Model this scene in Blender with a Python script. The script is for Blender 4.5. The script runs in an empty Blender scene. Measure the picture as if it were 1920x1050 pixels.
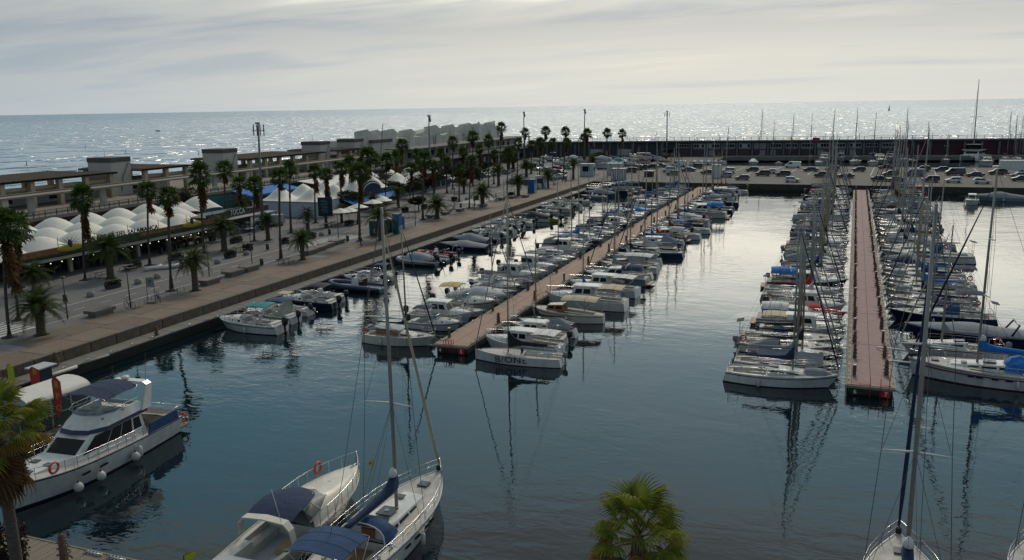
import bpy, bmesh, math, random
from mathutils import Vector, Matrix
R = math.radians
rnd = random.Random(7)
sc = bpy.context.scene
C = sc.collection

# ------------------------------------------------------------------ camera
F = 1600.0; CXP, CYP = 960.0, 525.0; CH = 22.5
ROLL = math.atan(32 / 1920.0)
PITCH = math.atan(325 * math.cos(ROLL) / F)
YAW = R(-20.9651)
cam = bpy.data.cameras.new('camera'); camo = bpy.data.objects.new('camera', cam); C.objects.link(camo)
cam.sensor_fit = 'HORIZONTAL'; cam.sensor_width = 36.0; cam.lens = 30.0
cam.clip_start = 0.5; cam.clip_end = 200000
camo.location = (0, 0, CH)
camo.rotation_euler = (Matrix.Rotation(-YAW, 3, 'Z') @ Matrix.Rotation(R(90) - PITCH, 3, 'X') @ Matrix.Rotation(-ROLL, 3, 'Z')).to_euler()
sc.camera = camo

def ray(x, y):
    u, v = x - CXP, y - CYP
    c, s = math.cos(ROLL), math.sin(ROLL)
    a = u * c - v * s; b = u * s + v * c
    Z = -b * math.cos(PITCH) - F * math.sin(PITCH); Y = F * math.cos(PITCH) - b * math.sin(PITCH)
    return Vector((a * math.cos(YAW) + Y * math.sin(YAW), -a * math.sin(YAW) + Y * math.cos(YAW), Z))
def at(x, y, z=0.0):                 # the point of the photograph's pixel on the level plane z
    d = ray(x, y); t = (z - CH) / d.z
    return Vector((d.x * t, d.y * t, z))
def atY(x, y, Y):
    d = ray(x, y); t = Y / d.y
    return Vector((d.x * t, Y, CH + d.z * t))
def height_at(X, Y, ypx):            # height of the thing standing at X,Y whose top shows on row ypx
    lo, hi = -5.0, 60.0
    for _ in range(40):
        m = (lo + hi) / 2
        if projy(X, Y, m) > ypx: lo = m
        else: hi = m
    return lo
def projy(X, Y, Z):
    z = Z - CH
    a = X * math.cos(YAW) - Y * math.sin(YAW); y = X * math.sin(YAW) + Y * math.cos(YAW)
    zc = y * math.cos(PITCH) - z * math.sin(PITCH); b = -(y * math.sin(PITCH) + z * math.cos(PITCH))
    a, b = a / zc * F, b / zc * F
    return CYP - a * math.sin(ROLL) + b * math.cos(ROLL)

# ------------------------------------------------------------------ world, sun, exposure
SUN_AZ = R(-6.0)      # from +Y, towards -X
SUN_EL = R(42.0)
w = bpy.data.worlds.new('World'); sc.world = w; w.use_nodes = True
nt = w.node_tree; nt.nodes.clear()
def N(t, **k):
    n = nt.nodes.new(t)
    for a, b in k.items():
        if a.startswith('i_'): n.inputs[int(a[2:]) if a[2:].isdigit() else a[2:]].default_value = b
        else: setattr(n, a, b)
    return n
def L_(a, b): nt.links.new(a, b)
def math_(op, a, b=None, c=None, clamp=False):
    n = nt.nodes.new('ShaderNodeMath'); n.operation = op; n.use_clamp = clamp
    for i, v in enumerate((a, b, c)):
        if v is None: continue
        if hasattr(v, 'links'): nt.links.new(v, n.inputs[i])
        else: n.inputs[i].default_value = v
    return n.outputs[0]
def ramp_(f, pts, interp='LINEAR'):
    n = nt.nodes.new('ShaderNodeValToRGB'); nt.links.new(f, n.inputs[0]); e = n.color_ramp.elements
    n.color_ramp.interpolation = interp
    while len(e) < len(pts): e.new(0.5)
    for k, (p, c) in enumerate(pts): e[k].position = p; e[k].color = (*c, 1) if len(c) == 3 else c
    return n.outputs[0]
def mix_(f, a, b, mode='MIX'):
    n = nt.nodes.new('ShaderNodeMix'); n.data_type = 'RGBA'; n.blend_type = mode
    for s, v in ((n.inputs[0], f), (n.inputs[6], a), (n.inputs[7], b)):
        if hasattr(v, 'links'): nt.links.new(v, s)
        elif isinstance(v, tuple): s.default_value = (*v, 1)
        else: s.default_value = v
    return n.outputs[2]
tc = N('ShaderNodeTexCoord'); sep = N('ShaderNodeSeparateXYZ'); L_(tc.outputs['Generated'], sep.inputs[0])
dx, dy, dz = sep.outputs
sky = N('ShaderNodeTexSky', sky_type='NISHITA', sun_disc=False, sun_elevation=SUN_EL, sun_rotation=SUN_AZ, air_density=1.0, dust_density=2.0)
skyc = N('ShaderNodeVectorMath', operation='SCALE'); L_(sky.outputs[0], skyc.inputs[0]); skyc.inputs['Scale'].default_value = 0.07
# a layer of stratus seen from below: directions projected on a plane overhead
up = math_('MAXIMUM', dz, 0.0)
den = math_('ADD', up, 0.10)
cx_ = math_('DIVIDE', dx, den); cy_ = math_('DIVIDE', dy, den)
comb = N('ShaderNodeCombineXYZ'); L_(cx_, comb.inputs[0]); L_(cy_, comb.inputs[1])
mp = N('ShaderNodeMapping'); mp.inputs['Rotation'].default_value = (0, 0, R(18)); mp.inputs['Scale'].default_value = (0.42, 1.15, 1); L_(comb.outputs[0], mp.inputs[0])
n1 = N('ShaderNodeTexNoise'); n1.inputs['Scale'].default_value = 1.05; n1.inputs['Detail'].default_value = 6.5; n1.inputs['Roughness'].default_value = 0.55; n1.inputs['Distortion'].default_value = 0.35; L_(mp.outputs[0], n1.inputs[0])
n2 = N('ShaderNodeTexNoise'); n2.inputs['Scale'].default_value = 0.33; n2.inputs['Detail'].default_value = 3.0; L_(mp.outputs[0], n2.inputs[0])
cl = math_('ADD', math_('MULTIPLY', n1.outputs[0], 0.62), math_('MULTIPLY', n2.outputs[0], 0.38))
cloud = ramp_(cl, [(0.36, (0, 0, 0)), (0.50, (0.62, 0.62, 0.62)), (0.66, (1, 1, 1))], 'EASE')
# the light of the veiled sun spreading through the cloud
sd = (math.cos(SUN_EL) * math.sin(SUN_AZ), math.cos(SUN_EL) * math.cos(SUN_AZ), math.sin(SUN_EL))
vd = N('ShaderNodeVectorMath', operation='DOT_PRODUCT'); L_(tc.outputs['Generated'], vd.inputs[0]); vd.inputs[1].default_value = sd
prox = math_('MAXIMUM', vd.outputs['Value'], 0.0)
glow = math_('MINIMUM', math_('MULTIPLY', math_('POWER', prox, 3.0), 1.75), 1.0)
litc = mix_(glow, (0.36, 0.41, 0.45), (0.88, 0.83, 0.73))      # sunlit stratus
darkc = mix_(glow, (0.23, 0.31, 0.39), (0.56, 0.59, 0.61))     # thicker, bluer parts
cc = mix_(cloud, darkc, litc)
# towards the veiled sun the cloud deck brightens above the frame, as its reflection in the harbour shows
wob = math_('ADD', up, math_('MULTIPLY', math_('SUBTRACT', n1.outputs[0], 0.5), 0.07))
lift = ramp_(wob, [(0.0, (1.12, 1.10, 1.03)), (0.055, (1.09, 1.07, 1.0)), (0.09, (0.86,) * 3), (0.113, (1.1, 1.08, 1.0)), (0.132, (2.2, 2.12, 1.95)), (0.16, (2.9, 2.8, 2.55)), (0.22, (3.0, 2.95, 2.8)), (0.32, (1.4,) * 3), (0.5, (0.62,) * 3), (1.0, (0.45,) * 3)])
away = ramp_(wob, [(0.0, (1, 1, 1)), (0.25, (0.95,) * 3), (0.55, (0.72,) * 3), (1.0, (0.55,) * 3)])
lift = mix_(glow, away, lift)
cc = mix_(1.0, cc, lift, 'MULTIPLY')
# a blue opening between the low deck and the higher cloud
gapf = ramp_(wob, [(0.0, (0, 0, 0)), (0.16, (0.05,) * 3), (0.22, (0.35,) * 3), (0.27, (0.9,) * 3), (0.33, (1, 1, 1)), (0.41, (0.95,) * 3), (0.47, (0.12,) * 3), (1.0, (0.15,) * 3)])
gapf = math_('MULTIPLY', gapf, math_('SUBTRACT', 1.45, cloud, clamp=True))
blue = mix_(glow, (0.10, 0.27, 0.38), (0.26, 0.62, 0.80))
blue = mix_(0.25, blue, skyc.outputs[0])
full = mix_(gapf, cc, blue)
# the far band at the horizon: pale grey haze away from the sun
hz = math_('POWER', math_('SUBTRACT', 1.0, math_('MINIMUM', math_('MULTIPLY', up, 9.0), 1.0)), 2.0)
hcol = mix_(glow, (0.33, 0.43, 0.52), (0.93, 0.88, 0.76))
full = mix_(math_('MULTIPLY', hz, 0.75), full, hcol)
bg = N('ShaderNodeBackground'); L_(full, bg.inputs[0]); bg.inputs[1].default_value = 1.0
wo = N('ShaderNodeOutputWorld'); L_(bg.outputs[0], wo.inputs[0])
sun = bpy.data.lights.new('sun', 'SUN'); suno = bpy.data.objects.new('sun', sun); C.objects.link(suno)
sun.energy = 1.5; sun.angle = R(12); sun.color = (1.0, 0.88, 0.72)
suno.rotation_euler = Vector(sd).to_track_quat('Z', 'Y').to_euler()
vs = sc.view_settings; vs.view_transform = 'Standard'; vs.look = 'None'; vs.exposure = 0.0; vs.gamma = 1.0; vs.use_curve_mapping = False
sc.cycles.max_bounces = 6; sc.cycles.diffuse_bounces = 2; sc.cycles.glossy_bounces = 3; sc.cycles.transparent_max_bounces = 8

# ------------------------------------------------------------------ materials
MATS = {}
def mat(name, col, rough=0.6, metal=0.0, var=0.0, scale=3.0, bump=0.0, bscale=30.0, col2=None, emit=None, spec=0.5, stretch=(1, 1, 1), coat=0.0, dirt=0.0, sub=0.0, coord='Object', alpha=1.0):
    if name in MATS: return MATS[name]
    m = bpy.data.materials.new(name); m.use_nodes = True; MATS[name] = m
    t = m.node_tree; b = t.nodes['Principled BSDF']
    b.inputs['Base Color'].default_value = (*col, 1); b.inputs['Roughness'].default_value = rough
    b.inputs['Metallic'].default_value = metal; b.inputs['Specular IOR Level'].default_value = spec
    b.inputs['Coat Weight'].default_value = coat
    if alpha < 1: b.inputs['Alpha'].default_value = alpha
    if emit:
        b.inputs['Emission Color'].default_value = (*emit[:3], 1); b.inputs['Emission Strength'].default_value = emit[3]
    if sub:
        b.inputs['Subsurface Weight'].default_value = 0
        b.inputs['Transmission Weight'].default_value = 0
    tcn = t.nodes.new('ShaderNodeTexCoord'); mpn = t.nodes.new('ShaderNodeMapping'); mpn.inputs['Scale'].default_value = stretch
    t.links.new(tcn.outputs[coord], mpn.inputs[0])
    last = None
    if var or col2:
        n = t.nodes.new('ShaderNodeTexNoise'); n.inputs['Scale'].default_value = scale; n.inputs['Detail'].default_value = 6; n.inputs['Roughness'].default_value = 0.6
        t.links.new(mpn.outputs[0], n.inputs[0])
        rp = t.nodes.new('ShaderNodeValToRGB'); t.links.new(n.outputs[0], rp.inputs[0])
        c2 = col2 if col2 else tuple(min(1, c * (1 + var)) for c in col)
        c1 = col if col2 else tuple(c * (1 - var) for c in col)
        rp.color_ramp.elements[0].position = 0.3; rp.color_ramp.elements[0].color = (*c1, 1)
        rp.color_ramp.elements[1].position = 0.7; rp.color_ramp.elements[1].color = (*c2, 1)
        last = rp.outputs[0]
    if dirt:
        n = t.nodes.new('ShaderNodeTexNoise'); n.inputs['Scale'].default_value = scale * 2.3; n.inputs['Detail'].default_value = 8; n.inputs['Roughness'].default_value = 0.7
        m3 = t.nodes.new('ShaderNodeMapping'); m3.inputs['Scale'].default_value = (1, 1, 0.25); t.links.new(tcn.outputs[coord], m3.inputs[0]); t.links.new(m3.outputs[0], n.inputs[0])
        rp = t.nodes.new('ShaderNodeValToRGB'); t.links.new(n.outputs[0], rp.inputs[0])
        rp.color_ramp.elements[0].position = 0.42; rp.color_ramp.elements[0].color = (0, 0, 0, 1)
        rp.color_ramp.elements[1].position = 0.75; rp.color_ramp.elements[1].color = (dirt, dirt, dirt, 1)
        mx = t.nodes.new('ShaderNodeMix'); mx.data_type = 'RGBA'; t.links.new(rp.outputs[0], mx.inputs[0])
        if last: t.links.new(last, mx.inputs[6])
        else: mx.inputs[6].default_value = (*col, 1)
        mx.inputs[7].default_value = (col[0] * .42, col[1] * .38, col[2] * .32, 1); last = mx.outputs[2]
    if last: t.links.new(last, b.inputs['Base Color'])
    if bump:
        n = t.nodes.new('ShaderNodeTexNoise'); n.inputs['Scale'].default_value = bscale; n.inputs['Detail'].default_value = 4
        t.links.new(mpn.outputs[0], n.inputs[0])
        bn = t.nodes.new('ShaderNodeBump'); bn.inputs['Strength'].default_value = 1.0; bn.inputs['Distance'].default_value = bump
        t.links.new(n.outputs[0], bn.inputs['Height']); t.links.new(bn.outputs[0], b.inputs['Normal'])
    return m

def water_mat(name, body, rough, waves, fade=None, ior=1.5):
    m = bpy.data.materials.new(name); m.use_nodes = True; t = m.node_tree; b = t.nodes['Principled BSDF']
    b.inputs['Base Color'].default_value = (*body, 1); b.inputs['Roughness'].default_value = rough; b.inputs['IOR'].default_value = ior
    geo = t.nodes.new('ShaderNodeNewGeometry'); h = None
    if fade:      # offshore the unresolved chop widens the reflections
        ln = t.nodes.new('ShaderNodeVectorMath'); ln.operation = 'LENGTH'; t.links.new(geo.outputs['Position'], ln.inputs[0])
        mr = t.nodes.new('ShaderNodeMapRange'); mr.inputs[1].default_value = fade[0]; mr.inputs[2].default_value = fade[1]; mr.inputs[3].default_value = rough; mr.inputs[4].default_value = fade[2]
        t.links.new(ln.outputs['Value'], mr.inputs[0]); t.links.new(mr.outputs[0], b.inputs['Roughness'])
    patch = t.nodes.new('ShaderNodeTexNoise'); patch.inputs['Scale'].default_value = 0.045; patch.inputs['Detail'].default_value = 3
    mpp = t.nodes.new('ShaderNodeMapping'); mpp.inputs['Scale'].default_value = (1, 0.5, 1); t.links.new(geo.outputs['Position'], mpp.inputs[0]); t.links.new(mpp.outputs[0], patch.inputs[0])
    pr = t.nodes.new('ShaderNodeMapRange'); pr.inputs[1].default_value = 0.42; pr.inputs[2].default_value = 0.62; pr.inputs[3].default_value = 0.35; pr.inputs[4].default_value = 1.7
    t.links.new(patch.outputs[0], pr.inputs[0])
    for sx, sy, ang, sca, amp, det in waves:
        mp = t.nodes.new('ShaderNodeMapping'); mp.inputs['Rotation'].default_value = (0, 0, R(ang)); mp.inputs['Scale'].default_value = (sx, sy, 1)
        t.links.new(geo.outputs['Position'], mp.inputs[0])
        n = t.nodes.new('ShaderNodeTexNoise'); n.inputs['Scale'].default_value = sca; n.inputs['Detail'].default_value = det; n.inputs['Roughness'].default_value = 0.5
        n.inputs['Distortion'].default_value = 0.4
        t.links.new(mp.outputs[0], n.inputs[0])
        mu = t.nodes.new('ShaderNodeMath'); mu.operation = 'MULTIPLY'; mu.inputs[1].default_value = amp; t.links.new(n.outputs[0], mu.inputs[0])
        if h is None: h = mu.outputs[0]
        else:
            ad = t.nodes.new('ShaderNodeMath'); ad.operation = 'ADD'; t.links.new(h, ad.inputs[0]); t.links.new(mu.outputs[0], ad.inputs[1]); h = ad.outputs[0]
    mu = t.nodes.new('ShaderNodeMath'); mu.operation = 'MULTIPLY'; t.links.new(h, mu.inputs[0]); t.links.new(pr.outputs[0], mu.inputs[1])
    bn = t.nodes.new('ShaderNodeBump'); bn.inputs['Strength'].default_value = 1; bn.inputs['Distance'].default_value = 1.0
    t.links.new(mu.outputs[0], bn.inputs['Height']); t.links.new(bn.outputs[0], b.inputs['Normal'])
    return m

W = mat('gelcoat_white', (0.66, 0.65, 0.62), 0.28, var=0.08, scale=0.7, dirt=0.5, spec=0.5)
W2 = mat('gelcoat_cream', (0.60, 0.57, 0.49), 0.35, var=0.07, scale=0.8, dirt=0.3)
DECK = mat('deck_nonslip', (0.46, 0.45, 0.43), 0.7, var=0.12, scale=1.6, dirt=0.45)
JN = mat('jib_navy', (0.015, 0.02, 0.05), 0.85); JW = mat('jib_sailcloth', (0.27, 0.255, 0.23), 0.85, var=.1)
COCK = mat('cockpit_sole', (0.17, 0.15, 0.125), 0.7, var=0.2, scale=2, dirt=0.4)
TEAK = mat('teak', (0.26, 0.17, 0.09), 0.6, var=0.25, scale=4, stretch=(8, 1, 1))
NAVY = mat('canvas_navy', (0.008, 0.026, 0.075), 0.85, var=0.2, scale=1.5, bump=0.045, bscale=2.6)
BLUE = mat('canvas_blue', (0.008, 0.15, 0.48), 0.8, var=0.2, scale=1.5, bump=0.045, bscale=2.6)
ROYAL = mat('canvas_royal', (0.008, 0.048, 0.14), 0.8, var=0.2, scale=1.5, bump=0.045, bscale=2.6)
BLACK = mat('canvas_black', (0.012, 0.013, 0.018), 0.8, var=0.2, scale=2)
GREYC = mat('canvas_grey', (0.22, 0.235, 0.26), 0.85, var=0.12, scale=1.5, bump=0.045, bscale=2.6)
LGREY = mat('canvas_pale_grey', (0.42, 0.44, 0.47), 0.85, var=0.1, scale=1.5, bump=0.045, bscale=2.6)
BEIGE = mat('canvas_beige', (0.46, 0.40, 0.28), 0.85, var=0.1, scale=1.5, bump=0.045, bscale=2.6)
YELC = mat('canvas_yellow', (0.50, 0.38, 0.14), 0.85, var=0.1, scale=1.5)
TEAL = mat('canvas_teal', (0.015, 0.22, 0.25), 0.8, var=0.15, scale=1.5, bump=0.045, bscale=2.6)
REDC = mat('canvas_red', (0.38, 0.02, 0.03), 0.8, var=0.15, scale=1.5)
BURG = mat('canvas_burgundy', (0.12, 0.02, 0.03), 0.8, var=0.15, scale=1.5)
GREENC = mat('canvas_green', (0.02, 0.12, 0.09), 0.8, var=0.15, scale=1.5)
WCANV = mat('canvas_white', (0.62, 0.62, 0.60), 0.8, var=0.07, scale=1.5, bump=0.045, bscale=2.6)
GLASS = mat('dark_glass', (0.008, 0.009, 0.012), 0.12, spec=0.22)
WGLASS = mat('pale_glass', (0.10, 0.14, 0.15), 0.08, spec=0.6, alpha=0.55)
ALU = mat('mast_aluminium', (0.30, 0.28, 0.245), 0.5, metal=0.3, var=0.1, scale=0.8)
WOODM = mat('mast_wood', (0.30, 0.20, 0.09), 0.5, var=0.2, scale=1, stretch=(8, 8, 1))
STEEL = mat('stainless', (0.55, 0.56, 0.57), 0.25, metal=0.9)
WIRE = mat('rigging_wire', (0.07, 0.07, 0.08), 0.5, metal=0.3)
RUB = mat('black_rubber', (0.015, 0.015, 0.017), 0.6, var=0.2)
COWL = mat('outboard_black', (0.015, 0.016, 0.02), 0.3)
COWLW = mat('outboard_grey', (0.20, 0.21, 0.22), 0.35)
ANTIF = mat('antifouling', (0.02, 0.03, 0.06), 0.7, var=0.4, scale=3)
HNAVY = mat('hull_navy', (0.012, 0.02, 0.055), 0.2, spec=0.5)
HRED = mat('hull_red', (0.16, 0.015, 0.02), 0.25)
HGREEN = mat('hull_green', (0.03, 0.12, 0.10), 0.25)
HGREY = mat('hull_grey', (0.22, 0.25, 0.29), 0.3, var=0.08, scale=1)
HWOOD = mat('varnished_wood', (0.24, 0.10, 0.035), 0.25, var=0.3, scale=3, stretch=(6, 1, 1))
HYEL = mat('hull_yellow', (0.30, 0.27, 0.02), 0.4, var=0.1)
STRN = mat('stripe_navy', (0.015, 0.025, 0.08), 0.3)
STRR = mat('stripe_maroon', (0.09, 0.015, 0.03), 0.3)
ORANGE = mat('lifebuoy_red', (0.55, 0.06, 0.035), 0.5)
HYPG = mat('rib_tube_grey', (0.33, 0.34, 0.36), 0.55, var=0.08)
HYPN = mat('rib_tube_navy', (0.03, 0.045, 0.10), 0.55, var=0.1)
HYPR = mat('rib_tube_red', (0.28, 0.02, 0.035), 0.55, var=0.1)
FEND = mat('fender_white', (0.50, 0.49, 0.45), 0.5, dirt=0.4)
ROPE = mat('rope', (0.30, 0.28, 0.24), 0.9)
SEATM = mat('seat_tan', (0.36, 0.25, 0.15), 0.6, var=0.1)

# ------------------------------------------------------------------ mesh builder
class MB:
    def __init__(s): s.v = []; s.f = []; s.mi = []; s.mats = []; s.sm = []; s.cuts = []
    def m(s, mt):
        if mt not in s.mats: s.mats.append(mt)
        return s.mats.index(mt)
    def add(s, vs, fs, mt, smooth=False):
        o = len(s.v); s.cuts.append((o, len(s.f))); s.v += [tuple(p) for p in vs]; k = s.m(mt)
        for f in fs: s.f.append(tuple(i + o for i in f)); s.mi.append(k); s.sm.append(smooth)
        return s
    def box(s, c, d, mt, rz=0, top=(1, 1), rx=0):
        x, y, z = d[0] / 2, d[1] / 2, d[2] / 2
        vs = [(-x, -y, -z), (x, -y, -z), (x, y, -z), (-x, y, -z), (-x * top[0], -y * top[1], z), (x * top[0], -y * top[1], z), (x * top[0], y * top[1], z), (-x * top[0], y * top[1], z)]
        if rx: vs = [tuple(Matrix.Rotation(rx, 3, 'X') @ Vector(v)) for v in vs]
        ca, sa = math.cos(rz), math.sin(rz)
        vs = [(c[0] + a * ca - b * sa, c[1] + a * sa + b * ca, c[2] + h) for a, b, h in vs]
        return s.add(vs, [(3, 2, 1, 0), (4, 5, 6, 7), (0, 1, 5, 4), (1, 2, 6, 5), (2, 3, 7, 6), (3, 0, 4, 7)], mt)
    def tube(s, pts, r, mt, n=6, closed=False, caps=True, sm=True):
        pts = [Vector(p) for p in pts]; k = len(pts); rs = r if isinstance(r, (list, tuple)) else [r] * k
        rings = []
        for i, p in enumerate(pts):
            a = pts[(i - 1) % k] if (i > 0 or closed) else p; b = pts[(i + 1) % k] if (i < k - 1 or closed) else p
            d = (b - a).normalized() if (b - a).length > 1e-9 else Vector((0, 0, 1))
            u = d.cross(Vector((0, 0, 1)))
            if u.length < 0.05: u = d.cross(Vector((0, 1, 0)))
            u.normalize(); v = u.cross(d)
            rings.append([p + (u * math.cos(2 * math.pi * j / n) + v * math.sin(2 * math.pi * j / n)) * rs[i] for j in range(n)])
        return s.loft(rings, mt, True, caps and not closed, sm, closed)
    def loft(s, rings, mt, ringclosed=True, caps=True, sm=True, closed=False):
        n = len(rings[0]); vs = [p for r_ in rings for p in r_]; fs = []; k = len(rings)
        for i in range(k if closed else k - 1):
            a, b = i * n, ((i + 1) % k) * n
            for j in range(n if ringclosed else n - 1):
                j2 = (j + 1) % n; fs.append((a + j, a + j2, b + j2, b + j))
        if caps: fs.append(tuple(range(n - 1, -1, -1))); fs.append(tuple(range((k - 1) * n, k * n)))
        return s.add(vs, fs, mt, sm)
    def ell(s, c, d, mt, nu=8, nv=5, half=False, rz=0):
        rings = []; ca, sa = math.cos(rz), math.sin(rz)
        for i in range(nv + 1):
            a = (math.pi / 2 if half else math.pi) * i / nv; zz = math.cos(a) * d[2]; rr = max(math.sin(a), 1e-3)
            rings.append([(c[0] + math.cos(t) * rr * d[0] * ca - math.sin(t) * rr * d[1] * sa, c[1] + math.cos(t) * rr * d[0] * sa + math.sin(t) * rr * d[1] * ca, c[2] + zz) for t in [2 * math.pi * j / nu for j in range(nu)]])
        return s.loft(rings, mt, True, True, True)
    def prism(s, poly, z0, z1, mt):
        n = len(poly); vs = [(x, y, z0) for x, y in poly] + [(x, y, z1) for x, y in poly]
        return s.add(vs, [tuple(range(n - 1, -1, -1)), tuple(range(n, 2 * n))] + [(i, (i + 1) % n, n + (i + 1) % n, n + i) for i in range(n)], mt)
    def panel(s, q, u0, u1, v0, v1, mt, off=0.008):      # a raised panel on the quad q (a,b,c,d): u along ab, v along ad
        a, b, c, d = [Vector(p) for p in q]; nn = (b - a).cross(d - a).normalized() * off
        def P(u, v): return (a * (1 - u) + b * u) * (1 - v) + (d * (1 - u) + c * u) * v
        o = [P(u0, v0), P(u1, v0), P(u1, v1), P(u0, v1)]
        vs = [p - nn * .5 for p in o] + [p + nn for p in o]
        return s.add(vs, [(4, 5, 6, 7), (0, 1, 5, 4), (1, 2, 6, 5), (2, 3, 7, 6), (3, 0, 4, 7)], mt)
    def mesh(s, name):
        me = bpy.data.meshes.new(name); me.from_pydata(s.v, [], s.f)
        for mt in s.mats: me.materials.append(mt)
        me.polygons.foreach_set('material_index', s.mi); me.polygons.foreach_set('use_smooth', s.sm)
        bm = bmesh.new(); bm.from_mesh(me); bmesh.ops.recalc_face_normals(bm, faces=bm.faces); bm.to_mesh(me); bm.free()
        me.update(); return me
    def obj(s, name, parent=None, **k):
        o = bpy.data.objects.new(name, s.mesh(name)); C.objects.link(o)
        if parent: o.parent = parent
        for a, b in k.items(): o[a] = b
        return o
def objs(m, name, parent=None):      # every piece of the builder becomes an object of its own
    ends = m.cuts[1:] + [(len(m.v), len(m.f))]
    for (v0, f0), (v1, f1) in zip(m.cuts, ends):
        q = MB(); q.v = m.v[v0:v1]; q.f = [tuple(i - v0 for i in f) for f in m.f[f0:f1]]; q.mi = m.mi[f0:f1]; q.sm = m.sm[f0:f1]; q.mats = m.mats
        q.obj(name, parent)
def tag(o, label=None, cat=None, group=None, kind=None):
    if label: o['label'] = label
    if cat: o['category'] = cat
    if group: o['group'] = group
    if kind: o['kind'] = kind
    return o
def empty(name, loc, rz=0, label=None, cat=None, group=None):
    o = bpy.data.objects.new(name, None); C.objects.link(o); o.location = loc; o.rotation_euler = (0, 0, rz); o.empty_display_size = 0.3
    return tag(o, label, cat, group)
def link(name, me, parent=None, loc=(0, 0, 0), rot=(0, 0, 0), scale=(1, 1, 1), over=None):
    o = bpy.data.objects.new(name, me); C.objects.link(o); o.parent = parent
    o.location = loc; o.rotation_euler = rot; o.scale = scale
    if over:
        for i, sl in enumerate(o.material_slots):
            if me.materials[i] and me.materials[i].name in over:
                sl.link = 'OBJECT'; sl.material = over[me.materials[i].name]
    return o
# a kind of thing: a list of parts (name, mesh, [sub-parts]); place() makes one individual of it
def place(name, parts, loc, rz=0, scale=(1, 1, 1), label=None, cat=None, group=None, over=None, skip=(), rx=0, ry=0):
    root = empty(name, loc, rz, label, cat, group); root.scale = scale; root.rotation_euler = (rx, ry, rz)
    for nm, me, subs in parts:
        if nm in skip: continue
        o = link(nm, me, root, over=over)
        for n2, m2 in subs:
            if n2 not in skip: link(n2, m2, o, over=over)
    return root
def lerp(a, b, t): return a + (b - a) * t
def text_mesh(body, size, mt, depth=0.01, spacing=1.0, bold=0.0):
    cu = bpy.data.curves.new('lettering', 'FONT'); cu.body = body; cu.size = size; cu.extrude = depth; cu.align_x = 'CENTER'; cu.align_y = 'CENTER'; cu.space_character = spacing; cu.resolution_u = 3
    cu.offset = bold
    o = bpy.data.objects.new('lettering_source', cu); C.objects.link(o); bpy.context.view_layer.update()
    me = bpy.data.meshes.new_from_object(o.evaluated_get(bpy.context.evaluated_depsgraph_get()))
    bpy.data.objects.remove(o); me.name = 'lettering'; me.materials.clear(); me.materials.append(mt); return me
ONES = ['zeroth', 'first', 'second', 'third', 'fourth', 'fifth', 'sixth', 'seventh', 'eighth', 'ninth', 'tenth', 'eleventh', 'twelfth', 'thirteenth', 'fourteenth', 'fifteenth', 'sixteenth', 'seventeenth', 'eighteenth', 'nineteenth']
TENS = {2: ('twentieth', 'twenty'), 3: ('thirtieth', 'thirty'), 4: ('fortieth', 'forty'), 5: ('fiftieth', 'fifty'), 6: ('sixtieth', 'sixty')}
def nth(n):
    if n < 20: return ONES[n]
    return TENS[n // 10][0] if n % 10 == 0 else TENS[n // 10][1] + '-' + ONES[n % 10]

# ================================================================== the setting
CONC = mat('concrete', (0.17, 0.16, 0.145), 0.85, var=0.18, scale=0.35, bump=0.01, bscale=5, dirt=0.35)
SLAB = mat('quay_slab', (0.18, 0.135, 0.10), 0.8, var=0.12, scale=0.4, bump=0.006, bscale=9, dirt=0.3)
SLAB2 = mat('quay_slab_worn', (0.145, 0.112, 0.084), 0.82, var=0.14, scale=0.5, bump=0.006, bscale=9, dirt=0.45)
BLOCK = mat('quay_block', (0.125, 0.092, 0.066), 0.85, var=0.3, scale=0.9, bump=0.03, bscale=3, dirt=0.6)
ASPH = mat('mole_asphalt', (0.098, 0.087, 0.078), 0.85, var=0.12, scale=0.08, bump=0.01, bscale=4, dirt=0.2)
BIKE = mat('bike_path_asphalt', (0.12, 0.115, 0.115), 0.85, var=0.1, scale=0.3, dirt=0.2)
LINE = mat('road_paint', (0.5, 0.5, 0.49), 0.7, dirt=0.5, scale=2)
WALLB = mat('quay_wall_dark', (0.05, 0.045, 0.038), 0.85, var=0.4, scale=0.8, dirt=0.5)
WOODP = mat('dock_planks', (0.20, 0.165, 0.125), 0.75, var=0.25, scale=2.5, stretch=(1, 8, 1), bump=0.006, bscale=14)
PINK = mat('pontoon_rose', (0.27, 0.165, 0.16), 0.75, var=0.12, scale=0.9, dirt=0.4)
PTAN = mat('pontoon_tan', (0.27, 0.21, 0.16), 0.75, var=0.15, scale=0.9, dirt=0.45)
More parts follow.
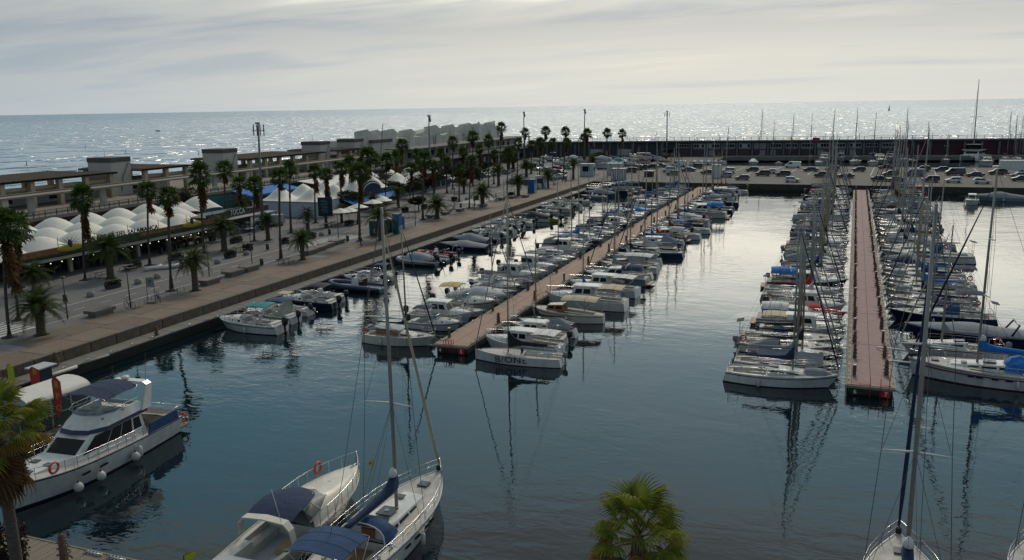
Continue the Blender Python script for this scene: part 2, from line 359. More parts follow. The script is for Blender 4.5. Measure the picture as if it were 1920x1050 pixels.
def paver_mat():
    m = mat('promenade_pavers', (0.2, 0.2, 0.2), 0.82); t = m.node_tree; b = t.nodes['Principled BSDF']
    tcn = t.nodes.new('ShaderNodeNewGeometry'); br = t.nodes.new('ShaderNodeTexBrick'); t.links.new(tcn.outputs['Position'], br.inputs[0])
    br.inputs['Color1'].default_value = (0.155, 0.15, 0.148, 1); br.inputs['Color2'].default_value = (0.128, 0.127, 0.13, 1); br.inputs['Mortar'].default_value = (0.10, 0.098, 0.095, 1)
    br.inputs['Scale'].default_value = 1.0; br.inputs['Brick Width'].default_value = 1.2; br.inputs['Row Height'].default_value = 0.6; br.inputs['Mortar Size'].default_value = 0.012
    n = t.nodes.new('ShaderNodeTexNoise'); n.inputs['Scale'].default_value = 0.12; n.inputs['Detail'].default_value = 6; t.links.new(tcn.outputs['Position'], n.inputs[0])
    rp = t.nodes.new('ShaderNodeValToRGB'); t.links.new(n.outputs[0], rp.inputs[0]); rp.color_ramp.elements[0].position = .3; rp.color_ramp.elements[1].position = .7
    rp.color_ramp.elements[0].color = (0.72, 0.72, 0.76, 1); rp.color_ramp.elements[1].color = (1.12, 1.1, 1.05, 1)
    mx = t.nodes.new('ShaderNodeMix'); mx.data_type = 'RGBA'; mx.blend_type = 'MULTIPLY'; mx.inputs[0].default_value = 1
    t.links.new(br.outputs[0], mx.inputs[6]); t.links.new(rp.outputs[0], mx.inputs[7]); t.links.new(mx.outputs[2], b.inputs['Base Color']); return m
PAVE = paver_mat()
SEA = water_mat('sea_water', (0.055, 0.17, 0.28), 0.16, [(1, 0.55, 12, 0.10, 1.7, 4), (1, 0.5, -25, 0.5, 0.36, 3), (0.4, 0.12, 5, 0.03, 4.0, 2)], (500, 4000, 0.30), 1.8)
HARB = water_mat('harbour_water', (0.0035, 0.011, 0.015), 0.01, [(0.8, 1.5, 10, 0.5, 0.024, 2), (1, 1.7, -20, 1.6, 0.008, 2), (.5, .9, 25, .22, .03, 1)])
MB().add([(-90000, -500, -0.1), (90000, -500, -0.1), (90000, 90000, -0.1), (-90000, 90000, -0.1)], [(0, 1, 2, 3)], SEA).obj('sea', kind='structure')
MB().add([(-120, 10, 0), (400, 10, 0), (400, 366, 0), (-120, 366, 0)], [(0, 1, 2, 3)], HARB).obj('harbour_water', kind='structure')
QX = -63.5
prom = MB().box((-119.3, 181, 0.3), (111, 386, 3.0), PAVE).obj('promenade', kind='structure')
MB().box((-76.15, 140, 1.8), (5.3, 200, 0.02), BIKE).obj('bike_path', kind='structure')
m = MB()
m.box((-73.62, 141, 1.815), (0.14, 190, 0.012), LINE); m.box((-78.66, 141, 1.815), (0.14, 190, 0.012), LINE)
for k in range(46): m.box((-76.15, 60 + k * 3.7, 1.815), (0.1, 1.5, 0.012), LINE)
for y0, y1 in ((46, 60), (111, 123), (172, 184)):
    for k in range(6): m.box((-78.0 + k * 0.82, (y0 + y1) / 2, 1.816), (0.42, y1 - y0, 0.014), LINE)
m.obj('path_markings', kind='structure')
mole = MB().box((168, 263.6, 0.3), (464, 67.4, 3.0), ASPH).box((-54, 335, 0.3), (24, 76, 3.0), ASPH).obj('mole', kind='structure')
m = MB().box((168, 229.75, 0.87), (463.5, 0.3, 1.9), WALLB).box((168, 229.9, 1.84), (463.5, 0.6, 0.12), CONC)
m.obj('mole_edge', kind='structure')
m = MB()
for k in range(24):
    x = -42 + k * 5.6; m.add([(x, 262, 1.806), (x + 0.22, 262, 1.806), (x + 2.2, 294, 1.806), (x + 1.98, 294, 1.806)], [(0, 1, 2, 3)], LINE)
m.obj('bay_markings', kind='structure')
# big slabs along the quay edge, each its own piece
y = 44.0; slabm = [MB().box((0, 0, 0), (3.36, 4.34, 0.05), SLAB, top=(0.99, 0.992)).mesh('paving_slab'), MB().box((0, 0, 0), (3.36, 4.34, 0.05), SLAB2, top=(0.99, 0.992)).mesh('paving_slab')]
k = 0
while y < 229:
    for r_ in range(2):
        link('paving_slab', slabm[rnd.random() < 0.35], prom, (-65.75 - r_ * 3.42, y + 2.2 + r_ * 1.3, 1.803 + rnd.uniform(-.004, .004)), (rnd.uniform(-.001, .001), 0, 0))
    y += 4.4; k += 1
# lilac grey squares round the palm pits
LILAC = mat('pit_square', (0.20, 0.205, 0.235), 0.8, var=0.1, scale=1, dirt=0.3)
for px, py in ((100, 628), (40, 645), (400, 540), (590, 483), (840, 410)):
    p = at(px, py, 1.8); MB().box((0, 0, 0), (2.6, 3.6, 0.03), LILAC).obj('paving_square', prom).location = (p.x, p.y, 1.81)
# quay wall of stone blocks
qw = empty('quay_wall', (QX, 40, 0), 0, 'long brown stone block quay wall below the promenade slabs', 'quay wall')
bm_ = [MB().box((0, 0, 0), (0.75, 2.92, 1.95), BLOCK, top=(0.97, 0.995)).mesh('stone_block') for _ in range(1)]
y = 42.0
while y < 229:
    link('stone_block', bm_[0], qw, (-0.32 + rnd.uniform(-.03, .03), y - 40 + 1.5, 0.86 + rnd.uniform(-.01, .01))); y += 3.0
lm = MB().box((0, 0, 0), (0.62, 2.95, 0.12), SLAB2, top=(.97, .99)).mesh('coping_stone')
y = 42.0
while y < 229: link('coping_stone', lm, qw, (-0.25, y - 40 + 1.5, 1.90)); y += 3.0
# the low landing stage at its foot
ls = empty('landing_stage', (-62.7, 46, 0), 0, 'low narrow landing stage of concrete panels at the foot of quay wall', 'landing stage')
pm = MB().box((0, 0, 0), (2.1, 2.36, 0.14), CONC, top=(.99, .99)).mesh('deck_panel')
for k in range(76): link('deck_panel', pm, ls, (.32 + rnd.uniform(-.02, .02), 1.2 + k * 2.4, 0.90), (0, 0, rnd.uniform(-.004, .004)))
MB().box((.3, 91, 0.4), (1.9, 182, 0.8), WALLB).obj('float_body', ls)
MB().box((1.42, 91, 0.80), (0.10, 182, 0.26), RUB).obj('edge_fender', ls)
m = MB().tube([(1.5, 3, 0.9), (1.5, 7.2, 0.9)], 0.16, FEND, 8); m.tube([(1.45, 8, 0.96), (1.47, 10.8, 0.94)], 0.10, ROPE, 6)
m.obj('tubular_fender', ls)
m = MB()
for k in range(70): m.tube([(1.1, k * 2.6 + .82, 0.95), (1.1, k * 2.6 + .86, 1.1), (1.1, k * 2.6 + 1.14, 1.1), (1.1, k * 2.6 + 1.18, 0.95)], 0.035, STEEL, 5)
objs(m, 'cleat', ls)

# ------------------------------------------------------------------ pontoons
PLG = mat('plate_dark', (0.012, 0.03, 0.025), 0.5); PLR = mat('plate_red', (0.45, 0.012, 0.03), 0.5); PLW = mat('plate_digits', (0.75, 0.75, 0.72), 0.6)
PCON = mat('pontoon_float', (0.085, 0.075, 0.065), 0.9, var=0.3, scale=1.2, dirt=0.5)
def pontoon(xa, ya, xb, yb, wd, da, db, label, tint):
    ang = math.atan2(xb - xa, yb - ya); Ln = math.hypot(xb - xa, yb - ya)
    root = empty('pontoon', (xa, ya, 0), -ang, label, 'pontoon')
    MB().box((0, Ln / 2 + 0.15, 0.34), (wd - 0.25, Ln - 0.3, 0.8), PCON).obj('float_body', root)
    seg = 12.3; n = int(Ln / seg)
    side = 0.34; hw = wd / 2 - side
    mA = MB().box((0, 0, 0), (hw - 0.03, seg - 0.05, 0.07), tint, top=(.995, .998)).mesh('deck_panel')
    mB = MB().box((0, 0, 0), (side - 0.015, seg - 0.05, 0.07), PTAN, top=(.99, .998)).mesh('edge_panel')
    MB().box((0, Ln / 2, 0.79), (wd - .1, Ln - 0.1, 0.10), mat('joint_dark', (0.05, 0.035, 0.03), 0.9)).obj('frame', root)
    for k in range(n + 1):
        if k * seg + seg > Ln + 3: break
        for s in (-1, 1):
            link('deck_panel', mA, root, (s * hw / 2, k * seg + seg / 2, 0.862 + rnd.uniform(-.004, .004)))
            link('edge_panel', mB, root, (s * (hw + side / 2), k * seg + seg / 2, 0.864))
    for s in (-1, 1):
        MB().box((s * (wd / 2 + 0.05), Ln / 2, 0.74), (0.06, Ln, 0.14), mat('rail_pale', (0.22, 0.21, 0.19), 0.6, dirt=.5)).obj('edge_rail', root)
    MB().box((0, -0.07, 0.74), (wd, 0.12, 0.2), PTAN).obj('end_beam', root)
    for s, d, pm_ in ((-1, da, PLG), (1, db, PLR)):
        pl = MB().box((0, 0, 0), (0.62, 0.05, 0.56), pm_).obj('number_plate', root); pl.location = (s * (wd / 2 - 0.62), -0.05, 0.36)
        tx = text_mesh(d, 0.5, PLW, 0.006); o = link('digit', tx, pl, (0, -0.035, -0.02), (R(90), 0, 0))
    cl = MB().tube([(-.1, 0, .02), (-.1, 0, .1)], .03, STEEL, 5).tube([(.1, 0, .02), (.1, 0, .1)], .03, STEEL, 5).tube([(-.22, 0, .12), (.22, 0, .12)], .028, STEEL, 5).mesh('cleat')
    for k in range(int(Ln / 1.9)):
        for s in (-1, 1): link('cleat', cl, root, (s * (wd / 2 - 0.12), 1.2 + k * 1.9, 0.90), (0, 0, R(90)))
    for k in (0, 1):      # ladder hoops on the end
        x = -0.55 + k * 0.55 if xa < -10 else 0.05 + k * .75
        m = MB()
        if xa < -10: m.tube([(x - .12, -0.15, -0.2), (x - .12, -0.15, 1.25), (x - .12, .05, 1.4), (x - .12, .3, 1.3), (x - .12, .35, .9)], .028, ORANGE, 5); m.tube([(x + .14, -0.15, -0.2), (x + .14, -0.15, 1.25), (x + .14, .05, 1.4), (x + .14, .3, 1.3), (x + .14, .35, .9)], .028, ORANGE, 5)
        else: m.tube([(x - .1, -0.15, -0.2), (x - .1, -0.15, 1.6)], .03, ORANGE, 5); m.tube([(x - .1, .2, .95), (x - .9 + k * 1.6, .2, .95)], .02, ORANGE, 5)
        m.obj('ladder', root)
    return root, ang, Ln
def tide(m, z0, z1, col):
    t = m.node_tree; b = t.nodes['Principled BSDF']; g = t.nodes.new('ShaderNodeNewGeometry'); sp = t.nodes.new('ShaderNodeSeparateXYZ'); t.links.new(g.outputs['Position'], sp.inputs[0])
    n = t.nodes.new('ShaderNodeTexNoise'); n.inputs['Scale'].default_value = 1.3; n.inputs['Detail'].default_value = 6; t.links.new(g.outputs['Position'], n.inputs[0])
    ad = t.nodes.new('ShaderNodeMath'); ad.operation = 'MULTIPLY_ADD'; ad.inputs[1].default_value = .8; t.links.new(n.outputs[0], ad.inputs[0]); t.links.new(sp.outputs[2], ad.inputs[2])
    mr = t.nodes.new('ShaderNodeMapRange'); mr.inputs[1].default_value = z0 + .4; mr.inputs[2].default_value = z1 + .4; mr.inputs[3].default_value = 1; mr.inputs[4].default_value = 0; t.links.new(ad.outputs[0], mr.inputs[0])
    mx = t.nodes.new('ShaderNodeMix'); mx.data_type = 'RGBA'; t.links.new(mr.outputs[0], mx.inputs[0]); t.links.new(b.inputs['Base Color'].links[0].from_socket, mx.inputs[6]); mx.inputs[7].default_value = (*col, 1); t.links.new(mx.outputs[2], b.inputs['Base Color'])
tide(BLOCK, .75, 1.05, (.035, .032, .022)); tide(WALLB, .25, .6, (.018, .02, .012)); tide(PCON, .1, .3, (.02, .024, .014))
P45 = (-32.8, 69.4, -32.8, 229.4); P67 = (3.25, 68.6, 5.5, 229.4)
pontoon(*P45, 3.4, '4', '5', 'tan and rose floating pontoon with number plates 4 and 5 at its end', mat('pontoon_rose_tan', (0.31, 0.195, 0.145), 0.75, var=0.12, scale=0.9, dirt=0.45))
pontoon(*P67, 3.45, '6', '7', 'rose pink floating pontoon with number plates 6 and 7 at its end', PINK)
def pt_on(P, y, off=0.0):
    t = (y - P[1]) / (P[3] - P[1]); return P[0] + (P[2] - P[0]) * t + off
# service pedestals hung with coiled hoses
PED = mat('pedestal_brown', (0.11, 0.06, 0.045), 0.7, var=0.3, scale=4); COIL = mat('coiled_hose', (0.13, 0.105, 0.08), 0.8, var=0.3, scale=6)
pedp = [('pillar', MB().box((0, 0, 0.55), (0.24, 0.22, 1.1), PED, top=(0.8, 0.8)).ell((0, 0, 1.1), (.12, .11, .1), PED, 6, 3).mesh('pillar'), []),
        ('coiled_hose', MB().tube([(math.cos(a * .7) * (0.30 - a * .004), 0.05 + math.sin(a * .7) * .12, 0.12 + a * 0.03) for a in range(28)], 0.045, COIL, 4).mesh('coiled_hose'), [])]
pedq = [('pillar', MB().box((0, 0, 0.5), (0.22, 0.2, 1.0), PED).mesh('pillar'), []), ('cap', MB().box((0, 0, 1.04), (0.28, 0.26, .08), FEND).mesh('cap'), [])]
cnt = {4: 0, 6: 0}
for P, nm in ((P45, 'tan pontoon'), (P67, 'pink pontoon')):
    y = P[1] + 2.4; k = 0; c = {-1: 0, 1: 0}
    while y < 226:
        s = -1 if k % 2 == 0 else 1
        for q in ((s,) if P is P45 else (-1, 1)):
            c[q] += 1
            kind = 'coiled' if (k + (q > 0)) % 3 else 'slim'
            lab = ('brown pedestal with coiled hose, ' if kind == 'coiled' else 'slim brown service pedestal, ') + nth(c[q]) + (' on left edge' if q < 0 else ' on right edge') + ' of the ' + nm
            place('service_pedestal', pedp if kind == 'coiled' else pedq, (pt_on(P, y, q * (1.2 if P is P67 else 1.25)), y + (0.9 if q > 0 else 0), 0.90), rnd.uniform(0, 6), (1, 1, rnd.uniform(.85, 1.1)), lab, 'pedestal', 'service pedestals on the pontoons')
        y += 5.1 if P is P67 else 5.6; k += 1
# the near wooden dock, lower left
fd = empty('wooden_dock', (-40, 24, 0), 0, 'weathered wooden plank dock in the lower left corner', 'dock')
pk = MB().box((0, 0, 0), (0.17, 5.2, 0.06), WOODP, top=(.96, 1)).mesh('plank')
for k in range(78): link('plank', pk, fd, (-4 + k * 0.18, 2.6 + rnd.uniform(-.02, .02), 0.86 + rnd.uniform(-.006, .006)), (0, 0, rnd.uniform(-.006, .006)))
MB().box((3, 2.6, 0.5), (14.2, 5.0, 0.6), WALLB).obj('frame', fd)
MB().box((3, 5.26, 0.84), (14.3, 0.1, 0.16), WOODP).obj('edge_board', fd)
for k in range(3):
    m = MB().tube([(5.6 + k * 1.5, 5.0, 0.97), (6.8 + k * 1.5, 5.0, 0.97)], 0.05, STEEL, 5)
    for j in range(5): m.tube([(5.75 + k * 1.5 + j * .22, 4.86, 0.94), (5.75 + k * 1.5 + j * .22, 5.16, 0.94)], 0.03, STEEL, 4)
    m.obj('mooring_rail', fd)
place('service_pedestal', pedp, (-34.6, 28.0, 0.9), 0.4, (1.25, 1.25, 1.25), 'dark pedestal with coiled hoses on the wooden plank dock', 'pedestal')
MB().box((0, 12, -0.2), (140, 24, 2.4), CONC).obj('near_quay', kind='structure')

# ------------------------------------------------------------------ breakwater with its arcade
BWA = Vector((-122, 340, 0)); BWB = Vector((60, 364.5, 0)); bdir = (BWB - BWA).normalized(); bang = math.atan2(bdir.y, bdir.x)
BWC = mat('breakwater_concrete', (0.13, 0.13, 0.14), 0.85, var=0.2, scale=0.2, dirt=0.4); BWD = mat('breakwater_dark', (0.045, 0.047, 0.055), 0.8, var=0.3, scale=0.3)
BWR = mat('breakwater_maroon', (0.05, 0.016, 0.02), 0.8, var=0.3, scale=0.3); BWW = mat('infill_pale', (0.23, 0.235, 0.25), 0.8, var=0.15, scale=0.3, dirt=0.3); BWBR = mat('infill_dark_door', (0.055, 0.04, 0.045), 0.7, var=0.2)
bw = empty('breakwater', (BWA.x, BWA.y, 0), bang, 'long grey breakwater arcade with windows, closing the harbour in front of sea', 'breakwater')
LB = 460.0
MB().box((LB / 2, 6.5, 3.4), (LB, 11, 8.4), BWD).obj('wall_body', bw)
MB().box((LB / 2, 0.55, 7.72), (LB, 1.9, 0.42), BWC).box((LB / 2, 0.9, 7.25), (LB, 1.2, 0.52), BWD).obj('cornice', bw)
MB().box((LB / 2 + 36, -3.2, 1.25), (LB - 80, 8, 1.5), CONC).obj('quay_shelf', bw)
pil = MB().box((0, 0.55, 4.3), (0.7, 0.9, 5.5), BWC).mesh('pillar')
winm = MB().box((0, 0.72, 5.8), (4.3, 0.3, 1.55), mat('window_frame_pale', (0.33, 0.34, 0.35), 0.6)).mesh('window')
panm = MB().box((0, 0.53, 5.85), (0.86, 0.1, 1.15), GLASS).mesh('pane')
infm = MB().box((0, 0.74, 5.7), (4.6, 0.3, 2.3), BWW).mesh('pale_infill')
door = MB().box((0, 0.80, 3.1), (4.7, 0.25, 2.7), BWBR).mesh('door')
mar = MB().box((0, 0.80, 4.4), (5.0, 0.2, 5.3), BWR).mesh('maroon_panel')
slid = MB().box((0, 0.6, 3.0), (2.1, 0.12, 2.3), BWW).mesh('shutter')
for k in range(int(LB / 5.9)):
    x = 2 + k * 5.9
    link('pillar', pil, bw, (x, 0, 0))
    xc = x + 2.95; X = BWA.x + bdir.x * xc
    if -64 < X < 20:
        link('door', door, bw, (xc, 0, 0))
        if rnd.random() < .75:
            link('pale_infill', infm, bw, (xc, 0, 0))
            if rnd.random() < .8:
                wn = link('window', winm, bw, (xc, -.16, 0))
                for j in range(4):
                    if rnd.random() < .85: link('pane', panm, wn, (-1.55 + j * 1.03, 0, 0))
        else:
            wn = link('window', winm, bw, (xc, 0, 0))
            for j in range(4): link('pane', panm, wn, (-1.55 + j * 1.03, 0, 0))
        if rnd.random() < .35: link('shutter', slid, bw, (xc + rnd.choice((-1, 1)), 0, 0))
    elif X >= 20 and X < 110: link('maroon_panel', mar, bw, (xc, 0, 0))
    elif X < -64 and rnd.random() < .6: link('pale_infill', MB().box((0, 0.74, 3.4), (5.0, 0.3, 2.6), mat('infill_light', (0.36, 0.36, 0.37), 0.8, var=.1, dirt=.3)).mesh('pale_infill'), bw, (xc, 0, 0))
fe = empty('fence', (BWA.x, BWA.y, 7.93), bang, 'thin metal rail fence along the top of the breakwater', 'fence')
MB().tube([(0, 1.2, 1.3), (LB, 1.2, 1.3)], .06, WIRE, 4).tube([(0, 1.2, .7), (LB, 1.2, .7)], .04, WIRE, 4).obj('rail', fe)
pst = MB().tube([(0, 1.2, 0), (0, 1.2, 1.35)], .08, WIRE, 4).mesh('post'); pst2 = MB().tube([(0, 1.6, 0), (0, 1.6, 2.1)], .07, WIRE, 5).tube([(-.4, 1.6, 2.1), (.4, 1.6, 2.1)], .05, WIRE, 4).mesh('lamp_post')
for k in range(110): link('post', pst, fe, (k * 3.0, 0, 0))
for k in range(20): link('lamp_post', pst2, fe, (14 + k * 13.1 + rnd.uniform(-2, 2), 0, 0))

SEAM = mat('canvas_seam', (.10, .11, .14), .9)
# ================================================================== boats (local: bow towards +Y, waterline z = 0)
def hull_mesh(L, B, fb, fs, tw=0.75, rake=0.6, srake=0.15, top=W, stripe=STRN, bottom=ANTIF, deck=DECK, cockpit=None, n=16, p=1.5, sole=COCK, stripe_band=(0.76, 0.84), flare=0.88, depth=0.5, boot=STRN):
    def f(t):
        if t < .42: return tw + (1 - tw) * math.sin(math.pi / 2 * t / .42)
        return max(0.012, math.cos(math.pi / 2 * ((t - .42) / .58) ** p))
    ts = [i / (n - 1) for i in range(n)]
    if cockpit:
        c0, c1, cf = cockpit[:3]; ts = sorted(set([t for t in ts if abs(t - c0) > .02 and abs(t - c1) > .02] + [c0, c1]))
    def sheer(t): return fs + (fb - fs) * t ** 1.8
    mb = MB(); levels = [-0.35, 0.0, 0.07, 0.45, stripe_band[0], stripe_band[1], 1.0]
    lm = [bottom, boot, top, top, stripe or top, top]
    rows = []
    for lv in levels:
        row = []
        for t in ts:
            z = lv * sheer(t) if lv > 0 else lv
            lf = max(lv, 0)
            wf = flare + (1 - flare) * lf if lv >= 0 else flare * .6
            sharp = 1 - (1 - lf) * 0.45 * t ** 3
            hb = B / 2 * f(t) * wf * sharp
            ymax = L / 2 - rake * (1 - lf); ymin = -L / 2 + srake * (lf if lv >= 0 else 0) + (0.25 if lv < 0 else 0)
            row.append((hb, ymin + (ymax - ymin) * t, z))
        rows.append(row)
    for s in (-1, 1):
        for i in range(len(levels) - 1):
            vs = [(s * a, y, z) for a, y, z in rows[i]] + [(s * a, y, z) for a, y, z in rows[i + 1]]; k = len(ts)
            mb.add(vs, [(j, j + 1, k + j + 1, k + j) for j in range(k - 1)], lm[i], True)
    # transom
    tr = [(-a[0][0], a[0][1], a[0][2]) for a in rows]; tl = [(a[0][0], a[0][1], a[0][2]) for a in rows]
    mb.add(tr + tl, [(i, i + 1, len(rows) + i + 1, len(rows) + i) for i in range(len(rows) - 1)], top)
    # gunwale and deck
    top_ = rows[-1]; k = len(ts)
    for s in (-1, 1):
        g = [(s * a, y, z) for a, y, z in top_]; g2 = [(s * max(a - .05, .005), y, z + .004) for a, y, z in top_]; g3 = [(s * max(a - .06, .004), y, z - .05) for a, y, z in top_]
        mb.add(g + g2 + g3, [(j, j + 1, k + j + 1, k + j) for j in range(k - 1)] + [(k + j, k + j + 1, 2 * k + j + 1, 2 * k + j) for j in range(k - 1)], top)
    for j in range(k - 1):
        a0, y0, z0 = top_[j]; a1, y1, z1 = top_[j + 1]; z0 -= .05; z1 -= .05
        inside = cockpit and ts[j] >= c0 - 1e-6 and ts[j + 1] <= c1 + 1e-6
        if not inside:
            mb.add([(-a0, y0, z0), (a0, y0, z0), (a1, y1, z1 + 0), (-a1, y1, z1), (0, y0, z0 + a0 * .06), (0, y1, z1 + a1 * .06)], [(0, 4, 5, 3), (4, 1, 2, 5)], deck)
        else:
            b0, b1 = a0 * cf, a1 * cf; dp = depth
            for s in (-1, 1):
                mb.add([(s * a0, y0, z0), (s * b0, y0, z0), (s * b1, y1, z1), (s * a1, y1, z1)], [(0, 1, 2, 3)], top)
                mb.add([(s * b0, y0, z0), (s * b0, y0, z0 - dp), (s * b1, y1, z1 - dp), (s * b1, y1, z1)], [(0, 1, 2, 3)], W2)
                mb.add([(s * b0, y0, z0 - dp * .45), (s * b0 * .55, y0, z0 - dp * .45), (s * b1 * .55, y1, z1 - dp * .45), (s * b1, y1, z1 - dp * .45)], [(0, 1, 2, 3)], deck)
                mb.add([(s * b0 * .55, y0, z0 - dp * .45), (s * b0 * .55, y0, z0 - dp), (s * b1 * .55, y1, z1 - dp), (s * b1 * .55, y1, z1 - dp * .45)], [(0, 1, 2, 3)], W2)
            mb.add([(-b0, y0, z0 - dp), (b0, y0, z0 - dp), (b1, y1, z1 - dp), (-b1, y1, z1 - dp)], [(0, 1, 2, 3)], sole)
            for e, (bb, yy, zz) in ((c0, (b0, y0, z0)), (c1, (b1, y1, z1))):
                if abs((ts[j] if e == c0 else ts[j + 1]) - e) < 1e-6: mb.add([(-bb, yy, zz), (bb, yy, zz), (bb, yy, zz - dp), (-bb, yy, zz - dp)], [(0, 1, 2, 3)], W2)
    def info(t):
        h = B / 2 * f(t); y = -L / 2 + srake + (L - srake) * t; return h, y, sheer(t)
    me = mb.mesh('hull')
    return me, info
def house(y0, y1, w0, w1, z, h0, h1, s0=.1, s1=.5, side=.12, mt=W, wins=((.08, .92, .3, .72),), glass=GLASS, fw=None, roof=None, split=0, front=True):
    """a cabin: aft end y0, fore end y1, half widths, heights; slopes of the two ends; returns body mesh + window mesh list"""
    A = [(-w0, y0, z), (w0, y0, z), (w1, y1, z), (-w1, y1, z)]
    wa = lerp(w0, w1, s0 / (y1 - y0)) - side; wb = lerp(w1, w0, s1 / (y1 - y0)) - side * h1 / h0
    T = [(-wa, y0 + s0, z + h0), (wa, y0 + s0, z + h0), (wb, y1 - s1, z + h1), (-wb, y1 - s1, z + h1)]
    zc = (h0 + h1) / 2 * .06
    mb = MB(); mb.add(A + T, [(0, 1, 5, 4), (1, 2, 6, 5), (2, 3, 7, 6), (3, 0, 4, 7)], mt)
    mb.add(T + [(0, y0 + s0, z + h0 + zc), (0, y1 - s1, z + h1 + zc)], [(0, 4, 5, 3), (4, 1, 2, 5), (0, 1, 4), (3, 5, 2)], roof or mt)
    out = []
    for (u0, u1, v0, v1) in wins:
        wm = MB(); wm.panel((A[1], A[2], T[2], T[1]), u0, u1, v0, v1, glass, .022); out.append(('window', wm.mesh('window'), []))
        wm = MB(); wm.panel((A[3], A[0], T[0], T[3]), 1 - u1, 1 - u0, v0, v1, glass, .022); out.append(('window', wm.mesh('window'), []))
    if front:
        wm = MB(); wm.panel((A[2], A[3], T[3], T[2]), .08, .92, .25, .85, glass); out.append(('windscreen', wm.mesh('windscreen'), []))
    return mb.mesh('cabin'), out, T
def outboard(y, z, s=1.0, tilt=0.0, x=0, mt=COWL):
    mb = MB(); mt_ = mt
    def P(a, b, c): # rotate about pivot
        cy, cz = b, c; ca, sa = math.cos(tilt), math.sin(tilt)
        return (x + a * s, y + (cy * ca - cz * sa) * s, z + (cy * sa + cz * ca) * s)
    rings = []
    for zz, wx, wy, oy in ((.05, .13, .20, -.25), (.2, .19, .30, -.27), (.55, .19, .32, -.28), (.72, .14, .24, -.26), (.76, .05, .1, -.26)):
        rings.append([P(wx * math.cos(a), oy + wy * math.sin(a), zz) for a in [2 * math.pi * j / 8 for j in range(8)]])
    mb.loft(rings, mt_)
    rings = [[P(wx * math.cos(a), oy + wy * math.sin(a), zz) for a in [2 * math.pi * j / 6 for j in range(6)]] for zz, wx, wy, oy in ((.06, .08, .14, -.24), (-.45, .05, .10, -.26), (-.62, .05, .14, -.28))]
    mb.loft(rings, mt_)
    rings = [[P(r_ * math.cos(a), yy, -.62 + r_ * math.sin(a)) for a in [2 * math.pi * j / 6 for j in range(6)]] for yy, r_ in ((-.05, .02), (-.15, .06), (-.45, .05))]
    mb.loft(rings, mt_)
    for k in range(3):
        a = k * 2.09; mb.add([P(0, -.44, -.62), P(.16 * math.cos(a), -.47, -.62 + .16 * math.sin(a)), P(.16 * math.cos(a + .6), -.44, -.62 + .16 * math.sin(a + .6))], [(0, 1, 2)], STEEL)
    return mb.mesh('outboard')
def rail(info, t0, t1, h=.6, n=7, r=.02, bow=True, mt=STEEL, inset=.06, mid=True):
    mb = MB(); ps = {-1: [], 1: []}
    for s in (-1, 1):
        for i in range(n):
            t = t0 + (t1 - t0) * i / (n - 1); a, y, z = info(t); a = max(a - inset, .04)
            ps[s].append((s * a, y, z + h)); mb.tube([(s * a, y, z - .03), (s * a, y, z + h)], r * .9, mt, 4, sm=False)
        if mid: mb.tube([(p[0], p[1], p[2] - h * .45) for p in ps[s]], r * .6, mt, 3)
    if bow:
        e = ps[1][-1]; mb.tube(ps[-1] + [(0, e[1] + .12, e[2] + .02)] + ps[1][::-1], r, mt, 4)
    else:
        for s in (-1, 1): mb.tube(ps[s], r, mt, 4)
    return mb.mesh('rail')
def bimini(y0, y1, wd, z, mt, arch=.18, droop=.0, frames=True, zb=.9, n=6):
    mb = MB(); g = []
    for i in range(4):
        v = i / 3; y = y0 + (y1 - y0) * v; row = []
        for j in range(n + 1):
            u = j / n * 2 - 1
            row.append((u * wd / 2, y, z + arch * (1 - u * u) + .10 * math.sin(math.pi * v) - droop * abs(u) ** 6))
        g.append(row)
    vs = [p for r_ in g for p in r_]; k = n + 1
    mb.add(vs, [(i * k + j, i * k + j + 1, (i + 1) * k + j + 1, (i + 1) * k + j) for i in range(3) for j in range(n)], mt, True)
    mb.add([(a, b, c - .035) for a, b, c in vs], [(i * k + j, (i + 1) * k + j, (i + 1) * k + j + 1, i * k + j + 1) for i in range(3) for j in range(n)], mt, True)
    canopy = mb.mesh('canopy')
    seams = [('seam', MB().tube([(p[0], p[1], p[2] + .006) for p in g[i]], .014, SEAM, 4).mesh('seam')) for i in (1, 2)]
    hem = MB().tube([(p[0], p[1], p[2]) for p in g[0]] + [(p[0], p[1], p[2]) for p in g[3][::-1]], .016, SEAM, 4, closed=True).mesh('hem')
    fr = MB(); ym = (y0 + y1) / 2
    for yy in (y0, ym, y1): fr.tube([(-wd / 2 * 1.02, ym, zb), (-wd / 2, yy, z - .02), (-wd / 4, yy, z + arch * .75 - .05), (0, yy, z + arch - .05), (wd / 4, yy, z + arch * .75 - .05), (wd / 2, yy, z - .02), (wd / 2 * 1.02, ym, zb)], .02, STEEL, 4)
    return [('canopy', canopy, [('canopy_frame', fr.mesh('canopy_frame')), ('hem', hem)] + seams)]
def ring_mesh(c, r, t, mt, axis='x', n=12):
    mb = MB(); pts = []
    for i in range(n):
        a = 2 * math.pi * i / n
        pts.append((c[0], c[1] + r * math.cos(a), c[2] + r * math.sin(a)) if axis == 'x' else (c[0] + r * math.cos(a), c[1], c[2] + r * math.sin(a)))
    # hoop swept by hand so that the section stays round
    rings = []
    for i, p in enumerate(pts):
        a = 2 * math.pi * i / n; rr = []
        for j in range(6):
            b = 2 * math.pi * j / 6; q = r + t * math.cos(b); o = t * math.sin(b)
            rr.append((c[0] + o, c[1] + q * math.cos(a), c[2] + q * math.sin(a)) if axis == 'x' else (c[0] + q * math.cos(a), c[1] + o, c[2] + q * math.sin(a)))
        rings.append(rr)
    mb.loft(rings, mt, True, False, True, True); return mb.mesh('lifebuoy')
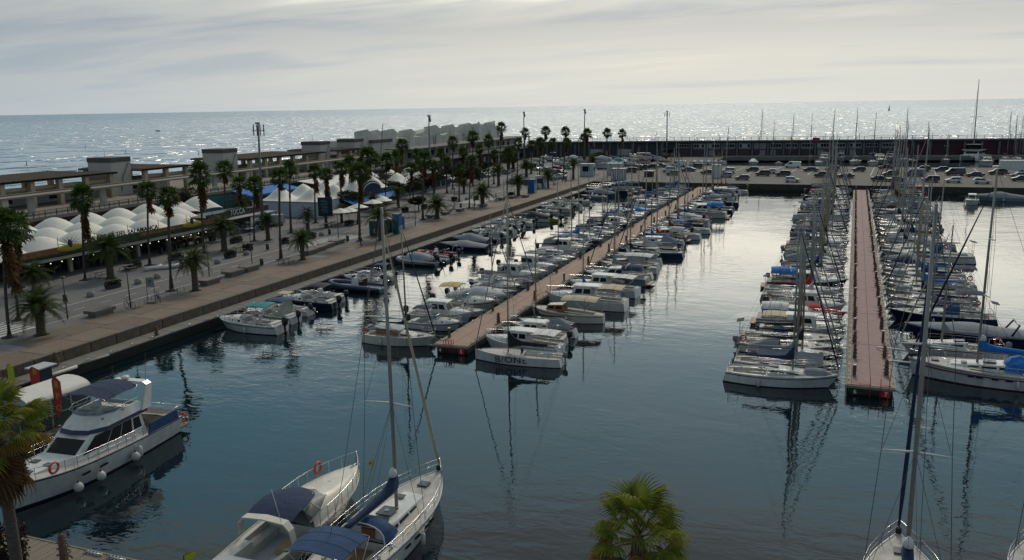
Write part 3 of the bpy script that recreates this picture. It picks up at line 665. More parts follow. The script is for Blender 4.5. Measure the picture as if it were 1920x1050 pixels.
def fenders(info, ts, side, r=.12, l=.55):
    out = []
    for t in ts:
        a, y, z = info(t); mb = MB(); x = side * (a + r * .8)
        mb.loft([[(x + q * math.cos(b), y + q * math.sin(b), zz) for b in [2 * math.pi * j / 6 for j in range(6)]] for zz, q in ((z * .75, .03), (z * .75 - .1, r), (z * .75 - l, r), (z * .75 - l - .1, .03))], FEND)
        mb.tube([(x, y, z * .75), (side * a, y, z + .1)], .012, ROPE, 3); out.append(('fender', mb.mesh('fender'), []))
    return out

def sailboat(L=9.0, B=3.0, Hm=11.5, fb=1.15, fs=.85, tw=.62, cover=NAVY, jib=NAVY, sprayhood=None, bim=None, mastm=ALU, hood_col=None, detail=True, cover_h=.42, double_spr=False, rake=.9, buoy=False, ob=False, tarp=None, windows=True, boomtop=None, cover_rise=.55, stripe=STRN, p=1.5, wheel=False, mizzen=False, extra=None):
    parts = []; me, info = hull_mesh(L, B, fb, fs, tw, rake, .25, cockpit=(.06, .36, .62), stripe=stripe, p=p, sole=TEAK if wheel else COCK)
    sub = []
    parts.append(('hull', me, sub))
    zd = lambda t: info(t)[2]
    a, ya, z0 = info(.37); b, yb, z1 = info(.74)
    cab, wins, T = house(ya, yb, a * .62, b * .52, (z0 + z1) / 2 - .12, .50, .32, .05, .5, .14, W, wins=((.08, .42, .38, .72), (.5, .8, .38, .72)) if windows else (), front=False)
    parts.append(('coachroof', cab, [(x[0], x[1]) for x in wins]))
    mb = MB().box((0, ya + .45, (z0 + z1) / 2 + .42), (.62, .8, .08), mat('hatch_smoke', (.05, .05, .055), .3)).mesh('companion_hatch'); parts.append(('companion_hatch', mb, []))
    t_h = .80; h, yh, zh = info(t_h)
    parts.append(('fore_hatch', MB().box((0, yh, zh + .0), (.5, .5, .07), mat('hatch_smoke', (.05, .05, .055), .3)).mesh('fore_hatch'), []))
    ym = -L / 2 + L * .60; zt = (z0 + z1) / 2 + .28
    mm = MB().tube([(0, ym, zt - .3), (0, ym - .004 * Hm, Hm * .6), (0, ym - .012 * Hm, Hm)], [.085, .08, .05], mastm, 8)
    mm.tube([(0, ym - .012 * Hm, Hm), (0, ym - .012 * Hm, Hm + .5)], .012, WIRE, 3).tube([(-.0, ym - .3, Hm + .1), (0, ym + .25, Hm + .1)], .015, WIRE, 3)
    sp = MB()
    for hz in ((.48, .75) if double_spr else (.56,)):
        for s in (-1, 1): sp.tube([(0, ym, Hm * hz), (s * B * .30, ym - .15, Hm * hz + .06)], .025, ALU, 4)
    parts.append(('mast', mm.mesh('mast'), [('spreader', sp.mesh('spreader'))]))
    yb0 = -L / 2 + L * .17; zb = zt + .75
    bo = MB().tube([(0, ym, zb), (0, yb0, zb + .1)], .06, mastm, 6)
    subs = []
    if cover:
        k = 7; rings = []
        for i in range(k):
            t = i / (k - 1); hh = lerp(cover_h, .12, t ** .7); up = cover_rise * max(0, 1 - t * 5) ** 1.5 * 1.6
            y = lerp(ym + .06, yb0 + .1, t) ; zz = lerp(zb, zb + .1, t)
            rings.append([(math.cos(q) * lerp(.17, .08, t), y, zz - .06 + hh / 2 + up / 2 + math.sin(q) * (hh + up) / 2) for q in [2 * math.pi * j / 8 for j in range(8)]])
        subs.append(('sail_cover', MB().loft(rings, cover).mesh('sail_cover')))
    parts.append(('boom', bo.mesh('boom'), subs))
    rg = MB(); top = (0, ym - .01 * Hm, Hm); h37 = info(.55)
    rg.tube([(0, L / 2 - .1, fb), top], .008, WIRE, 3); rg.tube([(0, -L / 2 + .3, fs), top], .007, WIRE, 3)
    for s in (-1, 1):
        rg.tube([(s * (info(.56)[0] - .06), ym - .1, info(.56)[2]), (s * B * .30, ym - .15, Hm * .56 + .06), top], .007, WIRE, 3)
        rg.tube([(s * (info(.5)[0] - .06), ym - .5, info(.5)[2]), (0, ym, Hm * .56)], .006, WIRE, 3)
    rg.tube([(0, yb0, zb + .1), top], .005, WIRE, 3)
    parts.append(('rigging', rg.mesh('rigging'), []))
    if jib:
        a0 = Vector((0, L / 2 - .12, fb + .35)); a1 = Vector((0, ym + .1, Hm * .93))
        pts = [a0.lerp(a1, i / 6) for i in range(7)]
        parts.append(('furled_jib', MB().tube(pts, [.05, .07, .068, .06, .05, .04, .025], {NAVY: JN, WCANV: JW}.get(jib, jib), 6).mesh('furled_jib'), []))
    if detail:
        parts.append(('pulpit', rail(info, .86, .985, .62, 3), []))
        parts.append(('lifeline', rail(info, .12, .80, .55, 7, .011, bow=False, mt=STEEL), []))
        mb = MB(); a_, y_, z_ = info(.02)
        mb.tube([(-a_ + .06, y_ + .9, z_), (-a_ + .06, y_ + .8, z_ + .6), (-a_ + .06, y_ + .05, z_ + .6), (a_ - .06, y_ + .05, z_ + .6), (a_ - .06, y_ + .8, z_ + .6), (a_ - .06, y_ + .9, z_)], .02, STEEL, 4)
        for s in (-1, 1): mb.tube([(s * (a_ - .06), y_ + .05, z_), (s * (a_ - .06), y_ + .05, z_ + .6)], .018, STEEL, 4)
        parts.append(('pushpit', mb.mesh('pushpit'), []))
        parts += fenders(info, (.3, .5), 1)[:1] + fenders(info, (.4, .58), -1)
        mb = MB().tube([(.25, L / 2 - .35, fb), (.6, L / 2 + .5, fb * .75 + .1), (.9, L / 2 + 1.4, .95)], .018, ROPE, 3).tube([(-.25, L / 2 - .35, fb), (-.6, L / 2 + .5, fb * .75 + .1), (-.9, L / 2 + 1.4, .95)], .018, ROPE, 3)
        parts.append(('mooring_line', mb.mesh('mooring_line'), []))
        for s in (-1, 1): parts.append(('winch', MB().tube([(s * .75, ya - .35, z0 - .02), (s * .75, ya - .35, z0 + .15)], .09, STEEL, 6).mesh('winch'), []))
    if wheel:
        mb = MB().box((0, -L / 2 + L * .14, z0 + .05), (.22, .25, .8), W); parts.append(('pedestal', mb.mesh('pedestal'), [('steering_wheel', ring_mesh((0, -L / 2 + L * .14 - .2, z0 + .35), .45, .02, STEEL, 'y'))]))
    else:
        parts.append(('tiller', MB().tube([(0, -L / 2 + .35, fs + .05), (0, -L / 2 + 1.5, fs + .15)], .03, HWOOD, 5).mesh('tiller'), []))
    if sprayhood:
        mb = MB(); wA = a * .60; rings = []
        for i, (yy, hh, ww) in enumerate(((ya - .35, .72, 1.0), (ya + .15, .75, 1.0), (ya + .75, .45, .95), (ya + 1.05, .12, .9))):
            rings.append([(math.cos(q) * wA * ww, yy, z0 + .12 + math.sin(q) ** .7 * (hh + .25)) for q in [math.pi * j / 8 for j in range(9)]])
        mb.loft(rings, sprayhood, False, False, True)
        for q in (.28, .72): mb.box((math.cos(math.pi * q) * wA * .75, ya + .78, z0 + .72), (.38, .06, .22), WGLASS, rx=R(-35))
        parts.append(('sprayhood', mb.mesh('sprayhood'), []))
    if bim: parts += bimini(-L / 2 + .3, -L / 2 + L * .30, B * .78, z0 + 1.75, bim, .16)
    if tarp:
        mb = MB(); rings = []
        for i in range(5):
            t = .22 + .62 * i / 4; q = info(t); hh = lerp(1.15, .75, i / 4)
            rings.append([(-q[0] * .92, q[1], q[2] + .08), (-q[0] * .35, q[1], q[2] + hh * .62), (0, q[1], q[2] + hh), (q[0] * .35, q[1], q[2] + hh * .62), (q[0] * .92, q[1], q[2] + .08)])
        mb.loft(rings, tarp, False, False, False); parts.append(('tarpaulin', mb.mesh('tarpaulin'), []))
    if extra == 'dinghy': parts.append(('dinghy_on_deck', MB().loft([[(math.cos(q) * w_, yb + .5 + y, info(.74)[2] + math.sin(q) * w_ * .8) for q in [math.pi * j / 6 for j in range(7)]] for y, w_ in ((-.9, .5), (0, .6), (.7, .5), (1.1, .15))], GREYC, False, False, True).mesh('dinghy_on_deck'), []))
    if extra == 'solar': parts.append(('solar_panel', MB().box((0, -L / 2 + .35, fs + 1.45), (1.3, .7, .04), BLACK, rx=R(12)).tube([(-.5, -L / 2 + .3, fs), (-.5, -L / 2 + .3, fs + 1.45)], .02, STEEL, 4).tube([(.5, -L / 2 + .3, fs), (.5, -L / 2 + .3, fs + 1.45)], .02, STEEL, 4).mesh('solar_panel'), []))
    if extra == 'cockpit': parts.append(('cockpit_cover', MB().loft([[(-B * .36, y, fs + .15), (-B * .18, y, fs + h), (0, y, fs + h + .12), (B * .18, y, fs + h), (B * .36, y, fs + .15)] for y, h in ((-L / 2 + .5, .55), (-L * .25, .95), (-L * .13, 1.0))], GREYC, False, False, False).mesh('cockpit_cover'), []))
    if detail:
        for kx, (px_, pt_, pc_) in enumerate(((.5, .2, ROPE), (-.55, .3, ORANGE if extra == 'cockpit' else ROPE), (.3, .78, ROPE))):
            q = info(pt_); parts.append(('rope_coil', MB().tube([(px_ + math.cos(a_ * .8) * .16, q[1] + math.sin(a_ * .8) * .16, q[2] + .02 + a_ * .004) for a_ in range(16)], .03, pc_, 4).mesh('rope_coil'), []))
    if buoy: parts.append(('lifebuoy', ring_mesh((info(.03)[0] - .02, -L / 2 + .55, fs + .42), .27, .06, ORANGE, 'x'), []))
    if ob: parts.append(('outboard', outboard(-L / 2 + .05, fs - .1, .8, 0, x=.5, mt=COWLW), []))
    if mizzen:
        y2 = -L / 2 + L * .13; H2 = Hm * .62
        parts.append(('mizzen_mast', MB().tube([(0, y2, .9), (0, y2 - .1, H2)], [.07, .04], mastm, 6).mesh('mizzen_mast'), []))
    return parts

def motorboat(kind, L=7.0, B=2.5, fb=1.1, fs=.75, top=W, canvas=NAVY, eng=1, engm=COWL, tilt=0.0, detail=True, stripe=None, buoy=False, roofm=None, inboard=False):
    parts = []
    ck = {'cuddy': (.08, .52, .72), 'fisher': (.06, .40, .78), 'open': (.08, .74, .74), 'cruiser': (.06, .34, .75), 'covered': None, 'wooden': (.12, .6, .7)}[kind]
    me, info = hull_mesh(L, B, fb, fs, .88 if kind != 'wooden' else .35, .8 if kind != 'wooden' else .35, .05, top=top, cockpit=ck, stripe=stripe, p=2.0 if kind != 'wooden' else 1.6, flare=.82, depth=.5, sole=(TEAK if kind in ('wooden',) else COCK))
    parts.append(('hull', me, []))
    zz = info(.5)[2]
    if kind in ('cuddy', 'cruiser'):
        a, y0, z0 = info(.50 if kind == 'cuddy' else .34); b, y1, z1 = info(.86)
        # raised foredeck
        mb = MB(); rings = []
        for i in range(5):
            t = (.52 if kind == 'cuddy' else .36) + (.44 if kind == 'cuddy' else .6) * i / 4; q = info(min(t, .97)); hh = [.42, .40, .32, .18, .02][i] * (1 if kind == 'cuddy' else 1.2)
            rings.append([(-q[0] * .86, q[1], q[2] - .06), (-q[0] * .70, q[1], q[2] + hh * .75), (0, q[1], q[2] + hh), (q[0] * .70, q[1], q[2] + hh * .75), (q[0] * .86, q[1], q[2] - .06)])
        mb.loft(rings, W, False, False, True); mb.add(rings[0], [(0, 1, 2, 3, 4)], W2)
        sub = []
        for s in (-1, 1):
            wq = (rings[0][4], rings[2][4], rings[2][3], rings[0][3]) if s > 0 else (rings[2][0], rings[0][0], rings[0][1], rings[2][1])
            sub.append(('window', MB().panel(wq, .25, .85, .38, .8, GLASS, .02).mesh('window')))
        sub.append(('hatch', MB().box((0, info(.76)[1], info(.76)[2] + (.27 if kind == 'cuddy' else .4)), (.45, .45, .05), mat('hatch_smoke', (.05, .05, .055), .3)).mesh('hatch')))
        parts.append(('foredeck', mb.mesh('foredeck'), sub))
    if kind == 'cuddy':
        a, y, z = info(.54); z += .34
        mb = MB(); g = [(-a * .82, y - .9, z - .22), (-a * .80, y - .1, z), (-a * .45, y + .42, z), (a * .45, y + .42, z), (a * .80, y - .1, z), (a * .82, y - .9, z - .22)]
        t_ = [(p[0] * .86, p[1] - .38, p[2] + .42 if 0 < i < 5 else p[2] + .22) for i, p in enumerate(g)]
        mb.add(g + t_, [(i, i + 1, 7 + i, 6 + i) for i in range(5)], WGLASS)
        fr = MB().tube(t_, .022, STEEL, 4); parts.append(('windscreen', mb.mesh('windscreen'), [('windscreen_frame', fr.mesh('windscreen_frame'))]))
        for s in (-1, 1): parts.append(('seat', MB().box((s * a * .4, y - .75, fs - .05), (.48, .48, .45), W).box((s * a * .4, y - 1.0, fs + .35), (.48, .1, .45), W).mesh('seat'), []))
        parts.append(('bench', MB().box((0, -L / 2 + .75, fs - .05), (B * .6, .5, .38), WCANV).mesh('bench'), []))
        if canvas: parts += bimini(-L / 2 + .9, -L / 2 + .9 + L * .3, B * .8, fs + 1.55, canvas, .14, zb=fs)
    if kind == 'fisher':
        a, y0, z0 = info(.40); b, y1, z1 = info(.68)
        cab, wins, T = house(y0, y1, a * .66, a * .60, z0 - .1, 1.35, 1.3, .05, .55, .16, W, wins=((.05, .42, .5, .86), (.5, .86, .5, .86)), front=True)
        parts.append(('wheelhouse', cab, [(x[0], x[1]) for x in wins]))
        zt = z0 + 1.22
        rf = MB().loft([[(-a * .58 * k_, y0 - .75 + o, zt + h), (a * .58 * k_, y0 - .75 + o, zt + h), (a * .54 * k_, y1 - .28 - o, zt + h), (-a * .54 * k_, y1 - .28 - o, zt + h)] for k_, h, o in ((1, 0, 0), (1.04, .05, -.04), (.9, .13, .15))], roofm or W, True, True, False)
        parts.append(('roof', rf.mesh('roof'), []))
        q = []
        for i in range(5):
            t = .66 + .3 * i / 4; k = info(min(t, .97)); hh = [.36, .30, .22, .12, .0][i]
            q.append([(-k[0] * .74, k[1], k[2] - .06), (-k[0] * .6, k[1], k[2] + hh * .8), (0, k[1], k[2] + hh), (k[0] * .6, k[1], k[2] + hh * .8), (k[0] * .74, k[1], k[2] - .06)])
        parts.append(('foredeck', MB().loft(q, W, False, False, True).mesh('foredeck'), []))
        if canvas: parts += bimini(-L / 2 + .3, y0 - .5, B * .78, zt - .05, canvas, .06, zb=fs)
        if buoy: parts.append(('lifebuoy', ring_mesh((0, (y0 + y1) / 2 - .2, zt + .2), .26, .06, ORANGE, 'x'), []))
    if kind == 'cruiser':
        a, y0, z0 = info(.34); b, y1, z1 = info(.72)
        cab, wins, T = house(y0, y1, a * .72, b * .74, z0 + .25, .95, .85, .15, 1.25, .2, W, wins=((.06, .36, .3, .82), (.42, .74, .3, .82)), front=True)
        parts.append(('saloon', cab, [(x[0], x[1]) for x in wins]))
        parts.append(('radar_arch', MB().tube([(-a * .8, y0 + .1, z0), (-a * .62, y0 - .4, z0 + 1.5), (0, y0 - .45, z0 + 1.65), (a * .62, y0 - .4, z0 + 1.5), (a * .8, y0 + .1, z0)], .07, W, 5).mesh('radar_arch'), []))
        if canvas: parts += bimini(-L / 2 + .5, y0 + .3, B * .8, z0 + 1.3, canvas, .2, droop=.35, zb=fs)
        parts.append(('swim_platform', MB().box((0, -L / 2 - .3, .3), (B * .8, .7, .1), TEAK).mesh('swim_platform'), []))
    if kind == 'open':
        mb = MB().box((0, .2, fs + .2), (.6, .5, .9), W, top=(.9, .7)); parts.append(('console', mb.mesh('console'), [('windscreen', MB().box((0, .38, fs + .78), (.55, .05, .32), GLASS).mesh('windscreen'))]))
        parts.append(('seat', MB().box((0, -.6, fs + .05), (.9, .45, .5), WCANV).mesh('seat'), [])); parts.append(('bench', MB().box((0, -L / 2 + .7, fs), (B * .6, .45, .3), WCANV).mesh('bench'), []))
        if canvas:
            parts.append(('t_top', MB().box((0, .1, fs + 1.75), (B * .6, 1.5, .07), canvas).mesh('t_top'), [('t_top_frame', MB().tube([(-.35, .4, fs), (-.4, .3, fs + 1.75)], .025, STEEL, 4).tube([(.35, .4, fs), (.4, .3, fs + 1.75)], .025, STEEL, 4).tube([(-.35, -.1, fs), (-.4, -.4, fs + 1.75)], .025, STEEL, 4).tube([(.35, -.1, fs), (.4, -.4, fs + 1.75)], .025, STEEL, 4).mesh('t_top_frame'))]))
    if kind == 'covered':
        mb = MB(); rings = []
        prof = [(0.0, .25), (.12, .42), (.3, .62), (.48, .95), (.58, .85), (.7, .5), (.88, .25), (.985, .05)]
        for t, hh in prof:
            q = info(t); rings.append([(-q[0] * 1.02, q[1], q[2] - .12), (-q[0] * .98, q[1], q[2] + .05), (-q[0] * .45, q[1], q[2] + hh * .85), (0, q[1], q[2] + hh), (q[0] * .45, q[1], q[2] + hh * .85), (q[0] * .98, q[1], q[2] + .05), (q[0] * 1.02, q[1], q[2] - .12)])
        mb.loft(rings, canvas, False, False, True); mb.add(rings[0], [tuple(range(7))], canvas); parts.append(('boat_cover', mb.mesh('boat_cover'), []))
    if kind == 'wooden':
        a, y0, z0 = info(.52); b, y1, z1 = info(.78)
        cab, wins, T = house(y0, y1, a * .6, b * .55, z0 - .05, .75, .6, .05, .25, .1, HWOOD, wins=((.1, .45, .45, .8), (.55, .9, .45, .8)), roof=W2)
        parts.append(('wheelhouse', cab, [(x[0], x[1]) for x in wins]))
        if canvas: parts += bimini(-L / 2 + .5, y0 + .2, B * .8, z0 + 1.3, canvas, .12, droop=.1, zb=fs)
        parts.append(('mast', MB().tube([(0, y1 - .3, z1), (0, y1 - .4, z1 + 3.2)], [.05, .03], WOODM, 5).mesh('mast'), []))
    if eng and not inboard:
        xs = [0] if eng == 1 else [-.35, .35]
        for x in xs: parts.append(('outboard', outboard(-L / 2 + .02, fs - .12, 1.0, -tilt, x=x, mt=engm), []))
    if detail:
        if kind in ('cuddy', 'fisher', 'cruiser'): parts.append(('bow_rail', rail(info, .60, .985, .55, 5, .02), []))
        parts += fenders(info, (.35, .6), 1, .1, .45) + fenders(info, (.45,), -1, .1, .45)
        parts.append(('mooring_line', MB().tube([(.2, L / 2 - .3, fb), (.5, L / 2 + .5, fb * .8), (.8, L / 2 + 1.3, .8)], .018, ROPE, 3).tube([(-.2, L / 2 - .3, fb), (-.5, L / 2 + .5, fb * .8), (-.8, L / 2 + 1.3, .8)], .018, ROPE, 3).mesh('mooring_line'), []))
        parts.append(('anchor', MB().tube([(0, L / 2 - .5, fb + .02), (0, L / 2 + .12, fb + .05)], .03, STEEL, 5).tube([(-.14, L / 2 - .02, fb - .1), (0, L / 2 + .12, fb), (.14, L / 2 - .02, fb - .1)], .03, STEEL, 4).mesh('anchor'), []))
        for s in (-1, 1): parts.append(('cleat', MB().tube([(s * B * .36, -L / 2 + .35, fs + .06), (s * B * .36, -L / 2 + .6, fs + .06)], .025, STEEL, 4).mesh('cleat'), []))
    return parts

def rib(L=6.0, B=2.4, tube=HYPG, canvas=None, engm=COWL, tilt=0.0):
    parts = []; r = .26; pts = []; rs = []
    for s in (-1, 1):
        half = [(s * (B / 2 - r), -L / 2, .42), (s * (B / 2 - r), -L / 4, .42), (s * (B / 2 - r), L * .15, .46), (s * (B / 2 - r) * .80, L * .33, .55), (s * (B / 2 - r) * .42, L * .44, .64)]
        pts += half if s < 0 else half[::-1]
        if s < 0: pts.append((0, L / 2 - r, .68))
    parts.append(('inflatable_tube', MB().tube(pts, [.12] + [r] * (len(pts) - 2) + [.12], tube, 10).mesh('inflatable_tube'), [('rub_strake', MB().tube([(p[0] * 1.0 + (r * .95 if p[0] > 0 else -r * .95 if p[0] < 0 else 0), p[1] + (r * .9 if abs(p[0]) < .1 else 0), p[2]) for p in pts], .035, RUB, 4).mesh('rub_strake'))]))
    mb = MB().add([(-B / 2 + r, -L / 2 + .1, .35), (B / 2 - r, -L / 2 + .1, .35), (B / 2 - r, L * .2, .4), (0, L * .42, .5), (-B / 2 + r, L * .2, .4), (0, -L / 2 + .2, -.3), (0, L * .38, -.1)], [(0, 1, 2, 3, 4), (0, 5, 1), (1, 5, 2), (0, 4, 5), (5, 6, 2), (5, 4, 6), (2, 6, 3), (4, 3, 6)], HGREY)
    parts.append(('floor', mb.mesh('floor'), []))
    parts.append(('console', MB().box((0, .1, .8), (.6, .55, .9), W, top=(.85, .6)).mesh('console'), [('windscreen', MB().box((0, .25, 1.35), (.55, .05, .28), GLASS).mesh('windscreen'))]))
    parts.append(('seat', MB().box((0, -.8, .65), (.75, .5, .55), BLACK).box((0, -1.05, 1.0), (.75, .12, .4), BLACK).mesh('seat'), []))
    parts.append(('roll_bar', MB().tube([(-.8, -L / 2 + .5, .6), (-.7, -L / 2 + .3, 1.7), (.7, -L / 2 + .3, 1.7), (.8, -L / 2 + .5, .6)], .03, STEEL, 5).mesh('roll_bar'), []))
    parts.append(('outboard', outboard(-L / 2 + .05, .5, 1.05, -tilt, mt=engm), []))
    if canvas:
        rings = [[(-B * .40, y, .7), (-B * .2, y, h), (B * .2, y, h), (B * .40, y, .7)] for y, h in ((-L / 2 + .3, .9), (-.6, 1.35), (.4, 1.5), (L * .3, .9))]
        parts.append(('boat_cover', MB().loft(rings, canvas, False, False, True).mesh('boat_cover'), []))
    return parts

# ================================================================== the fleet
SP = {
 'a': (sailboat(9.2, 3.0, 12.6, cover=NAVY, jib=NAVY, ob=False, extra='dinghy'), 'white sloop', 9.2, 'canvas_navy'),
 'b': (sailboat(8.4, 2.8, 11.2, cover=NAVY, jib=WCANV, cover_h=.36, ob=True, stripe=STRR, buoy=True), 'white sloop with outboard', 8.4, 'canvas_navy'),
 'c': (sailboat(10.2, 3.3, 14.0, cover=NAVY, jib=WCANV, sprayhood=ROYAL, double_spr=True, tw=.7, extra='solar'), 'sloop with blue sprayhood', 10.2, 'canvas_navy'),
 'd': (sailboat(7.6, 2.6, 10.2, cover=NAVY, jib=None, mastm=WOODM, cover_h=.32, rake=1.1, tw=.5, windows=True, stripe=None, extra='cockpit'), 'small sloop with brown mast', 7.6, 'canvas_navy'),
 'e': (sailboat(9.6, 3.1, 12.8, cover=NAVY, jib=NAVY, bim=NAVY, sprayhood=NAVY, tw=.72, wheel=True, buoy=True), 'sloop with bimini', 9.6, 'canvas_navy'),
 'f': (sailboat(8.8, 2.9, 11.8, cover=NAVY, jib=WCANV, tarp=GREYC, tw=.6), 'sloop under grey tarpaulin', 8.8, 'canvas_navy'),
}
MP = {
 'cuddy': (motorboat('cuddy', 6.4, 2.4, canvas=NAVY, stripe=STRN), 'cuddy speedboat', 6.4, 'canvas_navy'),
 'cuddy2': (motorboat('cuddy', 5.8, 2.25, canvas=None, tilt=R(50)), 'small cuddy boat, engine tilted', 5.8, None),
 'fisher': (motorboat('fisher', 7.2, 2.7, fb=1.3, fs=.85, canvas=None, stripe=None), 'white wheelhouse boat', 7.2, None),
 'fisher2': (motorboat('fisher', 8.4, 3.0, fb=1.45, fs=.95, canvas=NAVY, inboard=True), 'large wheelhouse boat', 8.4, 'canvas_navy'),
 'open': (motorboat('open', 5.4, 2.1, fb=.9, fs=.6, canvas=None), 'small open console boat', 5.4, None),
 'open2': (motorboat('open', 6.2, 2.3, fb=.95, fs=.65, canvas=NAVY, tilt=R(45)), 'open boat with T top', 6.2, 'canvas_navy'),
 'cruiser': (motorboat('cruiser', 9.0, 3.1, fb=1.5, fs=1.0, canvas=NAVY, inboard=True, stripe=STRN), 'motor cruiser with canopy', 9.0, 'canvas_navy'),
 'covered': (motorboat('covered', 6.4, 2.4, canvas=NAVY), 'motorboat under cover', 6.4, 'canvas_navy'),
 'wooden': (motorboat('wooden', 7.4, 2.6, fb=1.25, fs=.85, top=W2, canvas=BEIGE, inboard=True, stripe=HWOOD), 'cream wooden fishing boat', 7.4, 'canvas_beige'),
 'rib': (rib(6.2, 2.5), 'grey inflatable boat', 6.2, None),
 'rib2': (rib(5.4, 2.3, canvas=GREYC, tilt=R(45)), 'inflatable boat under grey cover', 5.4, None),
}
COVN = {'navy': NAVY, 'blue': BLUE, 'black': BLACK, 'grey': GREYC, 'pale grey': LGREY, 'beige': BEIGE, 'burgundy': BURG, 'teal': TEAL, 'red': REDC, 'white': WCANV, 'royal blue': ROYAL, 'green': GREENC, 'yellow': YELC}
HULLN = {'white': None, 'cream': W2, 'navy hulled': HNAVY, 'grey hulled': HGREY, 'green hulled': HGREEN, 'red hulled': HRED}
usedlab = set()
def boat(key, X, Y, rz, sc_=1.0, cov=None, hullc=None, label=None, group=None, far=0, suffix='', over=None, skipx=()):
    parts, look, L, cm = (SP.get(key) or MP.get(key))
    ov = {}
    if cov and cm: ov[cm] = COVN[cov]
    if hullc and HULLN[hullc]: ov['gelcoat_white'] = HULLN[hullc]
    if over: ov.update(over)
    skip = set(skipx)
    if far >= 1: skip |= {'seam', 'hem', 'lifeline', 'winch', 'rope_coil', 'cleat', 'anchor', 'tiller', 'companion_hatch'}
    if far >= 2: skip |= {'pulpit', 'pushpit', 'fender', 'mooring_line', 'fore_hatch', 'windscreen_frame', 'canopy_frame', 'seam', 'hem', 'steering_wheel', 't_top_frame', 'hatch', 'rub_strake'}
    s = sc_ if isinstance(sc_, tuple) else (sc_, sc_, sc_)
    if label is None:
        words = look
        if cov and cm: words += ', ' + cov + ' canvas' + suffix
        else: words += suffix
        label = words
    assert label not in usedlab, label
    usedlab.add(label)
    nm = 'sailboat' if key in SP else ('inflatable_boat' if key.startswith('rib') else 'motorboat')
    root = place(nm, parts, (X, Y, 0), rz, s, label, {'sailboat': 'sailboat', 'inflatable_boat': 'inflatable boat', 'motorboat': 'motorboat'}[nm], group, ov or None, skip, rx=rnd.uniform(-.006, .006), ry=rnd.uniform(-.012, .012))
    if hullc and HULLN[hullc]:      # only the hull takes the hull colour
        for c in root.children:
            if not c.name.startswith('hull'):
                for i, sl in enumerate(c.material_slots):
                    if sl.link == 'OBJECT' and sl.material == HULLN[hullc]: sl.link = 'DATA'
                for g in c.children:
                    for sl in g.material_slots:
                        if sl.link == 'OBJECT' and sl.material == HULLN[hullc]: sl.link = 'DATA'
    return root
def row(P, side, num, y0, y1, script, weights, pitch, seed, group, hullw=(('white', 7), ('cream', 1.6), ('navy hulled', 1), ('grey hulled', .8), ('green hulled', .3))):
    """one row of berths: bows to the pontoon on the given side; script = the first boats seen, nearest first"""
    r_ = random.Random(seed); y = y0; n = 0
    def pick(ws):
        t = r_.random() * sum(w_ for _, w_ in ws)
        for a, w_ in ws:
            t -= w_
            if t <= 0: return a
        return ws[-1][0]
    while y < y1:
        n += 1
        if n <= len(script):
            key, cov, hc, dy, sca = script[n - 1]; y = dy if dy else y
        else:
            key = pick(weights); cov = None; hc = pick(hullw); sca = r_.uniform(.84, 1.12) * (1.1 if num == '7' else 1); sca = (sca * r_.uniform(.94, 1.05), sca, sca * r_.uniform(.94, 1.1))
            if (SP.get(key) or MP.get(key))[3]: cov = pick((('navy', 5), ('blue', 1.6), ('black', 2.5), ('grey', 2), ('pale grey', 2), ('beige', 1.2), ('white', 1), ('royal blue', 1.5), ('burgundy', .6), ('green', .5), ('red', .35)))
        parts, look, L, cm = (SP.get(key) or MP.get(key)); l = L * (sca if not isinstance(sca, tuple) else sca[1])
        xe = pt_on(P, y, side * 1.65)
        X = xe + side * (0.35 + r_.uniform(0, .55) + l / 2)
        B = {'a': 3.0, 'b': 2.8, 'c': 3.3, 'd': 2.6, 'e': 3.1, 'f': 2.9}.get(key, 2.55) * (sca if not isinstance(sca, tuple) else sca[0])
        if n <= len(script): yy = y
        else: yy = y + B / 2
        far = 0 if yy < 115 else (1 if yy < 160 else 2)
        w_ = look if not (hc and hc != 'white') else hc + ' ' + look.replace('white ', '').replace('cream ', '')
        if cov and cm: w_ = w_ + ', ' + cov + ' canvas'
        lab = w_ + ', ' + nth(n) + ' back, ' + {'4': 'left side of tan', '5': 'right side of tan', '6': 'left side of pink', '7': 'right side of pink'}[num] + ' pontoon'
        if len(lab.split()) > 16: lab = lab.replace(' with outboard', '').replace(' with canopy', '').replace(' with brown mast', '')
        nojib = far and r_.random() < .5
        boat(key, X, yy, R(90 if side > 0 else -90) + R(r_.uniform(-3.8, 3.8)), sca, cov, hc, lab, group, far, skipx=('furled_jib',) if nojib or r_.random() < .3 else ())
        y = yy + B / 2 + r_.uniform(pitch[0], pitch[1]) if n > len(script) - 1 else y
        if n == len(script): y = yy + B / 2 + .35
    return n
sailw = [('a', 4), ('b', 4), ('c', 3), ('d', 2), ('e', 2), ('f', 1.5), ('fisher', 1), ('fisher2', .8), ('cruiser', .6)]
mixw = [('a', 2), ('b', 2.4), ('c', 1), ('d', 1.5), ('f', .6), ('fisher', 2.2), ('fisher2', 1), ('cuddy', 2), ('cuddy2', 1.6), ('open', 1.2), ('covered', 1.8), ('cruiser', .9), ('wooden', .5)]
motw = [('cuddy', 3), ('cuddy2', 3), ('fisher', 2.2), ('open', 2), ('open2', 1), ('covered', 2), ('rib', 1), ('b', 1), ('d', 1), ('cruiser', .8)]
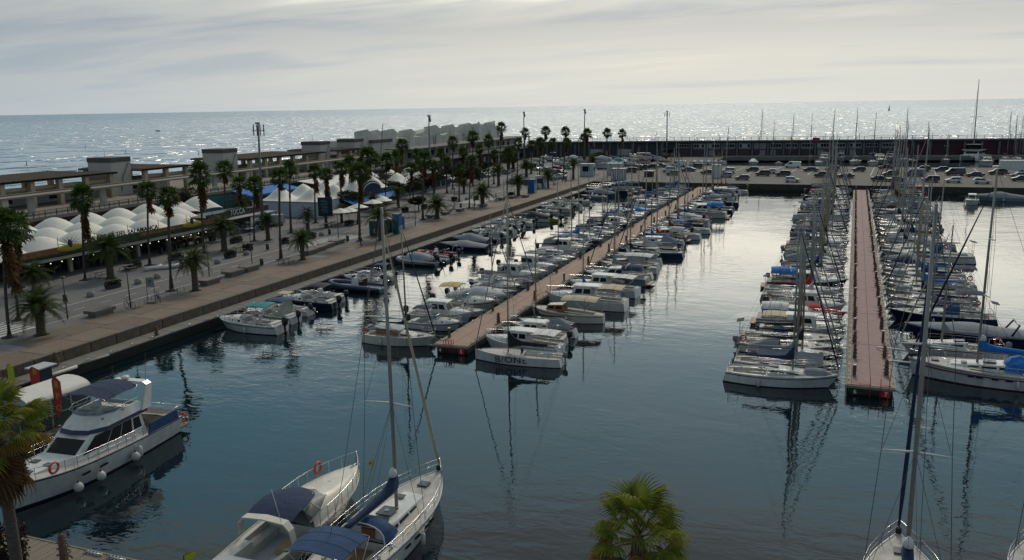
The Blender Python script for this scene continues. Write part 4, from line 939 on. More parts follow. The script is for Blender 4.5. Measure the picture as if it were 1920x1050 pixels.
# berths numbered 6 (left of the right pontoon)
row(P67, -1, '6', 69.9, 226, [('a', 'navy', None, 69.9, (1.0, .98, 1.06)), ('f', 'grey', None, 73.3, 1.0), ('d', 'black', 'navy hulled', 76.0, 1.1), ('b', 'black', 'cream', 78.9, 1.05), ('c', 'black', None, 82.0, .95), ('fisher2', 'beige', None, 85.6, .95), ('cruiser', 'white', None, 89.3, .92), ('covered', 'red', 'red hulled', 92.4, 1.0), ('fisher', None, None, 95.2, 1.1), ('b', 'pale grey', 'green hulled', 98.2, 1.0), ('a', 'red', None, 101.4, 1.0), ('c', 'navy', None, 105.0, .9)], sailw, (.12, .45), 11, 'boats berthed left of the pontoon of plates 6 and 7')
# berths numbered 7 (right of it)
row(P67, 1, '7', 84, 226, [('b', 'grey', None, 82.6, 1.05), ('c', 'grey', 'navy hulled', 95.6, 1.0), ('e', 'navy', None, 99.2, .95), ('b', 'black', None, 102.4, 1.0)], sailw + [('covered', 1)], (.12, .5), 23, 'boats berthed right of the pontoon of plates 6 and 7')
# berths numbered 4 (left of the left pontoon)
row(P45, -1, '4', 77.2, 222, [('cuddy', None, None, 77.4, .95), ('fisher', None, None, 80.3, 1.05), ('open', None, None, 83.3, 1.0), ('cuddy', 'yellow', 'cream', 86.3, 1.2), ('covered', 'pale grey', None, 89.6, 1.15), ('b', 'white', None, 92.8, .9), ('cuddy', 'navy', 'grey hulled', 95.8, 1.05), ('a', 'grey', None, 99.0, .9), ('fisher', None, None, 102.4, 1.1), ('cuddy2', None, None, 105.2, 1.1), ('fisher', None, None, 108.3, 1.15)], mixw, (.25, 1.0), 37, 'boats berthed left of the pontoon of plates 4 and 5')
# berths numbered 5 (right of it)
row(P45, 1, '5', 72.5, 226, [('fisher2', 'white', None, 72.2, .92), ('fisher', None, 'cream', 75.7, .95), ('d', 'black', None, 78.6, .95), ('open', None, None, 81.3, .9), ('wooden', 'beige', None, 84.9, 1.1), ('fisher2', 'beige', None, 91.2, 1.12), ('b', 'blue', None, 95.0, .9), ('fisher2', 'white', None, 98.5, 1.05), ('covered', 'black', None, 101.8, 1.0), ('cruiser', 'navy', 'grey hulled', 105.4, .95), ('a', 'grey', None, 109.0, .95), ('wooden', 'white', 'navy hulled', 113.0, 1.1), ('f', 'white', None, 116.6, .9)], mixw + [('c', 1)], (.2, .7), 41, 'boats berthed right of the pontoon of plates 4 and 5')
# the row along the promenade, bows to the landing stage
pr = [('cuddy', 'teal', None, 71.0, 1.22, 'white speedboat with teal bimini, nearest boat at the landing stage'),
      ('cuddy', 'royal blue', None, 75.2, 1.05, 'speedboat with blue bimini beside the teal canopied one'),
      ('open2', 'beige', None, 78.6, 1.0, 'open boat with beige top, third along landing stage'),
      ('cuddy', 'black', 'navy hulled', 82.0, 1.15, 'navy hulled speedboat with black top before the big inflatable'),
      ('open', None, None, 85.6, 1.15, 'open white boat with large black outboard by navy inflatable'),
      ('rib', None, None, 92.0, 1.28, 'big navy inflatable boat moored at the landing stage'),
      ('cuddy2', None, None, 95.6, 1.0, 'white cuddy boat just beyond the big navy inflatable'),
      ('cuddy', 'royal blue', None, 98.8, .9, 'small speedboat with blue top beyond the navy inflatable'),
      ('rib2', None, None, 110.2, 1.25, 'grey inflatable under pale cover, nearer of the grey pair'),
      ('rib', None, None, 113.4, 1.15, 'grey inflatable boat beside red one at landing stage'),
      ('rib', None, None, 116.8, 1.1, 'red inflatable boat with rolled sides at landing stage'),
      ('covered', 'grey', 'navy hulled', 125.2, (1.3, 1.35, .8), 'long low navy boat under grey cover at landing stage'),
      ('covered', 'grey', 'navy hulled', 129.5, 1.1, 'shorter navy boat under grey cover beyond the long one')]
for key, cov, hc, y, s_, lab in pr:
    L = (SP.get(key) or MP.get(key))[2] * (s_ if not isinstance(s_, tuple) else s_[1])
    ov = None
    if 'navy inflatable boat' in lab: ov = {'rib_tube_grey': HYPN}
    if lab.startswith('red inflatable'): ov = {'rib_tube_grey': HYPR}
    boat(key, -60.75 + L / 2 + .3, y, R(90) + R(rnd.uniform(-5, 3)), s_, cov, hc, lab, 'boats along the landing stage', 0, over=ov)
r2 = random.Random(5); y = 134.0; n = 0
while y < 186:
    key = r2.choice(['cuddy', 'cuddy2', 'open', 'covered', 'rib', 'cuddy2', 'open', 'rib2']); L = MP[key][2]; n += 1
    cov = r2.choice(['navy', 'black', 'grey', 'royal blue', 'navy']) if MP[key][3] else None
    if 160 < y < 170: y += 3; key = 'open'; cov = None; L = 5.4
    s_ = r2.uniform(.95, 1.2)
    boat(key, -60.75 + L * s_ / 2 + .3, y, R(90) + R(r2.uniform(-6, 4)), s_, cov, None, MP[key][1] + (', ' + cov + ' canvas' if cov else '') + ', ' + nth(n) + ' beyond the navy covered pair', 'boats along the landing stage', 1 if y < 160 else 2)
    y += r2.uniform(2.9, 3.6)
boat('open', -56.5, 160.2, R(96), (1.35, 1.9, 1.1), None, None, 'long olive yellow open workboat lying at the landing stage', 'boats along the landing stage', 1, over={'gelcoat_white': HYEL, 'deck_nonslip': HYEL})
for k, (y, key, x, cov, hc) in enumerate(((192, 'open2', -57.5, 'white', None), (203, 'open', -56, None, 'grey hulled'), (209, 'covered', -56, 'grey', 'green hulled'), (214, 'cruiser', -55.5, 'navy', 'navy hulled'), (218.5, 'cruiser', -55, 'royal blue', None), (223, 'cruiser', -54, 'grey', None))):
    boat(key, x, y, R(94), (1.1, 1.25, 1.1), cov, hc, MP[key][1] + (', ' + cov + ' canvas' if cov else '') + ', ' + nth(k + 1) + ' of those nearest the mole corner', 'boats by the mole corner', 2)
# right edge, lying along the mole
boat('covered', 34, 217, R(92), (1.3, 1.8, 1.2), 'grey', 'grey hulled', 'long grey covered boat at right edge below the mole', None, 1)
boat('fisher', 27.5, 209, R(170), 1.0, None, None, 'white wheelhouse boat floating alone off the mole at right', None, 1)
# breakwater marina: yachts beyond the mole
k = 0
bwl = [(1365, 300, 'b', 'navy'), (1372, 297, 'cuddy2', None), (1428, 299, 'a', 'navy'), (1449, 300, 'b', 'black'), (1486, 300, 'c', 'navy'), (1508, 299, 'fisher', None), (1519, 301, 'b', 'navy'), (1545, 303, 'cruiser', 'navy'), (1560, 299, 'a', 'white'), (1576, 301, 'fisher2', 'white'), (1603, 307, 'c', 'beige'), (1636, 309, 'e', 'navy'), (1668, 301, 'cruiser', 'navy'), (1693, 304, 'c', 'black'), (1707, 303, 'a', 'navy'), (1736, 300, 'b', 'navy'), (1772, 302, 'b', 'white'), (1885, 303, 'a', 'navy'), (1898, 301, 'c', 'burgundy'), (1908, 304, 'b', 'navy'), (1412, 308, 'covered', 'white'), (1460, 309, 'open', None), (1535, 309, 'cuddy2', None), (1850, 309, 'cruiser', 'black'), (1652, 306, 'cruiser', 'white')]
tops = {1365: 236, 1428: 205, 1449: 228, 1486: 214, 1519: 214, 1560: 205, 1603: 205, 1636: 210, 1693: 202, 1707: 248, 1736: 226, 1885: 210, 1898: 216, 1908: 218, 1772: 250}
for px, py, key, cov in bwl:
    p = at(px, py, 0.2); k += 1
    s_ = 1.3
    if px in tops:
        H_ = height_at(p.x, p.y, tops[px]); hm = {'a': 12.6, 'b': 11.2, 'c': 14.0, 'e': 12.8}[key]; s_ = (1.15, 1.15, 1.1)
    b = boat(key, p.x, p.y, R(180 + rnd.uniform(-8, 8)), s_ if not isinstance(s_, tuple) else (1.2, 1.3, min(1.9, H_ / hm)), cov, None, (SP.get(key) or MP.get(key))[1] + (', ' + cov + ' canvas' if cov and (SP.get(key) or MP.get(key))[3] else '') + ', ' + nth(k) + ' on the water beyond the parked cars', 'yachts berthed below the breakwater', 2)

# ------------------------------------------------------------------ individual boats near the camera
# small cream sloop lying off the end of the left pontoon
p_ = sailboat(7.7, 2.75, 11.6, fb=1.1, fs=.9, tw=.6, cover=BLACK, jib=BLACK, sprayhood=None, detail=True, cover_h=.25, cover_rise=.9, stripe=None, buoy=True)
p_.append(('deck_awning', MB().box((0, -1.0, 1.62), (1.7, 2.6, .05), LGREY, rx=R(-7)).box((.8, -1.0, 1.3), (.04, 2.4, .6), HWOOD).mesh('deck_awning'), []))
place('sailboat', p_, (-39.1, 71.2, 0), R(-90) + R(1.5), (1, 1, 1), 'small cream sloop with grey awning off the end of pontoon 4', 'sailboat', None, {'gelcoat_white': W2})
# the racing sloop with lettering
me, info = hull_mesh(8.2, 2.6, 1.02, .82, .8, .05, .12, stripe=None, boot=BLACK, cockpit=(.0, .42, .72), p=1.35, sole=DECK, depth=.25)
HmR = 15.4; ym = .95
sp_ = MB()
for hz_ in (.42, .68):
    for s in (-1, 1): sp_.tube([(0, ym, HmR * hz_), (s * .8, ym - .25, HmR * hz_)], .022, ALU, 4)
parts = [('hull', me, []), ('mast', MB().tube([(0, ym, .9), (0, ym - .12, HmR)], [.075, .05], BEIGE, 8).mesh('mast'), [('spreader', sp_.mesh('spreader'))])]
rings = []
for i in range(7):
    t = i / 6; hh = lerp(.30, .12, t) + (.55 if i == 0 else .14 if i == 1 else 0); rings.append([(math.cos(q) * .14, lerp(ym - .05, -2.7, t), 1.72 + hh * .5 - .05 + math.sin(q) * hh) for q in [2 * math.pi * j / 8 for j in range(8)]])
parts.append(('boom', MB().tube([(0, ym, 1.65), (0, -2.9, 1.7)], .06, BEIGE, 6).mesh('boom'), [('sail_cover', MB().loft(rings, BLACK).mesh('sail_cover'))]))
parts.append(('bowsprit', MB().tube([(0, 3.4, 1.05), (0, 4.2, 1.05)], .04, BLACK, 5).mesh('bowsprit'), []))
rg = MB().tube([(0, 4.1, 1.0), (0, ym, HmR * .93)], .045, ROPE, 5)
for s in (-1, 1): rg.tube([(s * 1.2, .6, 1.0), (s * .8, ym - .25, HmR * .42), (s * .7, ym - .25, HmR * .68), (0, ym, HmR * .93)], .01, WIRE, 3); rg.tube([(s * 1.0, -3.9, .85), (0, ym, HmR)], .008, WIRE, 3)
parts.append(('rigging', rg.mesh('rigging'), [])); parts.append(('lifeline', rail(info, .12, .62, .5, 5, .012, bow=False), [])); parts.append(('pushpit', rail(info, .02, .12, .5, 2, .02, bow=False), []))
parts.append(('companionway', MB().box((0, -.35, 1.15), (.55, .1, .45), BLACK).mesh('companionway'), [])); parts.append(('outboard', outboard(-4.0, .55, .75, 0, .45, COWLW), []))
bone = place('sailboat', parts, (-25.9, 68.9, 0), R(90) + R(4.5), (1, 1, 1), 'sleek white racing sloop lettered B/ONE beside the number 5 plate', 'sailboat')
# name on the side: follows the topside at mid length
tm = text_mesh('B/ONE', .92, BLACK, .006, 1.12)
link('lettering', tm, [c for c in bone.children if c.name.startswith('hull')][0], (-1.295, .35, .55), (R(97), 0, R(-87)), (1, .9, 1))

# flybridge motor yacht, lower left
Lf, Bf = 14.2, 4.3
me, info = hull_mesh(Lf, Bf, 2.15, 1.45, .9, 1.2, .1, stripe=HNAVY, cockpit=(.03, .28, .84), p=2.1, flare=.8, depth=.7, stripe_band=(.90, .96), boot=HNAVY, sole=DECK, n=22)
parts = [('hull', me, [])]
cab, wins, T = house(-3.6, 3.1, 1.74, 1.30, 1.45, 1.72, 1.62, .3, 2.3, .16, W, wins=((.05, .17, .40, .86), (.20, .37, .34, .9), (.385, .56, .34, .9), (.575, .90, .34, .9)), front=True)
parts.append(('deckhouse', cab, [(x[0], x[1]) for x in wins]))
parts.append(('trunk_cabin', MB().loft([[(-a, y, 1.7), (-a * .86, y, h - .25), (a * .86, y, h - .25), (a, y, 1.7)] for y, a, h in ((2.2, 1.35, 2.45), (3.2, 1.15, 2.42), (4.6, .7, 2.3), (5.2, .4, 2.1))], W, False, True, False).mesh('trunk_cabin'), [('deck_hatch', MB().box((-.55, 3.6, 2.16), (.5, .42, .06), mat('hatch_smoke', (.05, .05, .055), .3)).mesh('deck_hatch')), ('deck_hatch', MB().box((.6, 3.4, 2.17), (.5, .42, .06), mat('hatch_smoke', (.05, .05, .055), .3)).mesh('deck_hatch')), ('deck_hatch', MB().box((0, 4.6, 2.08), (.6, .3, .06), mat('hatch_smoke', (.05, .05, .055), .3)).mesh('deck_hatch'))]))
def flyring(z, k, y0, y1, w): return [(-w * k, y0, z), (-w * k, y1 - 1.2, z), (-w * .62 * k, y1 - .2, z), (0, y1, z), (w * .62 * k, y1 - .2, z), (w * k, y1 - 1.2, z), (w * k, y0, z)]
mb = MB().loft([flyring(3.02, 1, -3.9, .9, 1.62), flyring(3.08, 1.04, -3.9, 1.15, 1.62)], W); mb.loft([flyring(3.08, 1.04, -3.9, 1.15, 1.62), flyring(3.34, 1.02, -3.85, .95, 1.62)], HNAVY, True, False, False); mb.loft([flyring(3.34, 1.02, -3.85, .95, 1.62), flyring(3.98, .92, -3.4, 0, 1.62)], W, True, False, False); mb.loft([flyring(3.98, .92, -3.4, 0, 1.62), flyring(3.98, .84, -3.3, -.15, 1.62), flyring(3.45, .84, -3.3, -.2, 1.62)], W, True, False, False)
mb.add(flyring(3.45, .84, -3.3, -.2, 1.62), [tuple(range(7))], DECK)
sub = [('windscreen', MB().loft([flyring(3.98, .92, -1.2, 0, 1.62)[1:6], flyring(4.34, .86, -1.3, -.3, 1.62)[1:6]], WGLASS, False, False, False).mesh('windscreen')), ('grab_rail', MB().tube(flyring(4.36, .96, -3.2, .2, 1.7), .02, STEEL, 4).mesh('grab_rail')), ('helm_console', MB().box((.4, -.5, 3.75), (1.0, .5, .6), W, top=(.9, .7)).box((.4, -.55, 4.08), (.7, .3, .06), BLACK).mesh('helm_console')),
       ('bench_seat', MB().box((0, -2.6, 3.65), (2.4, .6, .42), WCANV).box((.4, -1.5, 3.7), (.6, .5, .5), WCANV).box((.4, -1.75, 4.1), (.6, .12, .5), WCANV).box((-.9, -.9, 3.62), (.7, 1.3, .38), NAVY).mesh('bench_seat'))]
parts.append(('flybridge', mb.mesh('flybridge'), sub))
parts += bimini(-3.3, -.2, 3.1, 5.25, NAVY, .28, droop=.12, zb=3.9)
parts.append(('radar_arch', MB().loft([[(s * 1.75, -4.2 + o, 3.3), (s * 1.75, -3.3 + o, 3.3), (s * 1.55, -3.3 + o, 3.3), (s * 1.55, -4.2 + o, 3.3)] for s, o in ((1, 0),)] + [[(x, -4.75 + a, z), (x, -4.2 + a, z), (x - q, -4.2 + a, z - .1), (x - q, -4.75 + a, z - .1)] for x, z, a, q in ((1.5, 4.9, 0, .15), (1.2, 5.1, 0, .05), (-1.2, 5.1, 0, -.05), (-1.5, 4.9, 0, -.15))] + [[(-1.75, -4.2, 3.3), (-1.75, -3.3, 3.3), (-1.55, -3.3, 3.3), (-1.55, -4.2, 3.3)]], W, True, True, False).mesh('radar_arch'),
              [('radar_dome', MB().ell((.3, -4.4, 5.25), (.3, .3, .16), W, 10, 5).mesh('radar_dome')), ('antenna', MB().tube([(-1.3, -4.4, 5.0), (-1.35, -4.6, 7.2)], .015, WIRE, 4).tube([(1.3, -4.4, 5.0), (1.3, -4.4, 5.9)], .02, WIRE, 4).ell((1.3, -4.4, 5.95), (.08, .08, .08), BLACK, 6, 4).mesh('antenna'))]))
parts.append(('bow_rail', rail(info, .30, .985, .75, 13, .022), []))
parts.append(('cockpit_canopy', MB().add([(-1.75, -5.3, 2.2), (1.75, -5.3, 2.2), (1.85, -6.9, 1.9), (-1.85, -6.9, 1.9)], [(0, 1, 2, 3)], mat('teak_table', (.05, .035, .03), .6)).mesh('cockpit_canopy'), []))
a1 = info(.03); a2 = info(.24)
for s in (-1, 1):
    parts.append(('side_cloth', MB().add([(s * (a1[0] + .015), a1[1], a1[2] - .02), (s * (a2[0] + .015), a2[1] + .4, a2[2] - .02), (s * (a2[0] - .02), a2[1] + .1, a2[2] + .72), (s * (a1[0] - .02), a1[1] + .1, a1[2] + .72), (s * (a1[0] - .05), a1[1], a1[2] - .02), (s * (a2[0] - .05), a2[1] + .4, a2[2] - .02), (s * (a2[0] - .07), a2[1] + .1, a2[2] + .72), (s * (a1[0] - .07), a1[1] + .1, a1[2] + .72)], [(0, 1, 2, 3), (4, 5, 6, 7), (0, 1, 5, 4), (2, 3, 7, 6)], ROYAL).mesh('side_cloth'), []))
parts.append(('aft_rail', MB().tube([(-1.9, -5.6, 2.35), (-1.9, -6.95, 2.3), (1.9, -6.95, 2.3), (1.9, -5.6, 2.35)], .025, STEEL, 5).tube([(-1.9, -6.95, 1.4), (-1.9, -6.95, 2.3)], .02, STEEL, 4).tube([(1.9, -6.95, 1.4), (1.9, -6.95, 2.3)], .02, STEEL, 4).tube([(0, -6.95, 1.4), (0, -6.95, 2.3)], .02, STEEL, 4).mesh('aft_rail'), []))
parts.append(('swim_platform', MB().box((0, -7.5, .42), (3.5, .9, .1), TEAK).mesh('swim_platform'), [('platform_rail', MB().tube([(-1.7, -7.1, .5), (-1.7, -7.9, .5), (-1.7, -7.9, 1.35), (1.7, -7.9, 1.35), (1.7, -7.9, .5)], .025, STEEL, 4).tube([(1.7, -7.9, 1.35), (1.7, -7.1, 1.35), (1.7, -7.1, .5)], .025, STEEL, 4).tube([(-1.7, -7.9, .9), (1.7, -7.9, .9)], .02, STEEL, 4).mesh('platform_rail'))]))
for s, k in ((1, (.72, .60, .38)), (-1, (.72, .60, .38))):
    for t in k:
        a, y, z = info(t); mb = MB().ell((s * (a + .12), y, .55), (.30, .30, .34), FEND, 10, 7).ell((s * (a + .12), y, .9), (.07, .07, .08), HNAVY, 6, 4).tube([(s * (a + .12), y, .9), (s * a, y, z + .5)], .014, ROPE, 3); parts.append(('ball_fender', mb.mesh('ball_fender'), []))
parts += fenders(info, (.30, .48, .54, .10), 1, .17, .75)
parts += fenders(info, (.35,), -1, .17, .75)
# the rail of the seen side carries a ring
a, y, z = info(.80)
parts.append(('lifebuoy', ring_mesh((-(a - .1), y, z + .45), .34, .075, ORANGE, 'x', 16), []))
parts.append(('lifebuoy', ring_mesh((-1.2, -7.95, .9), .32, .07, ORANGE, 'y', 14), []))
parts.append(('windlass', MB().tube([(0, 6.2, 2.1), (0, 6.2, 2.3)], .12, STEEL, 8).box((0, 6.5, 2.18), (.16, .7, .08), STEEL).mesh('windlass'), []))
for s in (-1, 1):
    for t in (.66, .56):
        a, y, z = info(t); parts.append(('hull_window', MB().box((s * (a * .965), y, z * .62), (.05, .62, .13), GLASS).mesh('hull_window'), []))
fly = place('motor_yacht', parts, (-44.05, 38.3, 0), R(184.9), (1, 1, .92), 'large white flybridge motor yacht with navy bimini and ball fenders', 'motor yacht')

# express cruiser, bottom
Lc, Bc = 12.3, 3.7
me, info = hull_mesh(Lc, Bc, 1.75, 1.15, .86, 1.0, .5, top=W2, stripe=None, cockpit=(.04, .40, .80), p=1.9, flare=.8, depth=.75, sole=LGREY, n=22, boot=HNAVY)
parts = [('hull', me, [])]
q = []
for i in range(8):
    t = .40 + .57 * i / 7; k = info(t); hh = [.95, .98, .85, .66, .5, .36, .2, .04][i]
    q.append([(-k[0] * .86, k[1], k[2] - .04), (-k[0] * .78, k[1], k[2] + hh * .6), (-k[0] * .4, k[1], k[2] + hh * .96), (k[0] * .4, k[1], k[2] + hh * .96), (k[0] * .78, k[1], k[2] + hh * .6), (k[0] * .86, k[1], k[2] - .04)])
fdk = MB().loft(q, W2, False, False, True)
yy = info(.70); parts.append(('foredeck', fdk.mesh('foredeck'), [('round_hatch', MB().tube([(0, yy[1] + .1, yy[2] + .38), (0, yy[1] + .1, yy[2] + .50)], .3, mat('hatch_smoke', (.05, .05, .055), .3), 14).mesh('round_hatch')), ('foredeck_line', MB().tube([(-.7, yy[1] + .9, yy[2] + .33), (0, yy[1] + 1.25, yy[2] + .38), (.7, yy[1] + .9, yy[2] + .33)], .02, RUB, 4).mesh('foredeck_line'))]))
y3 = info(.40)[1]; z3 = info(.40)[2]
wsr = [[(-1.5, y3 - .3, z3 + .4), (-1.5, y3 + .8, z3 + .62), (-1.0, y3 + 2.1, z3 + .80), (0, y3 + 2.45, z3 + .84), (1.0, y3 + 2.1, z3 + .80), (1.5, y3 + .8, z3 + .62), (1.5, y3 - .3, z3 + .4)], [(-1.35, y3 - .6, z3 + 1.25), (-1.3, y3 + .1, z3 + 1.35), (-.9, y3 + .95, z3 + 1.42), (0, y3 + 1.2, z3 + 1.45), (.9, y3 + .95, z3 + 1.42), (1.3, y3 + .1, z3 + 1.35), (1.35, y3 - .6, z3 + 1.25)]]
parts.append(('windscreen', MB().loft(wsr, WGLASS, False, False, False).mesh('windscreen'), [('windscreen_frame', MB().tube(wsr[1], .05, W2, 6).tube(wsr[0], .04, W2, 5).tube([wsr[0][3], wsr[1][3]], .04, W2, 5).tube([wsr[0][1], wsr[1][1]], .04, W2, 5).tube([wsr[0][5], wsr[1][5]], .04, W2, 5).mesh('windscreen_frame'))]))
rings = [[(x * k, y, z + .22 * (1 - (x / 1.6) ** 2)) for x in (-1.42, -1.2, -.6, 0, .6, 1.2, 1.42)] for k, y, z in ((1.0, y3 - 1.75, z3 + 1.12), (1.01, y3 - 1.1, z3 + 1.33), (1.0, y3 - .2, z3 + 1.42), (.86, y3 + .7, z3 + 1.40), (.60, y3 + 1.2, z3 + 1.34))]
parts.append(('canopy', MB().loft(rings, NAVY, False, False, True).mesh('canopy'), []))
parts.append(('radar_arch', MB().loft([[(x, y3 - 2.2 - o, z), (x, y3 - 1.85, z), (x * .97, y3 - 1.85, z - .06), (x * .97, y3 - 2.2 - o, z - .06)] for x, z, o in ((-1.72, z3 + .2, .0), (-1.62, z3 + .9, .1), (-1.3, z3 + 1.28, .15), (0, z3 + 1.40, .2), (1.3, z3 + 1.28, .15), (1.62, z3 + .9, .1), (1.72, z3 + .2, 0))], W2, True, True, False).mesh('radar_arch'), [('antenna', MB().tube([(1.1, y3 - 2.2, z3 + 1.3), (.95, y3 - 2.6, z3 + 3.3)], .018, WCANV, 4).mesh('antenna'))]))
mb = MB().box((-1.15, y3 - 3.2, .95), (.6, 2.0, .4), W2).box((0, y3 - 4.15, .95), (2.6, .6, .42), W2).box((1.15, y3 - 1.9, .98), (.7, 1.2, .45), SEATM).box((0, -Lc / 2 + .75, 1.12), (2.9, 1.2, .25), LGREY)
parts.append(('cockpit_seat', mb.mesh('cockpit_seat'), [])); parts.append(('bow_rail', rail(info, .42, .99, .8, 10, .024, mid=False), []))
a, y, z = info(.80); parts.append(('lifebuoy', ring_mesh((-(a - .1) * 1, y, z + .72), .34, .075, ORANGE, 'x', 16), [])); parts += fenders(info, (.3, .62), 1, .15, .6)
parts.append(('anchor', MB().tube([(0, Lc / 2 - .8, 1.8), (0, Lc / 2 + .15, 1.78)], .05, STEEL, 5).tube([(-.2, Lc / 2 - .05, 1.55), (0, Lc / 2 + .12, 1.7), (.2, Lc / 2 - .05, 1.55)], .04, STEEL, 4).mesh('anchor'), []))
place('motor_cruiser', parts, (-26.0, 35.5, 0), R(.5), (.95, .98, .95), 'cream express cruiser with navy cockpit canopy and red lifebuoy on rail', 'motor cruiser')

# the tall sloop beside it
def big_sloop(L, B, Hm, jib, cover, hood, bim, tw=.78):
    parts = []; me, info = hull_mesh(L, B, 1.55, 1.2, tw, .35, .6, stripe=STRN, stripe_band=(.84, .88), cockpit=(.04, .33, .66), p=1.5, flare=.86, sole=TEAK, n=24, depth=.45); parts.append(('hull', me, []))
    a, ya, z0 = info(.35); b, yb, z1 = info(.76); zb0 = (z0 + z1) / 2 - .1
    cab, wins, T = house(ya, yb, a * .60, b * .46, zb0, .58, .26, .05, .3, .18, W, wins=((.10, .26, .4, .75), (.30, .52, .42, .75), (.56, .72, .42, .72)), front=False)
    hs = MB().box((0, ya + 1.9, zb0 + .60), (.85, .95, .07), mat('hatch_smoke', (.05, .05, .055), .3)).ell((0, ya + 1.9, zb0 + .64), (.16, .16, .04), WCANV, 10, 3)
    hs2 = MB().box((-.35, yb - 1.2, zb0 + .44), (.45, .42, .06), mat('hatch_smoke', (.05, .05, .055), .3)).box((0, yb + .9, z1 + .12), (.6, .6, .07), mat('hatch_smoke', (.05, .05, .055), .3))
    parts.append(('coachroof', cab, [(x[0], x[1]) for x in wins] + [('hatch', hs.mesh('hatch')), ('hatch', hs2.mesh('hatch'))]))
    for s in (-1, 1): parts.append(('side_seat_pad', MB().add([(s * a * .75, ya + 1.0, z0 + .03), (s * a * .98 - s * .25, ya + 1.0, z0 + .03), (s * b * .9, yb - 1.6, z1 - .01), (s * b * .66, yb - 1.6, z1 - .01)], [(0, 1, 2, 3)], mat('deck_pad_cream', (.42, .39, .28), .7)).mesh('side_seat_pad'), []))
    for s in (-1, 1):
        for t in (.40, .48, .57, .62):
            k = info(t); parts.append(('hull_window', MB().box((s * k[0] * .965, k[1], k[2] * .66), (.05, .5, .13), GLASS).mesh('hull_window'), []))
    ym = -L / 2 + L * .60; zt = zb0 + .4
    sp = MB()
    for hz, w_ in ((.42, .36), (.68, .30)):
        for s in (-1, 1): sp.tube([(0, ym, Hm * hz), (s * B * w_, ym - .35, Hm * hz + .08)], [.06, .035], WCANV, 5)
    parts.append(('mast', MB().tube([(0, ym, zt - .3), (0, ym - .05, Hm * .6), (0, ym - .12, Hm)], [.10, .095, .07], ALU, 10).mesh('mast'), [('spreader', sp.mesh('spreader'))]))
    zb = zt + 1.0; yb0 = ym - L * .38; rings = []
    for i in range(9):
        t = i / 8; hh = lerp(.62, .24, t); up = .55 * max(0, 1 - t * 6); rings.append([(math.cos(q) * lerp(.26, .13, t), lerp(ym - .08, yb0, t), zb + .1 * t + (hh + up) * .5 - .1 + math.sin(q) * (hh + up) * .5) for q in [2 * math.pi * j / 10 for j in range(10)]])
    sc_ = MB().loft(rings, cover)
    parts.append(('boom', MB().tube([(0, ym, zb - .08), (0, yb0 - .2, zb)], .09, ALU, 6).mesh('boom'), [('sail_cover', sc_.mesh('sail_cover')), ('sail_head', MB().loft([[(math.cos(q) * w_, ym - .25 + math.sin(q) * w_ * 1.3, z) for q in [2 * math.pi * j / 8 for j in range(8)]] for z, w_ in ((zb + .85, .24), (zb + 1.15, .17), (zb + 1.3, .05))], WCANV).mesh('sail_head'))]))
    rg = MB(); top = (0, ym - .12, Hm); k5 = info(.54)
    rg.tube([(0, -L / 2 + .7, 1.2), (0, -L / 2 + 3, Hm * .3), top], .014, WIRE, 3)
    for s in (-1, 1):
        rg.tube([(s * (k5[0] - .08), ym - .35, k5[2]), (s * B * .36, ym - .35, Hm * .42 + .08), (s * B * .30, ym - .35, Hm * .68 + .08), top], .016, WIRE, 3)
        rg.tube([(s * (k5[0] - .08), ym - .8, k5[2]), (0, ym, Hm * .42)], .012, WIRE, 3); rg.tube([(s * B * .36, ym - .35, Hm * .42), (0, ym, Hm * .68)], .010, WIRE, 3)
        rg.tube([(s * .22, lerp(ym, yb0, .5), zb + .5), (0, ym, Hm * .42)], .008, WIRE, 3)
    parts.append(('rigging', rg.mesh('rigging'), []))
    a0 = Vector((0, L / 2 - .2, 2.0)); a1 = Vector((0, ym + .05, Hm * .92)); parts.append(('furled_jib', MB().tube([a0.lerp(a1, i / 8) for i in range(9)], [.05, .10, .098, .09, .08, .07, .055, .04, .025], jib, 8).mesh('furled_jib'), [('furler_drum', MB().tube([(0, L / 2 - .22, 1.6), (0, L / 2 - .25, 1.85)], .14, BLACK, 8).mesh('furler_drum'))]))
    parts.append(('pulpit', rail(info, .88, .99, .68, 3, .024), [])); parts.append(('lifeline', rail(info, .06, .86, .62, 9, .014, bow=False), []))
    if hood:
        mb = MB(); rings = []
        for yy, hh, ww in ((ya - .55, .78, 1.0), (ya - .25, .92, 1.02), (ya + .4, .75, 1.0), (ya + .9, .2, .95)): rings.append([(math.cos(q) * a * .64 * ww, yy, z0 + .1 + max(0, math.sin(q)) ** .6 * (hh + .2)) for q in [math.pi * j / 10 for j in range(11)]])
        mb.loft(rings, hood, False, False, True); wn = MB()
        for s in (-1, 1): wn.box((s * a * .60, ya + .1, z0 + .55), (.04, .5, .35), WGLASS)
        wn.box((0, ya + .72, z0 + .66), (1.5, .06, .38), WGLASS, rx=R(-38))
        parts.append(('sprayhood', mb.mesh('sprayhood'), [('window', wn.mesh('window')), ('hood_rim', MB().tube(rings[0], .035, WCANV, 5).mesh('hood_rim'))]))
    parts.append(('companionway', MB().box((0, ya - .03, z0 + .1), (.75, .06, .8), HWOOD).box((0, ya + .45, z0 + .52), (.8, .95, .05), HWOOD).mesh('companionway'), []))
    yw = -L / 2 + L * .13
    parts.append(('steering_wheel', ring_mesh((0, yw, z0 + .55), .55, .022, STEEL, 'y', 18), [('binnacle', MB().box((0, yw + .25, z0 + .1), (.25, .25, .9), W).mesh('binnacle'))]))
    parts.append(('cockpit_table', MB().box((0, yw + 1.3, z0 + .05), (.5, 1.2, .06), HWOOD).tube([(0, yw + 1.3, z0 - .4), (0, yw + 1.3, z0 + .05)], .05, STEEL, 5).mesh('cockpit_table'), []))
